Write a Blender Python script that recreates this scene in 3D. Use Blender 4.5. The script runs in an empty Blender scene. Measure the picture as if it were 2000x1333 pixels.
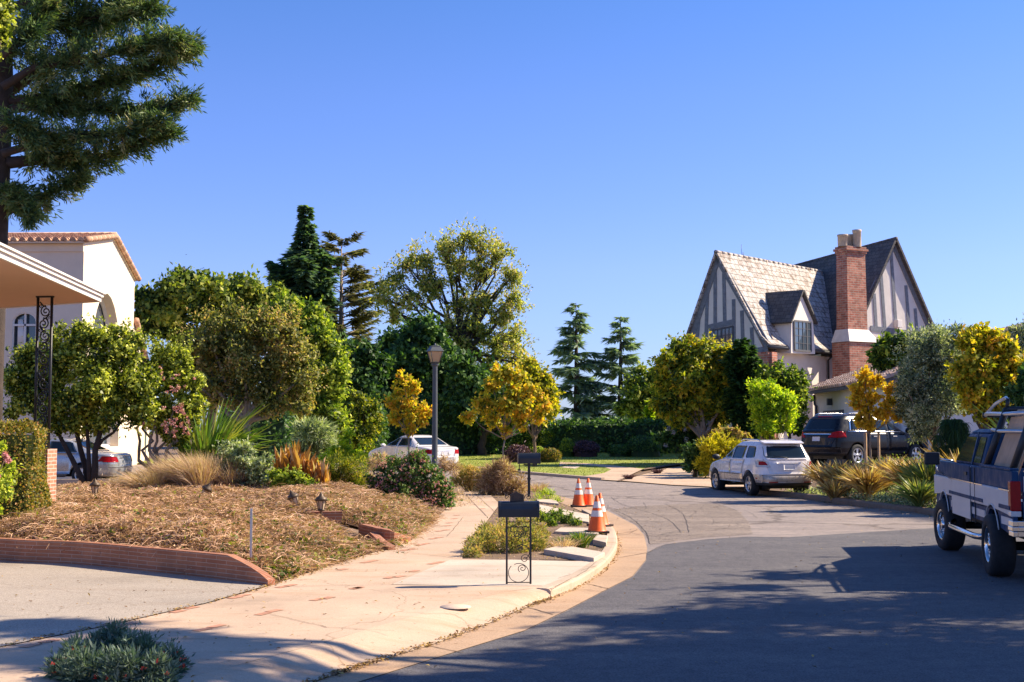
import bpy, bmesh, math, random
import numpy as np
from mathutils import Vector, Matrix
from mathutils.geometry import tessellate_polygon

sc = bpy.context.scene
rnd = random.Random(7)
RG = np.random.default_rng(11)
R = math.radians

# ------------------------------------------------------------------ camera
FPX = 2556.0                       # focal length in photograph pixels (2000 wide)
PITCH = math.atan(170.5 / FPX)
CAMZ = 2.0
cam = bpy.data.cameras.new('camera'); camo = bpy.data.objects.new('camera', cam)
sc.collection.objects.link(camo)
cam.sensor_width = 36; cam.lens = FPX / 2000 * 36
cam.clip_start = 0.1; cam.clip_end = 6000
camo.location = (0, 0, CAMZ); camo.rotation_euler = (math.pi / 2 + PITCH, 0, 0)
sc.camera = camo

# ------------------------------------------------------------------ light
SUN_EL = R(38.5)
SAZ = Vector((0.968, 0.25, 0)).normalized()
SUNV = Vector((SAZ.x * math.cos(SUN_EL), SAZ.y * math.cos(SUN_EL), math.sin(SUN_EL)))
sun = bpy.data.lights.new('sun', 'SUN'); suno = bpy.data.objects.new('sun', sun)
sc.collection.objects.link(suno)
sun.energy = 5.0; sun.angle = R(0.5); sun.color = (1.0, 0.84, 0.63)
suno.rotation_euler = SUNV.to_track_quat('Z', 'Y').to_euler()
suno.location = (20, 10, 30)
w = bpy.data.worlds.new('World'); sc.world = w; w.use_nodes = True
nt = w.node_tree; nt.nodes.clear()
sky = nt.nodes.new('ShaderNodeTexSky'); sky.sky_type = 'NISHITA'; sky.sun_disc = False
sky.sun_elevation = SUN_EL; sky.sun_rotation = math.atan2(SAZ.x, SAZ.y)
sky.altitude = 200; sky.air_density = 1.0; sky.dust_density = 0.4; sky.ozone_density = 3.0
tintn = nt.nodes.new('ShaderNodeMix'); tintn.data_type = 'RGBA'; tintn.blend_type = 'MULTIPLY'
tintn.inputs[0].default_value = 1.0
geo = nt.nodes.new('ShaderNodeTexCoord'); sep = nt.nodes.new('ShaderNodeSeparateXYZ'); nt.links.new(geo.outputs['Generated'], sep.inputs[0])
crp = nt.nodes.new('ShaderNodeValToRGB'); e = crp.color_ramp.elements
e[0].position = 0.0; e[0].color = (.46, .55, .92, 1); e[1].position = .38; e[1].color = (.36, .58, .92, 1)
x = e.new(.12); x.color = (.56, .60, .98, 1); x = e.new(.25); x.color = (.50, .60, .96, 1)
nt.links.new(sep.outputs[2], crp.inputs[0]); nt.links.new(crp.outputs[0], tintn.inputs[7])
bg = nt.nodes.new('ShaderNodeBackground'); bg.inputs[1].default_value = 0.105
out = nt.nodes.new('ShaderNodeOutputWorld')
nt.links.new(sky.outputs[0], tintn.inputs[6]); nt.links.new(tintn.outputs[2], bg.inputs[0])
nt.links.new(bg.outputs[0], out.inputs[0])
sc.view_settings.view_transform = 'Standard'; sc.view_settings.look = 'None'
sc.view_settings.exposure = 1.0; sc.view_settings.gamma = 1.0
sc.cycles.max_bounces = 6; sc.cycles.transparent_max_bounces = 6

# ------------------------------------------------------------------ pixel helpers
cp, sp = math.cos(PITCH), math.sin(PITCH)
def ray(px, py):
    u = (px - 1000) / FPX; v = (666.5 - py) / FPX
    d = Vector((u, cp - v * sp, sp + v * cp))
    return d / d.y
def P(px, py, Y):
    d = ray(px, py); return Vector((d.x * Y, Y, CAMZ + d.z * Y))
def S(Y): return Y / FPX          # metres per photograph pixel at depth Y
def sm(t):
    t = np.clip(t, 0, 1); return t * t * (3 - 2 * t)
def flat(px, py, z=0.0):
    d = ray(px, py); t = (z - CAMZ) / d.z
    return Vector((d.x * t, t, z))

# ------------------------------------------------------------------ terrain
SIDE_EDGE = [flat(px, py, .12) for px, py in ((525,1143),(620,1113),(755,1072),(800,1058),(830,1035),(850,1015),(880,985),(900,962))]
SIDE_EDGE = [(v.x, v.y) for v in SIDE_EDGE] + [(-2.2, 44.0), (-40, 44.5)]
WALL_PX = ((-260,1068),(0,1095),(150,1103),(300,1118),(420,1131),(523,1144))
WALL_W = [flat(px, py, .12) for px, py in WALL_PX]
GPOLY = SIDE_EDGE + [(-40, 22)] + [(v.x, v.y) for v in WALL_W]
def in_poly(x, y, poly):
    c = False; n = len(poly); j = n - 1
    for i in range(n):
        xi, yi = poly[i][0], poly[i][1]; xj, yj = poly[j][0], poly[j][1]
        if (yi > y) != (yj > y) and x < (xj - xi) * (y - yi) / (yj - yi) + xi: c = not c
        j = i
    return c
def dist_line(x, y, pl):
    b = 1e9
    for i in range(len(pl) - 1):
        ax, ay = pl[i][0], pl[i][1]; bx, by = pl[i+1][0], pl[i+1][1]
        dx, dy = bx - ax, by - ay
        t = max(0, min(1, ((x-ax)*dx + (y-ay)*dy) / (dx*dx + dy*dy + 1e-9)))
        d = math.hypot(x - ax - t*dx, y - ay - t*dy)
        if d < b: b = d
    return b
RK = [(12.4,-8),(12.0,6),(11.0,20),(10.1,25.8),(9.66,30.1),(9.15,32),(8.9,33.6),(8.4,36.8),(8.0,38.1)]
def ssm(t):
    t = 0 if t < 0 else (1 if t > 1 else t); return t*t*(3-2*t)
def H(x, y):
    z = .02 * max(0, min(y, 80) - 38)
    if y > 86: z -= min((y - 86) * .12, 9)
    if x < 2 and 12 < y < 46 and in_poly(x, y, GPOLY):
        d = dist_line(x, y, SIDE_EDGE)
        z += .12 + .36 * ssm(d / 2.2) * (1 - .6 * ssm((y - 29) / 9))
    if x > 6 and y < 62:
        # bank behind the right hand kerb
        xk = np.interp(y, [p[1] for p in RK], [p[0] for p in RK])
        b = ssm((x - xk - .15) / 3.4) * .62
        b *= 1 - ssm((y - 44) / 14) * .3
        if y > 38: b *= ssm((x - 8.3 + .15*(y-38)) / 4)
        z += b + (.1 * ssm((x - xk) / .2) if y < 38 else 0)
    return z
def in_poly_n(x, y, poly):
    c = np.zeros(x.shape, bool); n = len(poly); j = n - 1
    for i in range(n):
        xi, yi = poly[i][0], poly[i][1]; xj, yj = poly[j][0], poly[j][1]
        if yi != yj:
            c ^= ((yi > y) != (yj > y)) & (x < (xj - xi) * (y - yi) / (yj - yi) + xi)
        j = i
    return c
def dist_n(x, y, pl):
    b = np.full(x.shape, 1e9)
    for i in range(len(pl) - 1):
        ax, ay = pl[i][0], pl[i][1]; dx, dy = pl[i+1][0]-ax, pl[i+1][1]-ay
        t = np.clip(((x-ax)*dx + (y-ay)*dy) / (dx*dx + dy*dy + 1e-9), 0, 1)
        b = np.minimum(b, np.hypot(x - ax - t*dx, y - ay - t*dy))
    return b
RKX = [p[0] for p in RK]; RKY = [p[1] for p in RK]
def Hn(x, y, wall_gap=0):
    x = np.asarray(x, float); y = np.asarray(y, float)
    z = .02 * np.maximum(0, np.minimum(y, 80) - 38)
    z = z - np.where(y > 86, np.minimum((y - 86) * .12, 9), 0)
    m = (x < 2) & (y > 12) & (y < 46) & in_poly_n(x, y, GPOLY)
    d = dist_n(x, y, SIDE_EDGE)
    g = .12 + .36 * sm(d / 2.2) * (1 - .6 * sm((y - 29) / 9))
    if wall_gap: g = g * np.where(dist_n(x, y, [(v.x, v.y) for v in WALL_W]) < wall_gap, 0, 1)
    z = z + np.where(m, g, 0)
    xk = np.interp(y, RKY, RKX)
    b = sm((x - xk - .15) / 3.4) * .62 * (1 - sm((y - 44) / 14) * .3)
    b = np.where(y > 38, b * sm((x - 8.3 + .15*(y-38)) / 4), b)
    b = b + np.where(y < 38, .1 * sm((x - xk) / .2), 0)
    return z + np.where((x > 6) & (y < 62), b, 0)
def G(px, py, dz=0.0):
    d = ray(px, py); t = 1.0; last = 0
    if d.z >= -1e-4: return P(px, py, 80)
    t = (dz - CAMZ) / d.z
    for _ in range(40):
        hz = H(d.x * t, t) + dz
        tn = (hz - CAMZ) / d.z
        t = t + .6 * (tn - t)
    return Vector((d.x * t, t, H(d.x*t, t) + dz))
def on(px, Y):                       # ground point at picture column px and depth Y
    x = (px - 1000) / FPX * Y / (cp + .0) ; return Vector((x, Y, H(x, Y)))

# ------------------------------------------------------------------ tags
def tag(o, label=None, cat=None, group=None, kind=None):
    if label: o['label'] = label
    if cat: o['category'] = cat
    if group: o['group'] = group
    if kind: o['kind'] = kind
    return o
def empty(name, loc, label, cat, group=None, rz=0):
    o = bpy.data.objects.new(name, None); sc.collection.objects.link(o)
    o.empty_display_size = .2
    o.location = loc; o.rotation_euler = (0, 0, rz)
    return tag(o, label, cat, group)
def copy_tree(o, parent=None):
    c = o.copy(); sc.collection.objects.link(c); c.parent = parent
    for ch in list(o.children): copy_tree(ch, c)
    return c

# ------------------------------------------------------------------ materials
def nodes(name):
    m = bpy.data.materials.new(name); m.use_nodes = True
    nt = m.node_tree; nt.nodes.clear()
    o = nt.nodes.new('ShaderNodeOutputMaterial'); return m, nt, o
def N(nt, t, **kw):
    n = nt.nodes.new(t)
    for k, v in kw.items(): setattr(n, k, v)
    return n
def ramp(nt, fac, stops):
    r = N(nt, 'ShaderNodeValToRGB'); e = r.color_ramp.elements
    while len(e) > 1: e.remove(e[-1])
    e[0].position = stops[0][0]; e[0].color = (*stops[0][1], 1)
    for p, c in stops[1:]:
        x = e.new(p); x.color = (*c, 1)
    nt.links.new(fac, r.inputs[0]); return r.outputs[0]
def noise(nt, vec, scale, detail=4, rough=.6):
    n = N(nt, 'ShaderNodeTexNoise'); n.inputs['Scale'].default_value = scale
    n.inputs['Detail'].default_value = detail; n.inputs['Roughness'].default_value = rough
    if vec is not None: nt.links.new(vec, n.inputs['Vector'])
    return n.outputs[0]
def mixc(nt, fac, a, b, mode='MIX'):
    m = N(nt, 'ShaderNodeMix', data_type='RGBA', blend_type=mode)
    for i, v in ((0, fac), (6, a), (7, b)):
        if isinstance(v, (int, float)): m.inputs[i].default_value = v
        elif isinstance(v, tuple): m.inputs[i].default_value = (*v, 1)
        else: nt.links.new(v, m.inputs[i])
    return m.outputs[2]
def bsdf(nt, o, col, rough=.8, metal=0, bump=None, bs=.3, coat=0, spec=None, dist=.02):
    b = N(nt, 'ShaderNodeBsdfPrincipled')
    if isinstance(col, tuple): b.inputs['Base Color'].default_value = (*col, 1)
    else: nt.links.new(col, b.inputs['Base Color'])
    if isinstance(rough, (int, float)): b.inputs['Roughness'].default_value = rough
    else: nt.links.new(rough, b.inputs['Roughness'])
    b.inputs['Metallic'].default_value = metal; b.inputs['Coat Weight'].default_value = coat
    b.inputs['Coat Roughness'].default_value = .04
    if spec is not None: b.inputs['Specular IOR Level'].default_value = spec
    if bump is not None:
        bn = N(nt, 'ShaderNodeBump'); bn.inputs['Strength'].default_value = bs; bn.inputs['Distance'].default_value = dist
        nt.links.new(bump, bn.inputs['Height']); nt.links.new(bn.outputs[0], b.inputs['Normal'])
    nt.links.new(b.outputs[0], o.inputs[0]); return b
def c3(c, k): return tuple(min(1, max(0, v * k)) for v in c)
def mat(name, col, rough=.7, var=.15, scale=6, bs=.15, metal=0, coat=0, spec=None, bscale=None):
    m, nt, o = nodes(name)
    tc = N(nt, 'ShaderNodeTexCoord').outputs['Object']
    if var <= 0:
        bsdf(nt, o, col, rough, metal, None, 0, coat, spec); return m
    n1 = noise(nt, tc, scale, 5)
    c = ramp(nt, n1, [(.3, c3(col, 1 - var)), (.7, c3(col, 1 + var))])
    n2 = noise(nt, tc, bscale or scale * 8, 3)
    bsdf(nt, o, c, rough, metal, n2 if bs else None, bs, coat, spec); return m
def planar(nt):                      # coordinates in the plane of whatever face is hit (u level, v up the slope)
    g = N(nt, 'ShaderNodeNewGeometry')
    c = N(nt, 'ShaderNodeVectorMath', operation='CROSS_PRODUCT'); c.inputs[0].default_value = (0, 0, 1)
    nt.links.new(g.outputs['True Normal'], c.inputs[1])
    nn = N(nt, 'ShaderNodeVectorMath', operation='NORMALIZE'); nt.links.new(c.outputs[0], nn.inputs[0])
    v = N(nt, 'ShaderNodeVectorMath', operation='CROSS_PRODUCT')
    nt.links.new(g.outputs['True Normal'], v.inputs[0]); nt.links.new(nn.outputs[0], v.inputs[1])
    du = N(nt, 'ShaderNodeVectorMath', operation='DOT_PRODUCT'); nt.links.new(g.outputs['Position'], du.inputs[0]); nt.links.new(nn.outputs[0], du.inputs[1])
    dv = N(nt, 'ShaderNodeVectorMath', operation='DOT_PRODUCT'); nt.links.new(g.outputs['Position'], dv.inputs[0]); nt.links.new(v.outputs[0], dv.inputs[1])
    cb = N(nt, 'ShaderNodeCombineXYZ'); nt.links.new(du.outputs['Value'], cb.inputs[0]); nt.links.new(dv.outputs['Value'], cb.inputs[1])
    return cb.outputs[0]
def brick_mat(name, c1, c2, mortar, bw=.2, bh=.065, ms=.01, attr=None, rough=.85, bs=.5, blotch=.3, offs=.5, stain=0):
    m, nt, o = nodes(name)
    if attr:
        v = N(nt, 'ShaderNodeAttribute'); v.attribute_name = attr; vec = v.outputs['Vector']
    else: vec = planar(nt)
    b = N(nt, 'ShaderNodeTexBrick'); nt.links.new(vec, b.inputs['Vector'])
    b.inputs['Color1'].default_value = (*c1, 1); b.inputs['Color2'].default_value = (*c2, 1); b.inputs['Mortar'].default_value = (*mortar, 1)
    b.inputs['Scale'].default_value = 1; b.inputs['Brick Width'].default_value = bw; b.inputs['Row Height'].default_value = bh
    b.inputs['Mortar Size'].default_value = ms; b.inputs['Mortar Smooth'].default_value = .2; b.offset = offs
    tc = N(nt, 'ShaderNodeTexCoord').outputs['Object']
    n = noise(nt, tc, 3, 5)
    dk = ramp(nt, n, [(.35, (1 - blotch,) * 3), (.65, (1 + 0 * blotch,) * 3)])
    c = mixc(nt, 1.0, b.outputs['Color'], dk, 'MULTIPLY')
    if stain: c = mixc(nt, 1.0, c, ramp(nt, noise(nt, tc, stain, 6, .75), [(.40, (.45,.36,.30)), (.46, (.85,.8,.76)), (.52, (1,1,1))]), 'MULTIPLY')
    inv = N(nt, 'ShaderNodeMath', operation='SUBTRACT'); inv.inputs[0].default_value = 1; nt.links.new(b.outputs['Fac'], inv.inputs[1])
    bsdf(nt, o, c, rough, 0, inv.outputs[0], bs, dist=.01); return m
def leaf_mat(name, cols, trans=.35, rough=.55):
    """cols: stops over the per-leaf 'tint' attribute"""
    m, nt, o = nodes(name)
    a = N(nt, 'ShaderNodeAttribute'); a.attribute_name = 'tint'
    st = [(i / max(1, len(cols) - 1), c) for i, c in enumerate(cols)]
    c = ramp(nt, a.outputs['Fac'], st)
    b = N(nt, 'ShaderNodeBsdfPrincipled'); nt.links.new(c, b.inputs['Base Color'])
    b.inputs['Roughness'].default_value = rough; b.inputs['Specular IOR Level'].default_value = .35
    t = N(nt, 'ShaderNodeBsdfTranslucent')
    tcx = mixc(nt, 1.0, c, (1.15, 1.3, .45), 'MULTIPLY'); nt.links.new(tcx, t.inputs[0])
    mx = N(nt, 'ShaderNodeMixShader'); mx.inputs[0].default_value = trans
    nt.links.new(b.outputs[0], mx.inputs[1]); nt.links.new(t.outputs[0], mx.inputs[2]); nt.links.new(mx.outputs[0], o.inputs[0])
    return m

# ------------------------------------------------------------------ mesh builder
def wloc(p):
    v = Vector((0, 0, 0))
    while p is not None: v += p.location; p = p.parent
    return v
class MB:
    def __init__(s): s.v = []; s.f = []; s.m = []; s.sm = []; s.uv = {}
    def add(s, vs, fs, mi=0, smooth=False):
        o = len(s.v); s.v += [tuple(v) for v in vs]
        for f in fs: s.f.append([i + o for i in f]); s.m.append(mi); s.sm.append(smooth)
        return o
    def box(s, c, d, rz=0, mi=0, M=None):
        hx, hy, hz = d[0]/2, d[1]/2, d[2]/2
        vs = [Vector((x, y, z)) for z in (-hz, hz) for y in (-hy, hy) for x in (-hx, hx)]
        mt = Matrix.Translation(c) @ Matrix.Rotation(rz, 4, 'Z')
        if M is not None: mt = mt @ M
        s.add([mt @ v for v in vs], [(0,2,3,1),(4,5,7,6),(0,1,5,4),(1,3,7,5),(3,2,6,7),(2,0,4,6)], mi)
        return s
    def hexa(s, b4, t4, mi=0):           # four bottom points (ccw from above), four top points
        s.add(list(b4) + list(t4), [(3,2,1,0),(4,5,6,7),(0,1,5,4),(1,2,6,5),(2,3,7,6),(3,0,4,7)], mi); return s
    def prism(s, poly, vec, mi=0, smooth=False):   # polygon (3d) extruded by vec
        n = len(poly); vec = Vector(vec)
        vs = [Vector(p) for p in poly] + [Vector(p) + vec for p in poly]
        nr = Vector((0,0,0))
        for i in range(n):
            a = vs[i]; b = vs[(i+1) % n]; nr += a.cross(b)
        tr = tessellate_polygon([vs[:n]])
        fs = []
        for t in tr:
            a, b, c = (vs[t[0]], vs[t[1]], vs[t[2]])
            fn = (b-a).cross(c-a)
            t1 = t if fn.dot(vec) < 0 else t[::-1]
            fs.append(tuple(t1)); fs.append(tuple(i + n for i in t1[::-1]))
        sgn = nr.dot(vec) > 0
        for i in range(n):
            j = (i+1) % n
            fs.append((i, j, j+n, i+n) if sgn else (j, i, i+n, j+n))
        s.add(vs, fs, mi, smooth); return s
    def tube(s, pts, r, n=6, mi=0, cap=True, smooth=True):
        pts = [Vector(p) for p in pts]
        if not hasattr(r, '__len__'): r = [r] * len(pts)
        vs = []; up = None
        for i, p in enumerate(pts):
            t = (pts[min(i+1, len(pts)-1)] - pts[max(i-1, 0)])
            if t.length < 1e-9: t = Vector((0,0,1))
            t.normalize()
            if up is None: up = t.orthogonal().normalized()
            a = (up - t * up.dot(t))
            if a.length < 1e-6: a = t.orthogonal()
            a.normalize(); up = a; b = t.cross(a)
            for k in range(n):
                an = 2*math.pi*k/n
                vs.append(p + (a*math.cos(an) + b*math.sin(an)) * r[i])
        fs = []
        for i in range(len(pts)-1):
            for k in range(n):
                k2 = (k+1) % n
                fs.append((i*n+k, i*n+k2, (i+1)*n+k2, (i+1)*n+k))
        if cap:
            fs.append(tuple(range(n))[::-1]); fs.append(tuple((len(pts)-1)*n + k for k in range(n)))
        s.add(vs, fs, mi, smooth); return s
    def lathe(s, prof, c=(0,0,0), n=20, axis='Z', mi=0, smooth=True, ang0=0, cap=False):   # prof: (r, h)
        vs = []; c = Vector(c)
        for r, h in prof:
            for k in range(n):
                a = ang0 + 2*math.pi*k/n
                x, y = r*math.cos(a), r*math.sin(a)
                v = Vector((x, y, h)) if axis == 'Z' else (Vector((x, h, y)) if axis == 'Y' else Vector((h, x, y)))
                vs.append(c + v)
        fs = []
        for i in range(len(prof)-1):
            for k in range(n):
                k2 = (k+1) % n
                q = (i*n+k, i*n+k2, (i+1)*n+k2, (i+1)*n+k)
                fs.append(q if axis != 'Y' else q[::-1])
        if cap:
            fs.append(tuple(range(n))); fs.append(tuple((len(prof)-1)*n+k for k in range(n)))
        s.add(vs, fs, mi, smooth); return s
    def ball(s, c, r, n=10, mi=0):
        rx, ry, rz = r if hasattr(r, '__len__') else (r, r, r)
        pr = [(math.sin(math.pi*i/n)+1e-4, -math.cos(math.pi*i/n)) for i in range(n+1)]
        o = len(s.v); s.lathe(pr, (0,0,0), n+4, mi=mi)
        for i in range(o, len(s.v)):
            v = s.v[i]; s.v[i] = (c[0]+v[0]*rx, c[1]+v[1]*ry, c[2]+v[2]*rz)
        return s
    def build(s, name, mats, parent=None, world=True, bevel=0, tint=None):
        if not isinstance(mats, (list, tuple)): mats = [mats]
        me = bpy.data.meshes.new(name)
        off = wloc(parent) if (parent is not None and world) else Vector((0,0,0))
        me.from_pydata([(v[0]-off.x, v[1]-off.y, v[2]-off.z) for v in s.v], [], s.f)
        for m in mats: me.materials.append(m)
        me.polygons.foreach_set('material_index', s.m)
        me.polygons.foreach_set('use_smooth', s.sm)
        if tint is not None:
            at = me.attributes.new('tint', 'FLOAT', 'POINT'); at.data.foreach_set('value', np.full(len(s.v), tint, dtype=np.float32))
        me.update()
        ob = bpy.data.objects.new(name, me); sc.collection.objects.link(ob)
        if parent is not None: ob.parent = parent
        if bevel:
            b = ob.modifiers.new('bevel', 'BEVEL'); b.width = bevel; b.segments = 2; b.limit_method = 'ANGLE'; b.angle_limit = R(40)
        return ob

class Cloud:
    """many small faces gathered in numpy arrays, one 'tint' value per leaf"""
    def __init__(s): s.V = []; s.F = []; s.T = []; s.n = 0
    def quads(s, V, tint):             # V (n,4,3)
        n = len(V); s.V.append(V.reshape(-1, 3)); s.F.append((np.arange(n*4) + s.n)); s.T.append(np.repeat(tint, 4)); s.n += n*4
    def leaves(s, p, a, nrm, L, W, tint, fold=.15):
        a = a / (np.linalg.norm(a, axis=1, keepdims=True) + 1e-9)
        b = np.cross(nrm, a); b /= (np.linalg.norm(b, axis=1, keepdims=True) + 1e-9)
        c = np.cross(a, b)
        L = np.broadcast_to(np.asarray(L, float), (len(p),))[:, None]; W = np.broadcast_to(np.asarray(W, float), (len(p),))[:, None]
        v0 = p; v2 = p + a * L
        mid = p + a * L * .45
        V = np.stack([v0, mid + b*W/2 + c*W*fold, v2, mid - b*W/2 + c*W*fold], 1)
        s.quads(V, tint)
    def strips(s, P0, W, tint):        # P0 (n, k, 3) spines; W (k,) or (n,k) widths; side vector from random horizontal
        n, k, _ = P0.shape
        t = P0[:, -1] - P0[:, 0]
        sd = np.cross(t, RG.normal(size=(n, 3))); sd /= (np.linalg.norm(sd, axis=1, keepdims=True) + 1e-9)
        W = np.broadcast_to(W, (n, k))
        A = P0 + sd[:, None, :] * W[:, :, None]/2; B = P0 - sd[:, None, :] * W[:, :, None]/2
        V = np.stack([A[:, :-1], B[:, :-1], B[:, 1:], A[:, 1:]], 2).reshape(-1, 4, 3)
        s.quads(V, np.repeat(tint, k-1))
    def build(s, name, m, parent=None):
        V = np.concatenate(s.V).astype(np.float32); T = np.clip(np.concatenate(s.T), 0, 1).astype(np.float32); F = np.concatenate(s.F).astype(np.int32)
        if parent is not None:
            o = wloc(parent); V = V - np.array(o, dtype=np.float32)
        me = bpy.data.meshes.new(name); nf = len(F)//4
        me.vertices.add(len(V)); me.vertices.foreach_set('co', V.ravel())
        me.loops.add(len(F)); me.loops.foreach_set('vertex_index', F)
        me.polygons.add(nf); me.polygons.foreach_set('loop_start', np.arange(nf, dtype=np.int32)*4)
        me.polygons.foreach_set('loop_total', np.full(nf, 4, dtype=np.int32))
        at = me.attributes.new('tint', 'FLOAT', 'POINT'); at.data.foreach_set('value', T)
        me.materials.append(m); me.update(calc_edges=True)
        ob = bpy.data.objects.new(name, me); sc.collection.objects.link(ob)
        if parent is not None: ob.parent = parent
        return ob

def rdir(n):
    v = RG.normal(size=(n, 3)); return v / np.linalg.norm(v, axis=1, keepdims=True)

def area(name, poly, dz, m, cell=1.2, parent=None, label=None, zf=None):
    """a ground sheet: polygon (world x,y) cut into cells and laid on the terrain"""
    bm = bmesh.new()
    vs = [bm.verts.new((p[0], p[1], 0)) for p in poly]
    f = bm.faces.new(vs); bmesh.ops.triangulate(bm, faces=[f])
    xs = [p[0] for p in poly]; ys = [p[1] for p in poly]
    def cuts(lo, hi, ax):
        x = math.floor(lo/cell)*cell + cell
        while x < hi:
            co = (x,0,0) if ax == 0 else (0,x,0); no = (1,0,0) if ax == 0 else (0,1,0)
            bmesh.ops.bisect_plane(bm, geom=bm.verts[:]+bm.edges[:]+bm.faces[:], plane_co=co, plane_no=no)
            x += cell
    cuts(min(xs), max(xs), 0); cuts(min(ys), max(ys), 1)
    bmesh.ops.recalc_face_normals(bm, faces=bm.faces[:])
    VX = np.array([v.co.x for v in bm.verts]); VY = np.array([v.co.y for v in bm.verts])
    ZZ = Hn(VX, VY) if zf is None else np.full(len(VX), zf(0, 0))
    for v, z_ in zip(bm.verts, ZZ): v.co.z = z_ + dz
    for f in bm.faces:
        if f.normal.z < 0: f.normal_flip()
    bm.normal_update()
    for f in bm.faces:
        if f.normal.z < 0: f.normal_flip()
    me = bpy.data.meshes.new(name); bm.to_mesh(me); bm.free(); me.materials.append(m)
    for p in me.polygons: p.use_smooth = True
    o = bpy.data.objects.new(name, me); sc.collection.objects.link(o)
    if parent: o.parent = parent
    else: o['kind'] = 'structure'
    if label: o['label'] = label
    return o

# ------------------------------------------------------------------ foliage builders
def px_lobes(lobes, Y, depth=.9, jit=.25):
    """lobes given as picture column, row and radius; each gets its own distance and a real radius"""
    out = []
    for l in lobes:
        px, py, r = l[:3]; dy = l[3] if len(l) > 3 else rnd.uniform(-jit, jit) * r * S(Y) * 2
        out.append((P(px, py, Y + dy), r * S(Y)))
    return out
def crown_cloud(cl, lobes, n, L, W, clumps=14, cr=.42, mode='leaf', up=.5, shell=.55, rag=.25, tb=.5, tr=.95, droop=0, flat_=1.0, asp=.3, sprig=9):
    """lobes [(Vector, radius)] -> leaves in clumps"""
    tot = sum(r**2 for _, r in lobes)
    cents = []; clumps = int(clumps * 1.7); cr = cr * .70; n = n * .85
    for c, r in lobes:
        r = r * 1.14
        k = clumps
        d = rdir(k); rr = r * (shell + (1 - shell) * RG.random(k)[:, None] + RG.normal(size=(k,1))*rag*.3) * (1 - cr*.5)
        cc = np.array(c) + d * rr
        crr = r * cr * RG.uniform(.6, 1.25, k)
        m = int(n * r**2 / tot / k) + 1
        for j in range(k):
            mm = max(3, int(m * (crr[j]/(r*cr))**2))
            dd = rdir(mm); q = RG.random(mm)[:, None] ** .45
            st_ = np.where(RG.random(mm) < .16, RG.uniform(1, 1.9, mm), 1)[:, None]
            an_ = RG.uniform(.7, 1.35, 3)
            p = cc[j] + dd * crr[j] * q * st_ * an_ * np.array([1, 1, flat_])
            t0 = tb + RG.normal() * .18
            t = t0 + (RG.random(mm) - .5) * tr  # natural leaf variation, spread wide to colour in highlights and dark gaps
            outw = dd + .35 * d[j]
            if mode == 'leaf':
                nr = outw * .6 + np.array([0, 0, up]) + rdir(mm) * .7
                a = rdir(mm) + np.array([0, 0, -droop])
            else:                      # radial sprays (needles)
                nr = rdir(mm); a = outw + rdir(mm) * .5 + np.array([0, 0, -droop])
            s = RG.uniform(.45, 1.5, mm)
            cl.leaves(p, a, nr, L*s, W*s, t)
            cents.append((Vector(cc[j]), crr[j])) if j < 200 else None
        # loose shoots breaking the outline
        ns = int(sprig * RG.uniform(.6, 1.4))
        for _ in range(ns):
            ds = rdir(1)[0]; ds[2] = ds[2]*.8 + .15; ds /= np.linalg.norm(ds)
            q0 = np.array(c) + ds*r*.82; ln = r*RG.uniform(.25, .62); g_ = ds + rdir(1)[0]*.45 + np.array([0,0,.2-droop*.4])
            kk = int(max(8, ln/(L*.28))); u_ = RG.random(kk)
            p = q0 + g_*ln*u_[:,None] + RG.normal(size=(kk,3))*L*.45*(1.2-u_)[:,None]
            cl.leaves(p, g_ + rdir(kk)*.9, rdir(kk)+np.array([0,0,up]), L*RG.uniform(.6,1.1,kk), W*RG.uniform(.7,1.1,kk), tb + .1 + (RG.random(kk)-.5)*tr)
    return cents
def limbs(mb, base, r0, lobes, fork=.4, twigs=None, wob=.06, n=7, split=None):
    """tapered trunk rising to the crown, a limb into every lobe"""
    base = Vector(base)
    c = Vector((0,0,0)); wt = 0
    for l, r in lobes: c += Vector(l) * r; wt += r
    c /= wt
    lo = min(Vector(l).z - r*.4 for l, r in lobes)
    fk = base.lerp(c, fork) if split is None else Vector(split)
    def path(a, b, k=6, bow=.0):
        pts = []
        L = (b - a).length
        for i in range(k+1):
            t = i/k; p = a.lerp(b, t)
            p += Vector((rnd.gauss(0,1), rnd.gauss(0,1), rnd.gauss(0,.5))) * wob * L * math.sin(math.pi*t) * .5
            p.z += bow * L * math.sin(math.pi*t)
            pts.append(p)
        return pts
    tp = path(base, fk, 5)
    mb.tube(tp, [r0 * (1.25 if i == 0 else 1 - .35*i/5) for i in range(6)], n)
    for l, r in lobes:
        l = Vector(l)
        pp = path(fk - (fk-base)*rnd.uniform(0, .25 if r0 > .05 else .04), l, 6, bow=-.05)
        rr = r0 * .6
        mb.tube(pp, [rr * (1 - .8*i/6) for i in range(7)], 6)
    if twigs:
        for t, tr_ in twigs:
            best = min(lobes, key=lambda q: (Vector(q[0]) - t).length)
            l = Vector(best[0]); a = l.lerp(fk, rnd.uniform(0, .5))
            pp = path(a, t, 4)
            mb.tube(pp, [r0*.16, r0*.13, r0*.09, r0*.06, r0*.03], 4)
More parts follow.
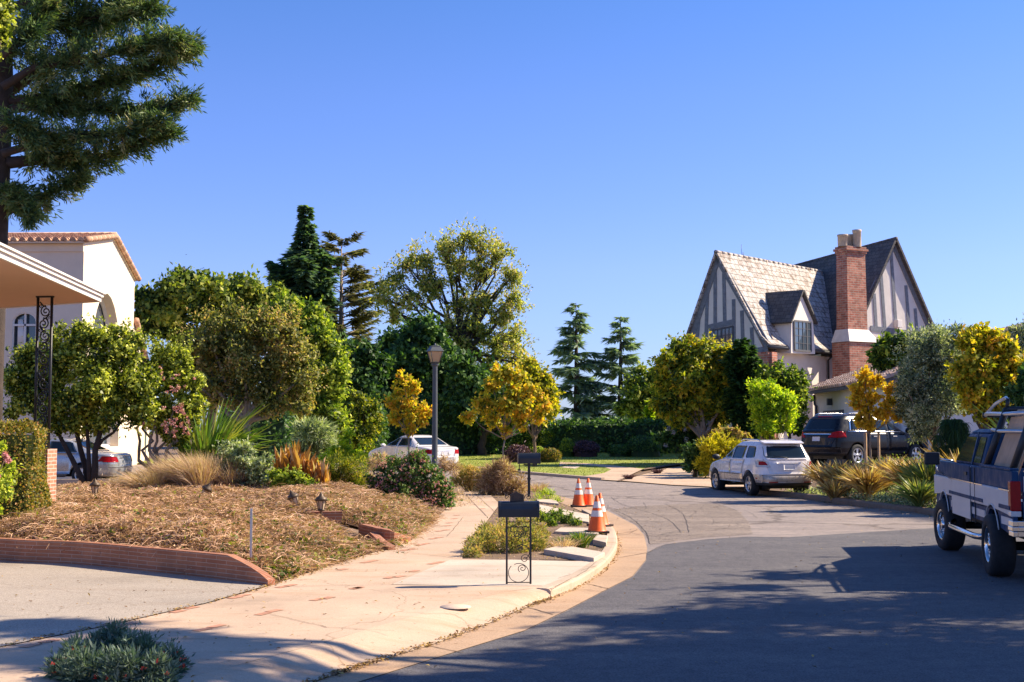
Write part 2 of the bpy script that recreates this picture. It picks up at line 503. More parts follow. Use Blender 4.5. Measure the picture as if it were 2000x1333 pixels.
def tree(name, label, base_px, Y, lobes, m_leaf, m_bark, n, L, W, r0=.12, clumps=14, cr=.42, group=None, cat='tree', fork=.45, twigs=False, base=None, twig_max=60, jit=.25, split=None, **kw):
    lb = px_lobes(lobes, Y, jit=jit)
    b = base if base is not None else on(base_px, Y)
    root = empty(name, b, label, cat, group)
    cl = Cloud(); cc = crown_cloud(cl, lb, n, L, W, clumps, cr, **kw)
    cl.build('crown', m_leaf, root)
    mb = MB()
    tw = rnd.sample(cc, min(twig_max, len(cc))) if twigs else None
    limbs(mb, (b.x, b.y, b.z - .1), r0, lb, fork=fork, twigs=tw, split=split)
    mb.build('trunk', m_bark, root)
    return root
def shrub(name, label, lobes, Y, m_leaf, n, L, W, cat='shrub', group=None, clumps=12, cr=.45, core=None, stems=True, mstem=None, jit=.25, **kw):
    """low plant with foliage to the ground"""
    lb = px_lobes(lobes, Y, jit=jit)
    cx = sum(l[0].x for l in lb)/len(lb); cy = sum(l[0].y for l in lb)/len(lb)
    b = Vector((cx, cy, H(cx, cy)))
    root = empty(name, b, label, cat, group)
    cl = Cloud(); crown_cloud(cl, lb, n, L, W, clumps, cr, **kw)
    # keep leaves above the soil
    for V in cl.V: V[:, 2] = np.maximum(V[:, 2], b.z - .02 + .02*RG.random(len(V)))
    cl.build('foliage', m_leaf, root)
    if stems:
        mb = MB()
        for l, r in lb:
            for _ in range(4):
                t = Vector(l) + Vector(rdir(1)[0]) * r * .6
                t.z = max(t.z, b.z + .1)
                a = b + Vector((rnd.uniform(-.3,.3)*r, rnd.uniform(-.3,.3)*r, -.03))
                m_ = a.lerp(t, .5) + Vector((0,0,.1*r))
                mb.tube([a, m_, t], [.018, .012, .005], 4)
        mb.build('stem', mstem, root)
    return root
def blades(cl, c, n, h, spread, width, arch=.5, lean=None, k=5, tint=(.2,.9), r0=.08, tipw=.1):
    ang = RG.uniform(0, 2*math.pi, n); sp_ = spread * RG.uniform(.15, 1, n); hh = h * RG.uniform(.6, 1.08, n)
    base = np.array(c) + np.stack([np.cos(ang)*r0*RG.random(n), np.sin(ang)*r0*RG.random(n), np.zeros(n)], 1)
    t = np.linspace(0, 1, k)
    out_ = sp_[:, None] * (t**1.6)[None]
    up = hh[:, None] * (t[None] - arch * RG.uniform(.3, 1.3, n)[:, None] * t[None]**2.6 * .6)
    P0 = np.stack([base[:, 0:1] + np.cos(ang)[:, None]*out_, base[:, 1:2] + np.sin(ang)[:, None]*out_, base[:, 2:3] + up], 2)
    if lean is not None: P0 += np.array(lean)[None, None] * (t**1.5)[None, :, None]
    W = width * np.array([.7, 1, 1, .8, tipw])[:k] if k == 5 else width * np.linspace(1, tipw, k)
    cl.strips(P0, W, RG.uniform(tint[0], tint[1], n))
def conifer(name, label, px, Y, top_py, width_px, m_leaf, m_bark, nb=70, group=None, base_t=.12, droop=.25, dens=26, L=.5, W=.16, r0=.2, asc=.15, power=.9, bare=0, top2=None, jag=.3, prof=None):
    b = on(px, Y); top = P(px, top_py, Y); h = top.z - b.z
    root = empty(name, b, label, 'tree', group)
    mb = MB(); cl = Cloud()
    mb.tube([b - Vector((0,0,.2)), b.lerp(top, .5) + Vector((rnd.gauss(0,.05),0,0)), top], [r0, r0*.6, .02], 7)
    Rm = width_px * S(Y) / 2
    for i in range(nb):
        t = base_t + (1 - base_t) * ((i + rnd.random()*.8) / nb)
        p0 = b.lerp(top, t)
        pr = (prof(t) if prof else (1 - (t-base_t)/(1-base_t)) ** power)
        ln = Rm * pr * rnd.uniform(1 - jag, 1.1) + .12
        az = rnd.uniform(0, 2*math.pi)
        d = Vector((math.cos(az), math.sin(az), 0))
        k = 6; pts = []
        for j in range(k+1):
            s_ = j/k
            pts.append(p0 + d*ln*s_ + Vector((0,0, ln*(asc*s_ - droop*s_*s_*1.0 + (.18*s_**3 if droop > .1 else 0)))))
        mb.tube(pts, [max(.012, r0*.22*(1-.85*j/k)*(1-t*.6)) for j in range(k+1)], 4)
        m_ = int(dens * (ln/Rm) * 3) + 4
        s_ = RG.uniform(bare, 1.02, m_)
        idx = np.minimum((np.clip(s_, 0, .999)*k).astype(int), k-1); fr = np.clip(s_*k - idx, 0, 1)
        A = np.array(pts); pp = A[idx]*(1-fr[:, None]) + A[idx+1]*fr[:, None]
        side = np.array([-d.y, d.x, 0]); sg = RG.choice([-1, 1], m_)
        a = side[None]*sg[:, None]*RG.uniform(.3, 1, m_)[:, None] + np.array(d)[None]*RG.uniform(.3, .9, m_)[:, None] + np.array([0,0,-1])*RG.uniform(-.15, .5+droop, m_)[:, None]
        nr = np.array([0,0,1.])[None] + rdir(m_)*.6
        ls = L*(.5 + .7*(1 - s_*.4))*RG.uniform(.6, 1.2, m_)*min(1, .4+ln/Rm)
        cl.leaves(pp, a, nr, ls, W*RG.uniform(.7, 1.3, m_), RG.uniform(0, 1, m_), fold=.1)
    mb.build('trunk', m_bark, root); cl.build('crown', m_leaf, root)
    return root
def box_hedge(name, label, poly, z0, z1, m_leaf, L, W, dens, group=None, cat='hedge', wav=.06, up=.4, coretint=0.0, flowers=None):
    """clipped hedge: leafy skin over a solid dark inside"""
    n = len(poly); cx = sum(p[0] for p in poly)/n; cy = sum(p[1] for p in poly)/n
    root = empty(name, (cx, cy, z0), label, cat, group)
    cl = Cloud()
    def wave(P_): return (np.sin(P_[:, 0]*2.3+1)+np.sin(P_[:, 1]*2.9+P_[:, 2]*3.1)+np.sin(P_[:, 0]*5.1+P_[:, 2]*4.))*wav/2
    for i in range(n):
        a = np.array(poly[i]); b = np.array(poly[(i+1) % n]); Ln = np.linalg.norm(b-a)
        m_ = int(Ln*(z1-z0)*dens); 
        if m_ < 4: continue
        u = RG.random(m_); v = RG.random(m_)
        p = np.stack([a[0]+(b[0]-a[0])*u, a[1]+(b[1]-a[1])*u, z0+(z1-z0)*v], 1)
        nr = np.array([(b[1]-a[1])/Ln, -(b[0]-a[0])/Ln, 0])
        mid = (a+b)/2 - np.array([cx, cy])
        if nr[0]*mid[0]+nr[1]*mid[1] < 0: nr = -nr
        p += nr * (wave(p) + RG.normal(size=m_)*L*.5)[:, None]
        cl.leaves(p, rdir(m_)+nr*.6, nr[None]*.8 + np.array([0,0,up]) + rdir(m_)*.7, L*RG.uniform(.7,1.3,m_), W*RG.uniform(.7,1.3,m_), RG.random(m_))
    xs = [p[0] for p in poly]; ys = [p[1] for p in poly]
    A = (max(xs)-min(xs))*(max(ys)-min(ys)); m_ = int(A*dens)
    x = RG.uniform(min(xs), max(xs), m_); y = RG.uniform(min(ys), max(ys), m_)
    k = in_poly_n(x, y, poly)
    x = x[k]; y = y[k]; m_ = len(x)
    if m_:
        p = np.stack([x, y, np.full(m_, z1)], 1); p[:, 2] += wave(p) + RG.normal(size=m_)*L*.5
        cl.leaves(p, rdir(m_)+np.array([0,0,.6]), np.array([0,0,1.]) + rdir(m_)*.8, L*RG.uniform(.7,1.3,m_), W*RG.uniform(.7,1.3,m_), RG.random(m_))
    # inner faces
    q = .12
    pi = [(cx+(p[0]-cx)*(1-q/ max(.5, math.hypot(p[0]-cx, p[1]-cy))), cy+(p[1]-cy)*(1-q/max(.5, math.hypot(p[0]-cx, p[1]-cy)))) for p in poly]
    V = []
    for i in range(n):
        a = pi[i]; b = pi[(i+1) % n]
        V.append([(a[0],a[1],z0),(b[0],b[1],z0),(b[0],b[1],z1-.1),(a[0],a[1],z1-.1)])
    if n == 4: V.append([(p[0], p[1], z1-.1) for p in pi])
    cl.quads(np.array(V, float), np.full(len(V), coretint))
    cl.build('foliage', m_leaf, root)
    return root
# ------------------------------------------------------------------ palette
def concrete(name, col, stain=(.75,.62,.48), sc_=1.0, crack=True, agg=.12):
    m, nt, o = nodes(name)
    tc = N(nt, 'ShaderNodeTexCoord').outputs['Object']
    n1 = noise(nt, tc, .5*sc_, 6, .65)
    c = ramp(nt, n1, [(.28, c3(col, .72)), (.45, c3(col, .95)), (.55, col), (.72, c3(col, 1.16))])
    mp = N(nt, 'ShaderNodeMapping'); mp.inputs['Scale'].default_value = (.5, 2.2, 1); mp.inputs['Rotation'].default_value = (0,0,.5); nt.links.new(tc, mp.inputs[0])
    st = ramp(nt, noise(nt, mp.outputs[0], 1.1, 5, .7), [(.52, (1,1,1)), (.75, stain)])
    c = mixc(nt, .8, c, st, 'MULTIPLY')
    fine = noise(nt, tc, 70, 3, .8)
    c = mixc(nt, 1.0, c, ramp(nt, fine, [(.38, (1-agg*1.3,)*3), (.62, (1+agg*.5,)*3)]), 'MULTIPLY')
    spots = noise(nt, tc, 14, 2, .5)
    c = mixc(nt, 1.0, c, ramp(nt, spots, [(.24, (.6,.55,.5)), (.32, (1,1,1))]), 'MULTIPLY')
    if crack:
        vo = N(nt, 'ShaderNodeTexVoronoi', feature='DISTANCE_TO_EDGE'); vo.inputs['Scale'].default_value = .3
        wv = N(nt, 'ShaderNodeVectorMath', operation='ADD'); nt.links.new(tc, wv.inputs[0])
        nn = N(nt, 'ShaderNodeTexNoise'); nn.inputs['Scale'].default_value = 1.4; nn.inputs['Detail'].default_value = 6; nt.links.new(tc, nn.inputs['Vector'])
        sc2 = N(nt, 'ShaderNodeVectorMath', operation='SCALE'); sc2.inputs['Scale'].default_value = .7; nt.links.new(nn.outputs['Color'], sc2.inputs[0]); nt.links.new(sc2.outputs[0], wv.inputs[1])
        nt.links.new(wv.outputs[0], vo.inputs['Vector'])
        c = mixc(nt, .55, c, ramp(nt, vo.outputs['Distance'], [(.0, (.42,.36,.3)), (.0015, (.6,.54,.5)), (.004, (1,1,1))]), 'MULTIPLY')
    bsdf(nt, o, c, .88, 0, fine, .25, dist=.006, spec=.25); return m
def asphalt(name, col, warm, cracks=.0, agg=.35):
    m, nt, o = nodes(name)
    tc = N(nt, 'ShaderNodeTexCoord').outputs['Object']
    mp = N(nt, 'ShaderNodeMapping'); mp.inputs['Scale'].default_value = (.35, 1.3, 1); mp.inputs['Rotation'].default_value = (0,0,-.35); nt.links.new(tc, mp.inputs[0])
    c = ramp(nt, noise(nt, mp.outputs[0], .9, 7, .7), [(.3, c3(col, .85)), (.5, col), (.72, warm)])
    f = noise(nt, tc, 55, 2, .9)
    c = mixc(nt, 1.0, c, ramp(nt, f, [(.38, (1-agg,)*3), (.5, (1,1,1)), (.62, (1+agg*.9,)*3)]), 'MULTIPLY')
    c = mixc(nt, 1.0, c, ramp(nt, noise(nt, tc, 5, 6, .75), [(.33, (.74,.74,.77)), (.5, (1,1,1)), (.67, (1.22,1.19,1.15))]), 'MULTIPLY')
    sp_ = N(nt, 'ShaderNodeTexVoronoi'); sp_.inputs['Scale'].default_value = 28; nt.links.new(tc, sp_.inputs['Vector'])
    c = mixc(nt, .5, c, ramp(nt, sp_.outputs['Distance'], [(.08, (1.8,1.7,1.5)), (.16, (1,1,1))]), 'MULTIPLY')
    if cracks:
        vo = N(nt, 'ShaderNodeTexVoronoi', feature='DISTANCE_TO_EDGE'); vo.inputs['Scale'].default_value = cracks
        wv = N(nt, 'ShaderNodeVectorMath', operation='ADD'); nt.links.new(tc, wv.inputs[0])
        nn = N(nt, 'ShaderNodeTexNoise'); nn.inputs['Scale'].default_value = 2.; nn.inputs['Detail'].default_value = 6; nt.links.new(tc, nn.inputs['Vector'])
        sc2 = N(nt, 'ShaderNodeVectorMath', operation='SCALE'); sc2.inputs['Scale'].default_value = .9; nt.links.new(nn.outputs['Color'], sc2.inputs[0]); nt.links.new(sc2.outputs[0], wv.inputs[1])
        nt.links.new(wv.outputs[0], vo.inputs['Vector'])
        c = mixc(nt, .85, c, ramp(nt, vo.outputs['Distance'], [(.0, (.40,.38,.36)), (.006, (.6,.58,.55)), (.014, (1,1,1))]), 'MULTIPLY')
    bsdf(nt, o, c, .8, 0, f, .5, dist=.01, spec=.35); return m
M = {}
M['soil'] = mat('soil', (.17,.11,.07), .95, .35, 3, .6)
M['walk'] = concrete('walk_concrete', (.56,.415,.30))
M['drive'] = concrete('driveway_concrete', (.43,.37,.305), agg=.3, stain=(.85,.8,.75))
M['pale'] = concrete('pale_concrete', (.60,.50,.40), crack=False)
M['gutter'] = concrete('gutter_concrete', (.48,.33,.215), agg=.2)
M['kerb'] = concrete('kerb_concrete', (.52,.41,.31), agg=.18, crack=False)
M['road'] = asphalt('old_asphalt', (.25,.21,.19), (.33,.275,.24), cracks=.13)
M['road_dark'] = asphalt('newer_asphalt', (.105,.10,.105), (.14,.132,.13), agg=.45)
M['road_rough'] = asphalt('rough_asphalt', (.21,.17,.14), (.30,.245,.20), cracks=.55, agg=.6)
M['brick'] = brick_mat('wall_brick', (.38,.135,.065), (.46,.19,.095), (.50,.33,.24), .40, .052, .005, attr='uvb', bs=.4)
M['pbrick'] = brick_mat('pier_brick', (.42,.16,.09), (.50,.21,.12), (.58,.45,.36), .2, .065, .009, bs=.4, blotch=.15)
M['paver'] = mat('red_paver', (.50,.25,.155), .85, .25, 9, .3)
M['iron'] = mat('black_iron', (.018,.02,.024), .45, .2, 8, .1, spec=.5)
M['mailblack'] = mat('black_enamel', (.014,.018,.026), .28, .3, 5, .05, spec=.5)
M['rust'] = mat('rusty_plate', (.055,.04,.03), .7, .4, 12, .3)
M['bark'] = mat('brown_bark', (.17,.115,.08), .95, .35, 7, .8)
M['bark_grey'] = mat('grey_bark', (.30,.235,.185), .95, .3, 7, .7)
M['bark_dark'] = mat('dark_bark', (.055,.04,.032), .95, .3, 5, .8)
M['cream'] = mat('cream_stucco', (.80,.665,.51), .92, .06, 1.2, .25, bscale=14)
M['soffit'] = mat('salmon_soffit', (.66,.43,.31), .85, .05, .6, .1)
M['whitepaint'] = mat('white_paint', (.76,.72,.66), .6, .06, 3, .05)
M['rubber'] = mat('tyre_rubber', (.016,.017,.02), .8, .3, 12, .3)
M['orange'] = mat('orange_plastic', (.92,.13,.008), .5, .12, 12, .05)
M['conewhite'] = mat('white_band', (.80,.74,.66), .55, .14, 14, .05)
M['slab'] = M['pale']
L = {}
L['grass'] = leaf_mat('lawn_grass', [(.11,.16,.02), (.20,.24,.03), (.33,.34,.05)], .3)
L['ivy_dry'] = leaf_mat('dry_vine', [(.07,.036,.022), (.33,.185,.105), (.58,.35,.21), (.82,.57,.40)], .2, .8)
L['ivy'] = leaf_mat('ivy_leaf', [(.03,.06,.01), (.14,.19,.02), (.38,.40,.05)], .3)
L['cedar'] = leaf_mat('cedar_needle', [(0.025,0.064,0.034), (0.075,0.143,0.054), (0.192,0.259,0.086), (0.345,0.324,0.152)], 0.30)
L['conifer'] = leaf_mat('hazed_conifer_needle', [(.055,.115,.085), (.11,.20,.12), (.22,.31,.15)], .4)  # needle colour with a little distance haze mixed in
L['redwood'] = leaf_mat('hazed_redwood_needle', [(.13,.20,.19), (.25,.34,.30), (.42,.50,.38)], .5)  # lightened towards blue, so distance haze is painted into the needles
L['thin'] = leaf_mat('thin_needle', [(.09,.12,.06), (.20,.18,.10), (.32,.28,.13)], .35)
L['oak'] = leaf_mat('dark_oak_leaf', [(0.020,0.045,0.012), (0.082,0.134,0.023), (0.240,0.313,0.047), (0.510,0.510,0.090)], .42)
L['deep'] = leaf_mat('deep_green_leaf', [(0.018,0.055,0.022), (0.056,0.127,0.039), (0.164,0.281,0.070)], 0.35)
L['green'] = leaf_mat('mid_green_leaf', [(0.030,0.070,0.014), (0.128,0.210,0.029), (0.360,0.440,0.053), (0.630,0.660,0.090)], .45)
L['brownish'] = leaf_mat('bronze_green_leaf', [(0.050,0.070,0.020), (0.187,0.210,0.052), (0.453,0.427,0.120), (0.690,0.435,0.180)], .42)
L['airy'] = leaf_mat('yellow_green_leaf', [(0.110,0.150,0.035), (0.315,0.350,0.082), (0.587,0.560,0.133), (0.690,0.510,0.255)], .5)
L['camellia'] = leaf_mat('glossy_leaf', [(0.018,0.040,0.010), (0.093,0.140,0.018), (0.373,0.413,0.053), (0.820,0.820,0.150)], .35, .38)
L['pinkfl'] = leaf_mat('pink_petal', [(.55,.18,.22), (.70,.33,.36), (.80,.55,.45)], .3)
L['lantana'] = leaf_mat('lantana_leaf', [(0.039,0.078,0.026), (0.114,0.195,0.049), (0.273,0.370,0.098)], 0.35)
L['strap'] = leaf_mat('strap_leaf', [(.04,.09,.015), (.10,.19,.025), (.20,.29,.04), (.55,.40,.10)], .4, .4)
L['tan'] = leaf_mat('dry_grass', [(0.158,0.089,0.053), (0.441,0.273,0.173), (0.693,0.483,0.347), (0.840,0.651,0.493)], .35, .8)
L['greygreen'] = leaf_mat('grey_green_leaf', [(0.100,0.150,0.080), (0.325,0.388,0.213), (0.690,0.720,0.450)], .4)
L['canna'] = leaf_mat('withered_canna', [(.12,.04,.02), (.42,.17,.035), (.70,.33,.06), (.62,.46,.30)], .4)
L['gold'] = leaf_mat('golden_leaf', [(0.110,0.140,0.014), (0.399,0.389,0.032), (0.770,0.627,0.055), (0.820,0.437,0.046)], .5)
L['amber'] = leaf_mat('amber_leaf', [(.20,.20,.02), (.60,.42,.03), (.80,.44,.04), (.82,.62,.07)], .5)
L['lime'] = leaf_mat('lime_leaf', [(0.100,0.200,0.014), (0.425,0.575,0.031), (0.820,0.820,0.060)], .5)
L['yellow'] = leaf_mat('yellow_shrub_leaf', [(0.220,0.220,0.015), (0.546,0.473,0.021), (0.820,0.660,0.044)], .35)
L['tudor_tree'] = leaf_mat('autumn_green_leaf', [(0.035,0.065,0.010), (0.152,0.210,0.023), (0.480,0.480,0.040), (0.750,0.510,0.045)], .45)
L['olive'] = leaf_mat('olive_leaf', [(0.040,0.070,0.045), (0.175,0.222,0.140), (0.427,0.467,0.307), (0.750,0.750,0.540)], .35)
L['flax'] = leaf_mat('bronze_flax', [(0.120,0.060,0.025), (0.350,0.198,0.070), (0.667,0.427,0.160), (0.820,0.750,0.420)], .3, .45)
L['flaxgreen'] = leaf_mat('green_flax', [(0.050,0.090,0.025), (0.163,0.225,0.062), (0.600,0.495,0.165)], .3, .45)
L['teal'] = leaf_mat('teal_shrub_leaf', [(0.048,0.090,0.072), (0.108,0.168,0.132), (0.204,0.264,0.204)], 0.30)
L['redfl'] = leaf_mat('red_petal', [(.65,.06,.04), (.85,.14,.09)], .3)
L['purple'] = leaf_mat('burgundy_leaf', [(.035,.014,.024), (.11,.05,.075), (.24,.13,.17)], .25)
L['bluefl'] = leaf_mat('hydrangea_petal', [(.22,.26,.42), (.40,.38,.45), (.42,.30,.25)], .3)
L['box'] = leaf_mat('box_hedge_leaf', [(0.036,0.054,0.012), (0.132,0.144,0.024), (0.360,0.312,0.054), (0.504,0.240,0.072)], 0.40)
L['litter'] = leaf_mat('fallen_leaf', [(.12,.06,.03), (.30,.17,.07), (.55,.38,.12)], .1, .8)
L['core'] = leaf_mat('inner_twigs', [(.01,.015,.006), (.01,.015,.006)], 0)

# ------------------------------------------------------------------ ground and paving
def terrain():
    def axis(lo, hi, st, far):
        a = [-far, -far/2.5, -far/6] + list(np.arange(lo, hi+.01, st)) + [far/6, far/2.5, far]
        return a
    xs = axis(-44, 60, .8, 3500); ys = axis(-30, 130, .8, 3500)
    nx = len(xs); X_, Y_ = np.meshgrid(xs, ys); X_ = X_.ravel(); Y_ = Y_.ravel()
    Z_ = Hn(X_, Y_, 1.2) - .03 - np.where((Y_ < 44) & (Y_ > -20) & (X_ < 12), .03, 0)
    V = list(zip(X_, Y_, Z_))
    F = [(j*nx+i, j*nx+i+1, (j+1)*nx+i+1, (j+1)*nx+i) for j in range(len(ys)-1) for i in range(nx-1)]
    mb = MB(); mb.add(V, F, 0, True); o = mb.build('ground', M['soil']); o['kind'] = 'structure'
terrain()
def fl(pts, z=.12): return [(lambda v: (v.x, v.y))(flat(a, b, z)) for a, b in pts]
def gl(pts, dz=0): return [(lambda v: (v.x, v.y))(G(a, b, dz)) for a, b in pts]
def at_Y(px, Y): return ((px-1000)/FPX*Y, Y)
near_edge = [(-9,-8),(-9,1),(-5,4)] + fl([(250,1500),(500,1400),(708,1331),(881,1277),(1024,1233),(1105,1194),(1170,1160),(1235,1127),(1261,1095),(1264,1072),(1258,1046),(1241,1027),(1183,997),(1121,976)], 0)
near_far = [at_Y(1085, 39.0), at_Y(1055, 41.5), at_Y(1010, 43.4), at_Y(900, 44.2), at_Y(500, 44.2), (-60, 44.4)]
far_edge = [(-60, 57.5), at_Y(400, 57.5), at_Y(700, 57.0), at_Y(860, 55.6), at_Y(950, 53.5)] + gl([(1020,926),(1080,931),(1174,939),(1206,941),(1312,948),(1386,952),(1450,962)], 0)
right_edge = [(8.05,38.1),(8.35,36.8),(8.9,33.6),(9.66,30.1),(10.1,25.8),(11.0,20),(12.0,6),(12.4,-8)]
area('road', near_edge + near_far + far_edge + right_edge, .0, M['road'], 1.5)
seam = fl([(1262,1082),(1300,1064),(1380,1054),(1460,1049),(1540,1050),(1620,1045),(1760,1036),(1900,1028)], 0)
area('road_patch', [(-8.9,-7.9),(-8.9,1),(-4.9,4)] + [(p[0]+.02, p[1]) for p in near_edge[3:12]] + seam + [(10.6,23),(10.98,20),(11.98,6),(12.3,-7.9)], .004, M['road_dark'], 1.5)
area('road_repair', fl([(1192,997),(1240,990),(1330,985),(1400,985),(1440,998),(1462,1020),(1470,1044),(1380,1050),(1300,1060),(1270,1064),(1262,1046),(1246,1027)], 0), .004, M['road_rough'], 1.5)
# gutter pan
gin = fl([(250,1478),(450,1390),(650,1322),(715,1300),(845,1261),(942,1225),(1040,1183),(1076,1171),(1137,1144),(1183,1111),(1202,1085),(1206,1066),(1199,1043),(1182,1024),(1150,1006),(1118,992),(1085,979)], 0.0)
gin = [(-9.6, 1.6), (-5.6, 4.8)] + gin
gout = [(-9,1),(-5,4)] + near_edge[3:]
area('gutter', gin + [at_Y(1060,38.9)] + [at_Y(1085, 39.0)] + gout[::-1], .006, M['gutter'], 1.5)
# kerb: a real step with a rounded nose, following the gutter's inner line
def kerb(name, line, h, wd, m, left=True, zb=None, taper=0):
    pts = [Vector((p[0], p[1], 0)) for p in line]
    V = []; F = []; U = 0; uv = []
    for i, p in enumerate(pts):
        t = (pts[min(i+1, len(pts)-1)] - pts[max(i-1, 0)]).normalized()
        nrm = Vector((-t.y, t.x, 0)) * (1 if left else -1)
        hh = h * (min(1, (i+.0)/taper) if taper and i < taper else 1)
        z0 = (zb(p.x, p.y) if zb else 0)
        pr = [(0, -.05), (.0, hh*.75), (.02, hh*.93), (.06, hh), (wd, hh+.002), (wd, -.05)]
        for a, z in pr: V.append(p + nrm*a + Vector((0,0,z0+z)))
    k = 6
    for i in range(len(pts)-1):
        for j in range(k-1):
            q = (i*k+j, (i+1)*k+j, (i+1)*k+j+1, i*k+j+1); F.append(q if not left else q[::-1])
    F.append(tuple(range(k))); F.append(tuple((len(pts)-1)*k+j for j in range(k))[::-1])
    mb = MB(); mb.add(V, F); o = mb.build(name, m); o['kind'] = 'structure'; return o
def smooth_line(pts, k=4):
    out = []
    for i in range(len(pts)-1):
        p0 = np.array(pts[max(i-1,0)]); p1 = np.array(pts[i]); p2 = np.array(pts[i+1]); p3 = np.array(pts[min(i+2,len(pts)-1)])
        for j in range(k):
            t = j/k
            out.append(tuple(.5*((2*p1)+(-p0+p2)*t+(2*p0-5*p1+4*p2-p3)*t*t+(-p0+3*p1-3*p2+p3)*t**3)))
    out.append(tuple(pts[-1])); return out
kl = smooth_line(gin[9:17])
kerb('kerb', kl, .125, .17, M['kerb'], left=True)
kerb('far_kerb', [p for p in far_edge[1:8]], .12, .15, M['kerb'], left=True, zb=lambda x, y: H(x, y)-.02)
kerb('bank_kerb', smooth_line([(7.3,39.8),(8.05,38.1),(8.35,36.8),(8.9,33.6),(9.66,30.1),(10.1,25.8),(11.0,20),(12.0,6),(12.4,-8)]), .15, .18, concrete('brown_kerb', (.27,.19,.14), crack=False, agg=.3), left=True)
# footway, mailbox pad and apron
apron_in = fl([(1080,1150),(1045,1149),(985,1156),(880,1184),(760,1217),(620,1258),(430,1308),(150,1375)], .12)
walk = apron_in + [(-7.5, 6.6), (-16, 9)] + fl([(-900,1290),(-300,1290),(0,1265),(200,1225),(400,1180),(523,1146),(620,1113),(755,1072),(800,1058),(830,1035),(850,1015),(880,985),(900,962),(912,955)], .12) + fl([(946,955),(976,985),(950,1020),(907,1060),(903,1092),(1000,1094),(1120,1096),(1165,1096),(1150,1115)], .12)
sw = area('sidewalk', walk, 0, M['walk'], 1.5, zf=lambda x, y: .12)
# flared apron down to the gutter
g2 = fl([(200,1501),(450,1390),(650,1322),(715,1300),(845,1261),(942,1225),(1040,1183),(1074,1171)], 0.0)
mb = MB(); outer = [g2[7], g2[6], g2[5], g2[4], g2[3], g2[2], g2[1], g2[0]]
A0 = smooth_line(apron_in, 3); A1 = smooth_line(outer, 3)
V = []
for a, b in zip(A0, A1):
    for t in (0, .25, .5, .75, 1):
        z = .12*(1-ssm(t)) + .012*ssm(t)
        V.append((a[0]+(b[0]-a[0])*t, a[1]+(b[1]-a[1])*t, z))
n5 = len(A0)
mb.add(V, [(i*5+j, i*5+j+1, (i+1)*5+j+1, (i+1)*5+j) for i in range(n5-1) for j in range(4)], 0, True)
o = mb.build('driveway_apron', M['walk']); o['kind'] = 'structure'
for p in o.data.polygons:
    if p.normal.z < 0: p.flip()
area('pad', fl([(766,1142),(880,1094),(1000,1094),(1120,1097),(1163,1098),(1138,1118),(1079,1145),(930,1145)], .12), .124, M['pale'], 2, parent=None, zf=lambda x, y: 0)
area('driveway', fl([(-420,1082),(-260,1068),(0,1093),(150,1101),(300,1116),(420,1130),(523,1144),(400,1179),(200,1224),(0,1264),(-300,1289),(-900,1289)], .12), .124, M['drive'], 1.5, zf=lambda x, y: 0)
# red brick inlays in the footway
mb = MB()
ax = Vector((flat(900,1160,.12) - flat(520,1260,.12)).normalized())
def pav(px, py):
    c = flat(px, py, .12)
    j = rnd.uniform(-.1,.1); d = Matrix.Rotation(j, 3, 'Z') @ ax; e = Vector((-d.y, d.x, 0))
    a, b = .10, .05
    z = .1245+.0006
    mb.add([(c.x+s*d.x*a+t*e.x*b, c.y+s*d.y*a+t*e.y*b, z) for s, t in ((-1,-1),(1,-1),(1,1),(-1,1))], [(0,1,2,3)])
for cx, cy in ((1150,920),(1190,909),(1285,1000),(1340,985),(870,988),(935,970),(550,1068),(625,1050),(990,1077),(1060,1060),(730,1145),(680,1160),(1550,930),(1600,922),(1740,875),(1380,868),(1420,860),(150,1155),(240,1133)):
    pav(cx/2.5014, 800+cy/2.5014)
for cx, cy in ((150,765),(340,705),(400,698),(490,665),(600,620),(640,612),(200,612),(240,604),(430,540),(470,535),(530,507),(560,500),(600,470),(640,463),(640,425),(680,418),(690,392),(700,375),(60,655),(730,350),(745,330),(880,440),(900,290)):
    pav(650+cx/3.077, 900+cy/3.077)
mb.build('brick_inlay', M['paver'], sw)
# scored joints and cracks laid as thin dark strips
mb = MB(); jm = mat('joint_dirt', (.13,.085,.055), .95, .3, 9, 0)
def joint(pts, z, wd=.012, kind=None):
    w_ = [flat(a, b, z) for a, b in pts]
    k = []
    for i in range(len(w_)-1):
        n_ = 7
        for j in range(n_): 
            p = w_[i].lerp(w_[i+1], j/n_); k.append(p + Vector((rnd.gauss(0,.006), rnd.gauss(0,.006), 0)))
    k.append(w_[-1])
    for i in range(len(k)-1):
        t = (k[i+1]-k[i]); t.z = 0; t.normalize(); n2 = Vector((-t.y, t.x, 0))*wd*rnd.uniform(.5,1)/2
        mb.add([k[i]-n2, k[i+1]-n2, k[i+1]+n2, k[i]+n2], [(0,1,2,3)])
for l in (((885,1002),(968,1002)),((868,1018),(952,1018)),((905,1010),(885,1035),(872,1048)),((893,985),(973,983)),((925,962),(968,1002)),((905,962),(950,1008)),((846,1036),(905,1037)),((755,1074),(903,1092)),((523,1146),(766,1142)),((880,1094),(1000,1093),(1160,1097)),((1083,1146),(1140,1118),(1165,1097)),((530,1200),(640,1225),(770,1232)),((1090,1130),(1165,1105))):
    joint(l, .1262)
mb.build('joint', jm, sw)
mb = MB()
for l in (((1030,1186),(1080,1200)),((1206,1090),(1262,1080)),((1145,1140),(1190,1150)),((1200,1044),(1225,1040),(1243,1036)),((1201,1046),(1228,1043),(1245,1034)),((840,1262),(905,1275))): joint(l, .0105, .02)
o = mb.build('gutter_joint', jm); o['kind'] = 'structure'
mb = MB(); tm = mat('crack_tar', (.035,.034,.036), .8, .3, 9, 0)
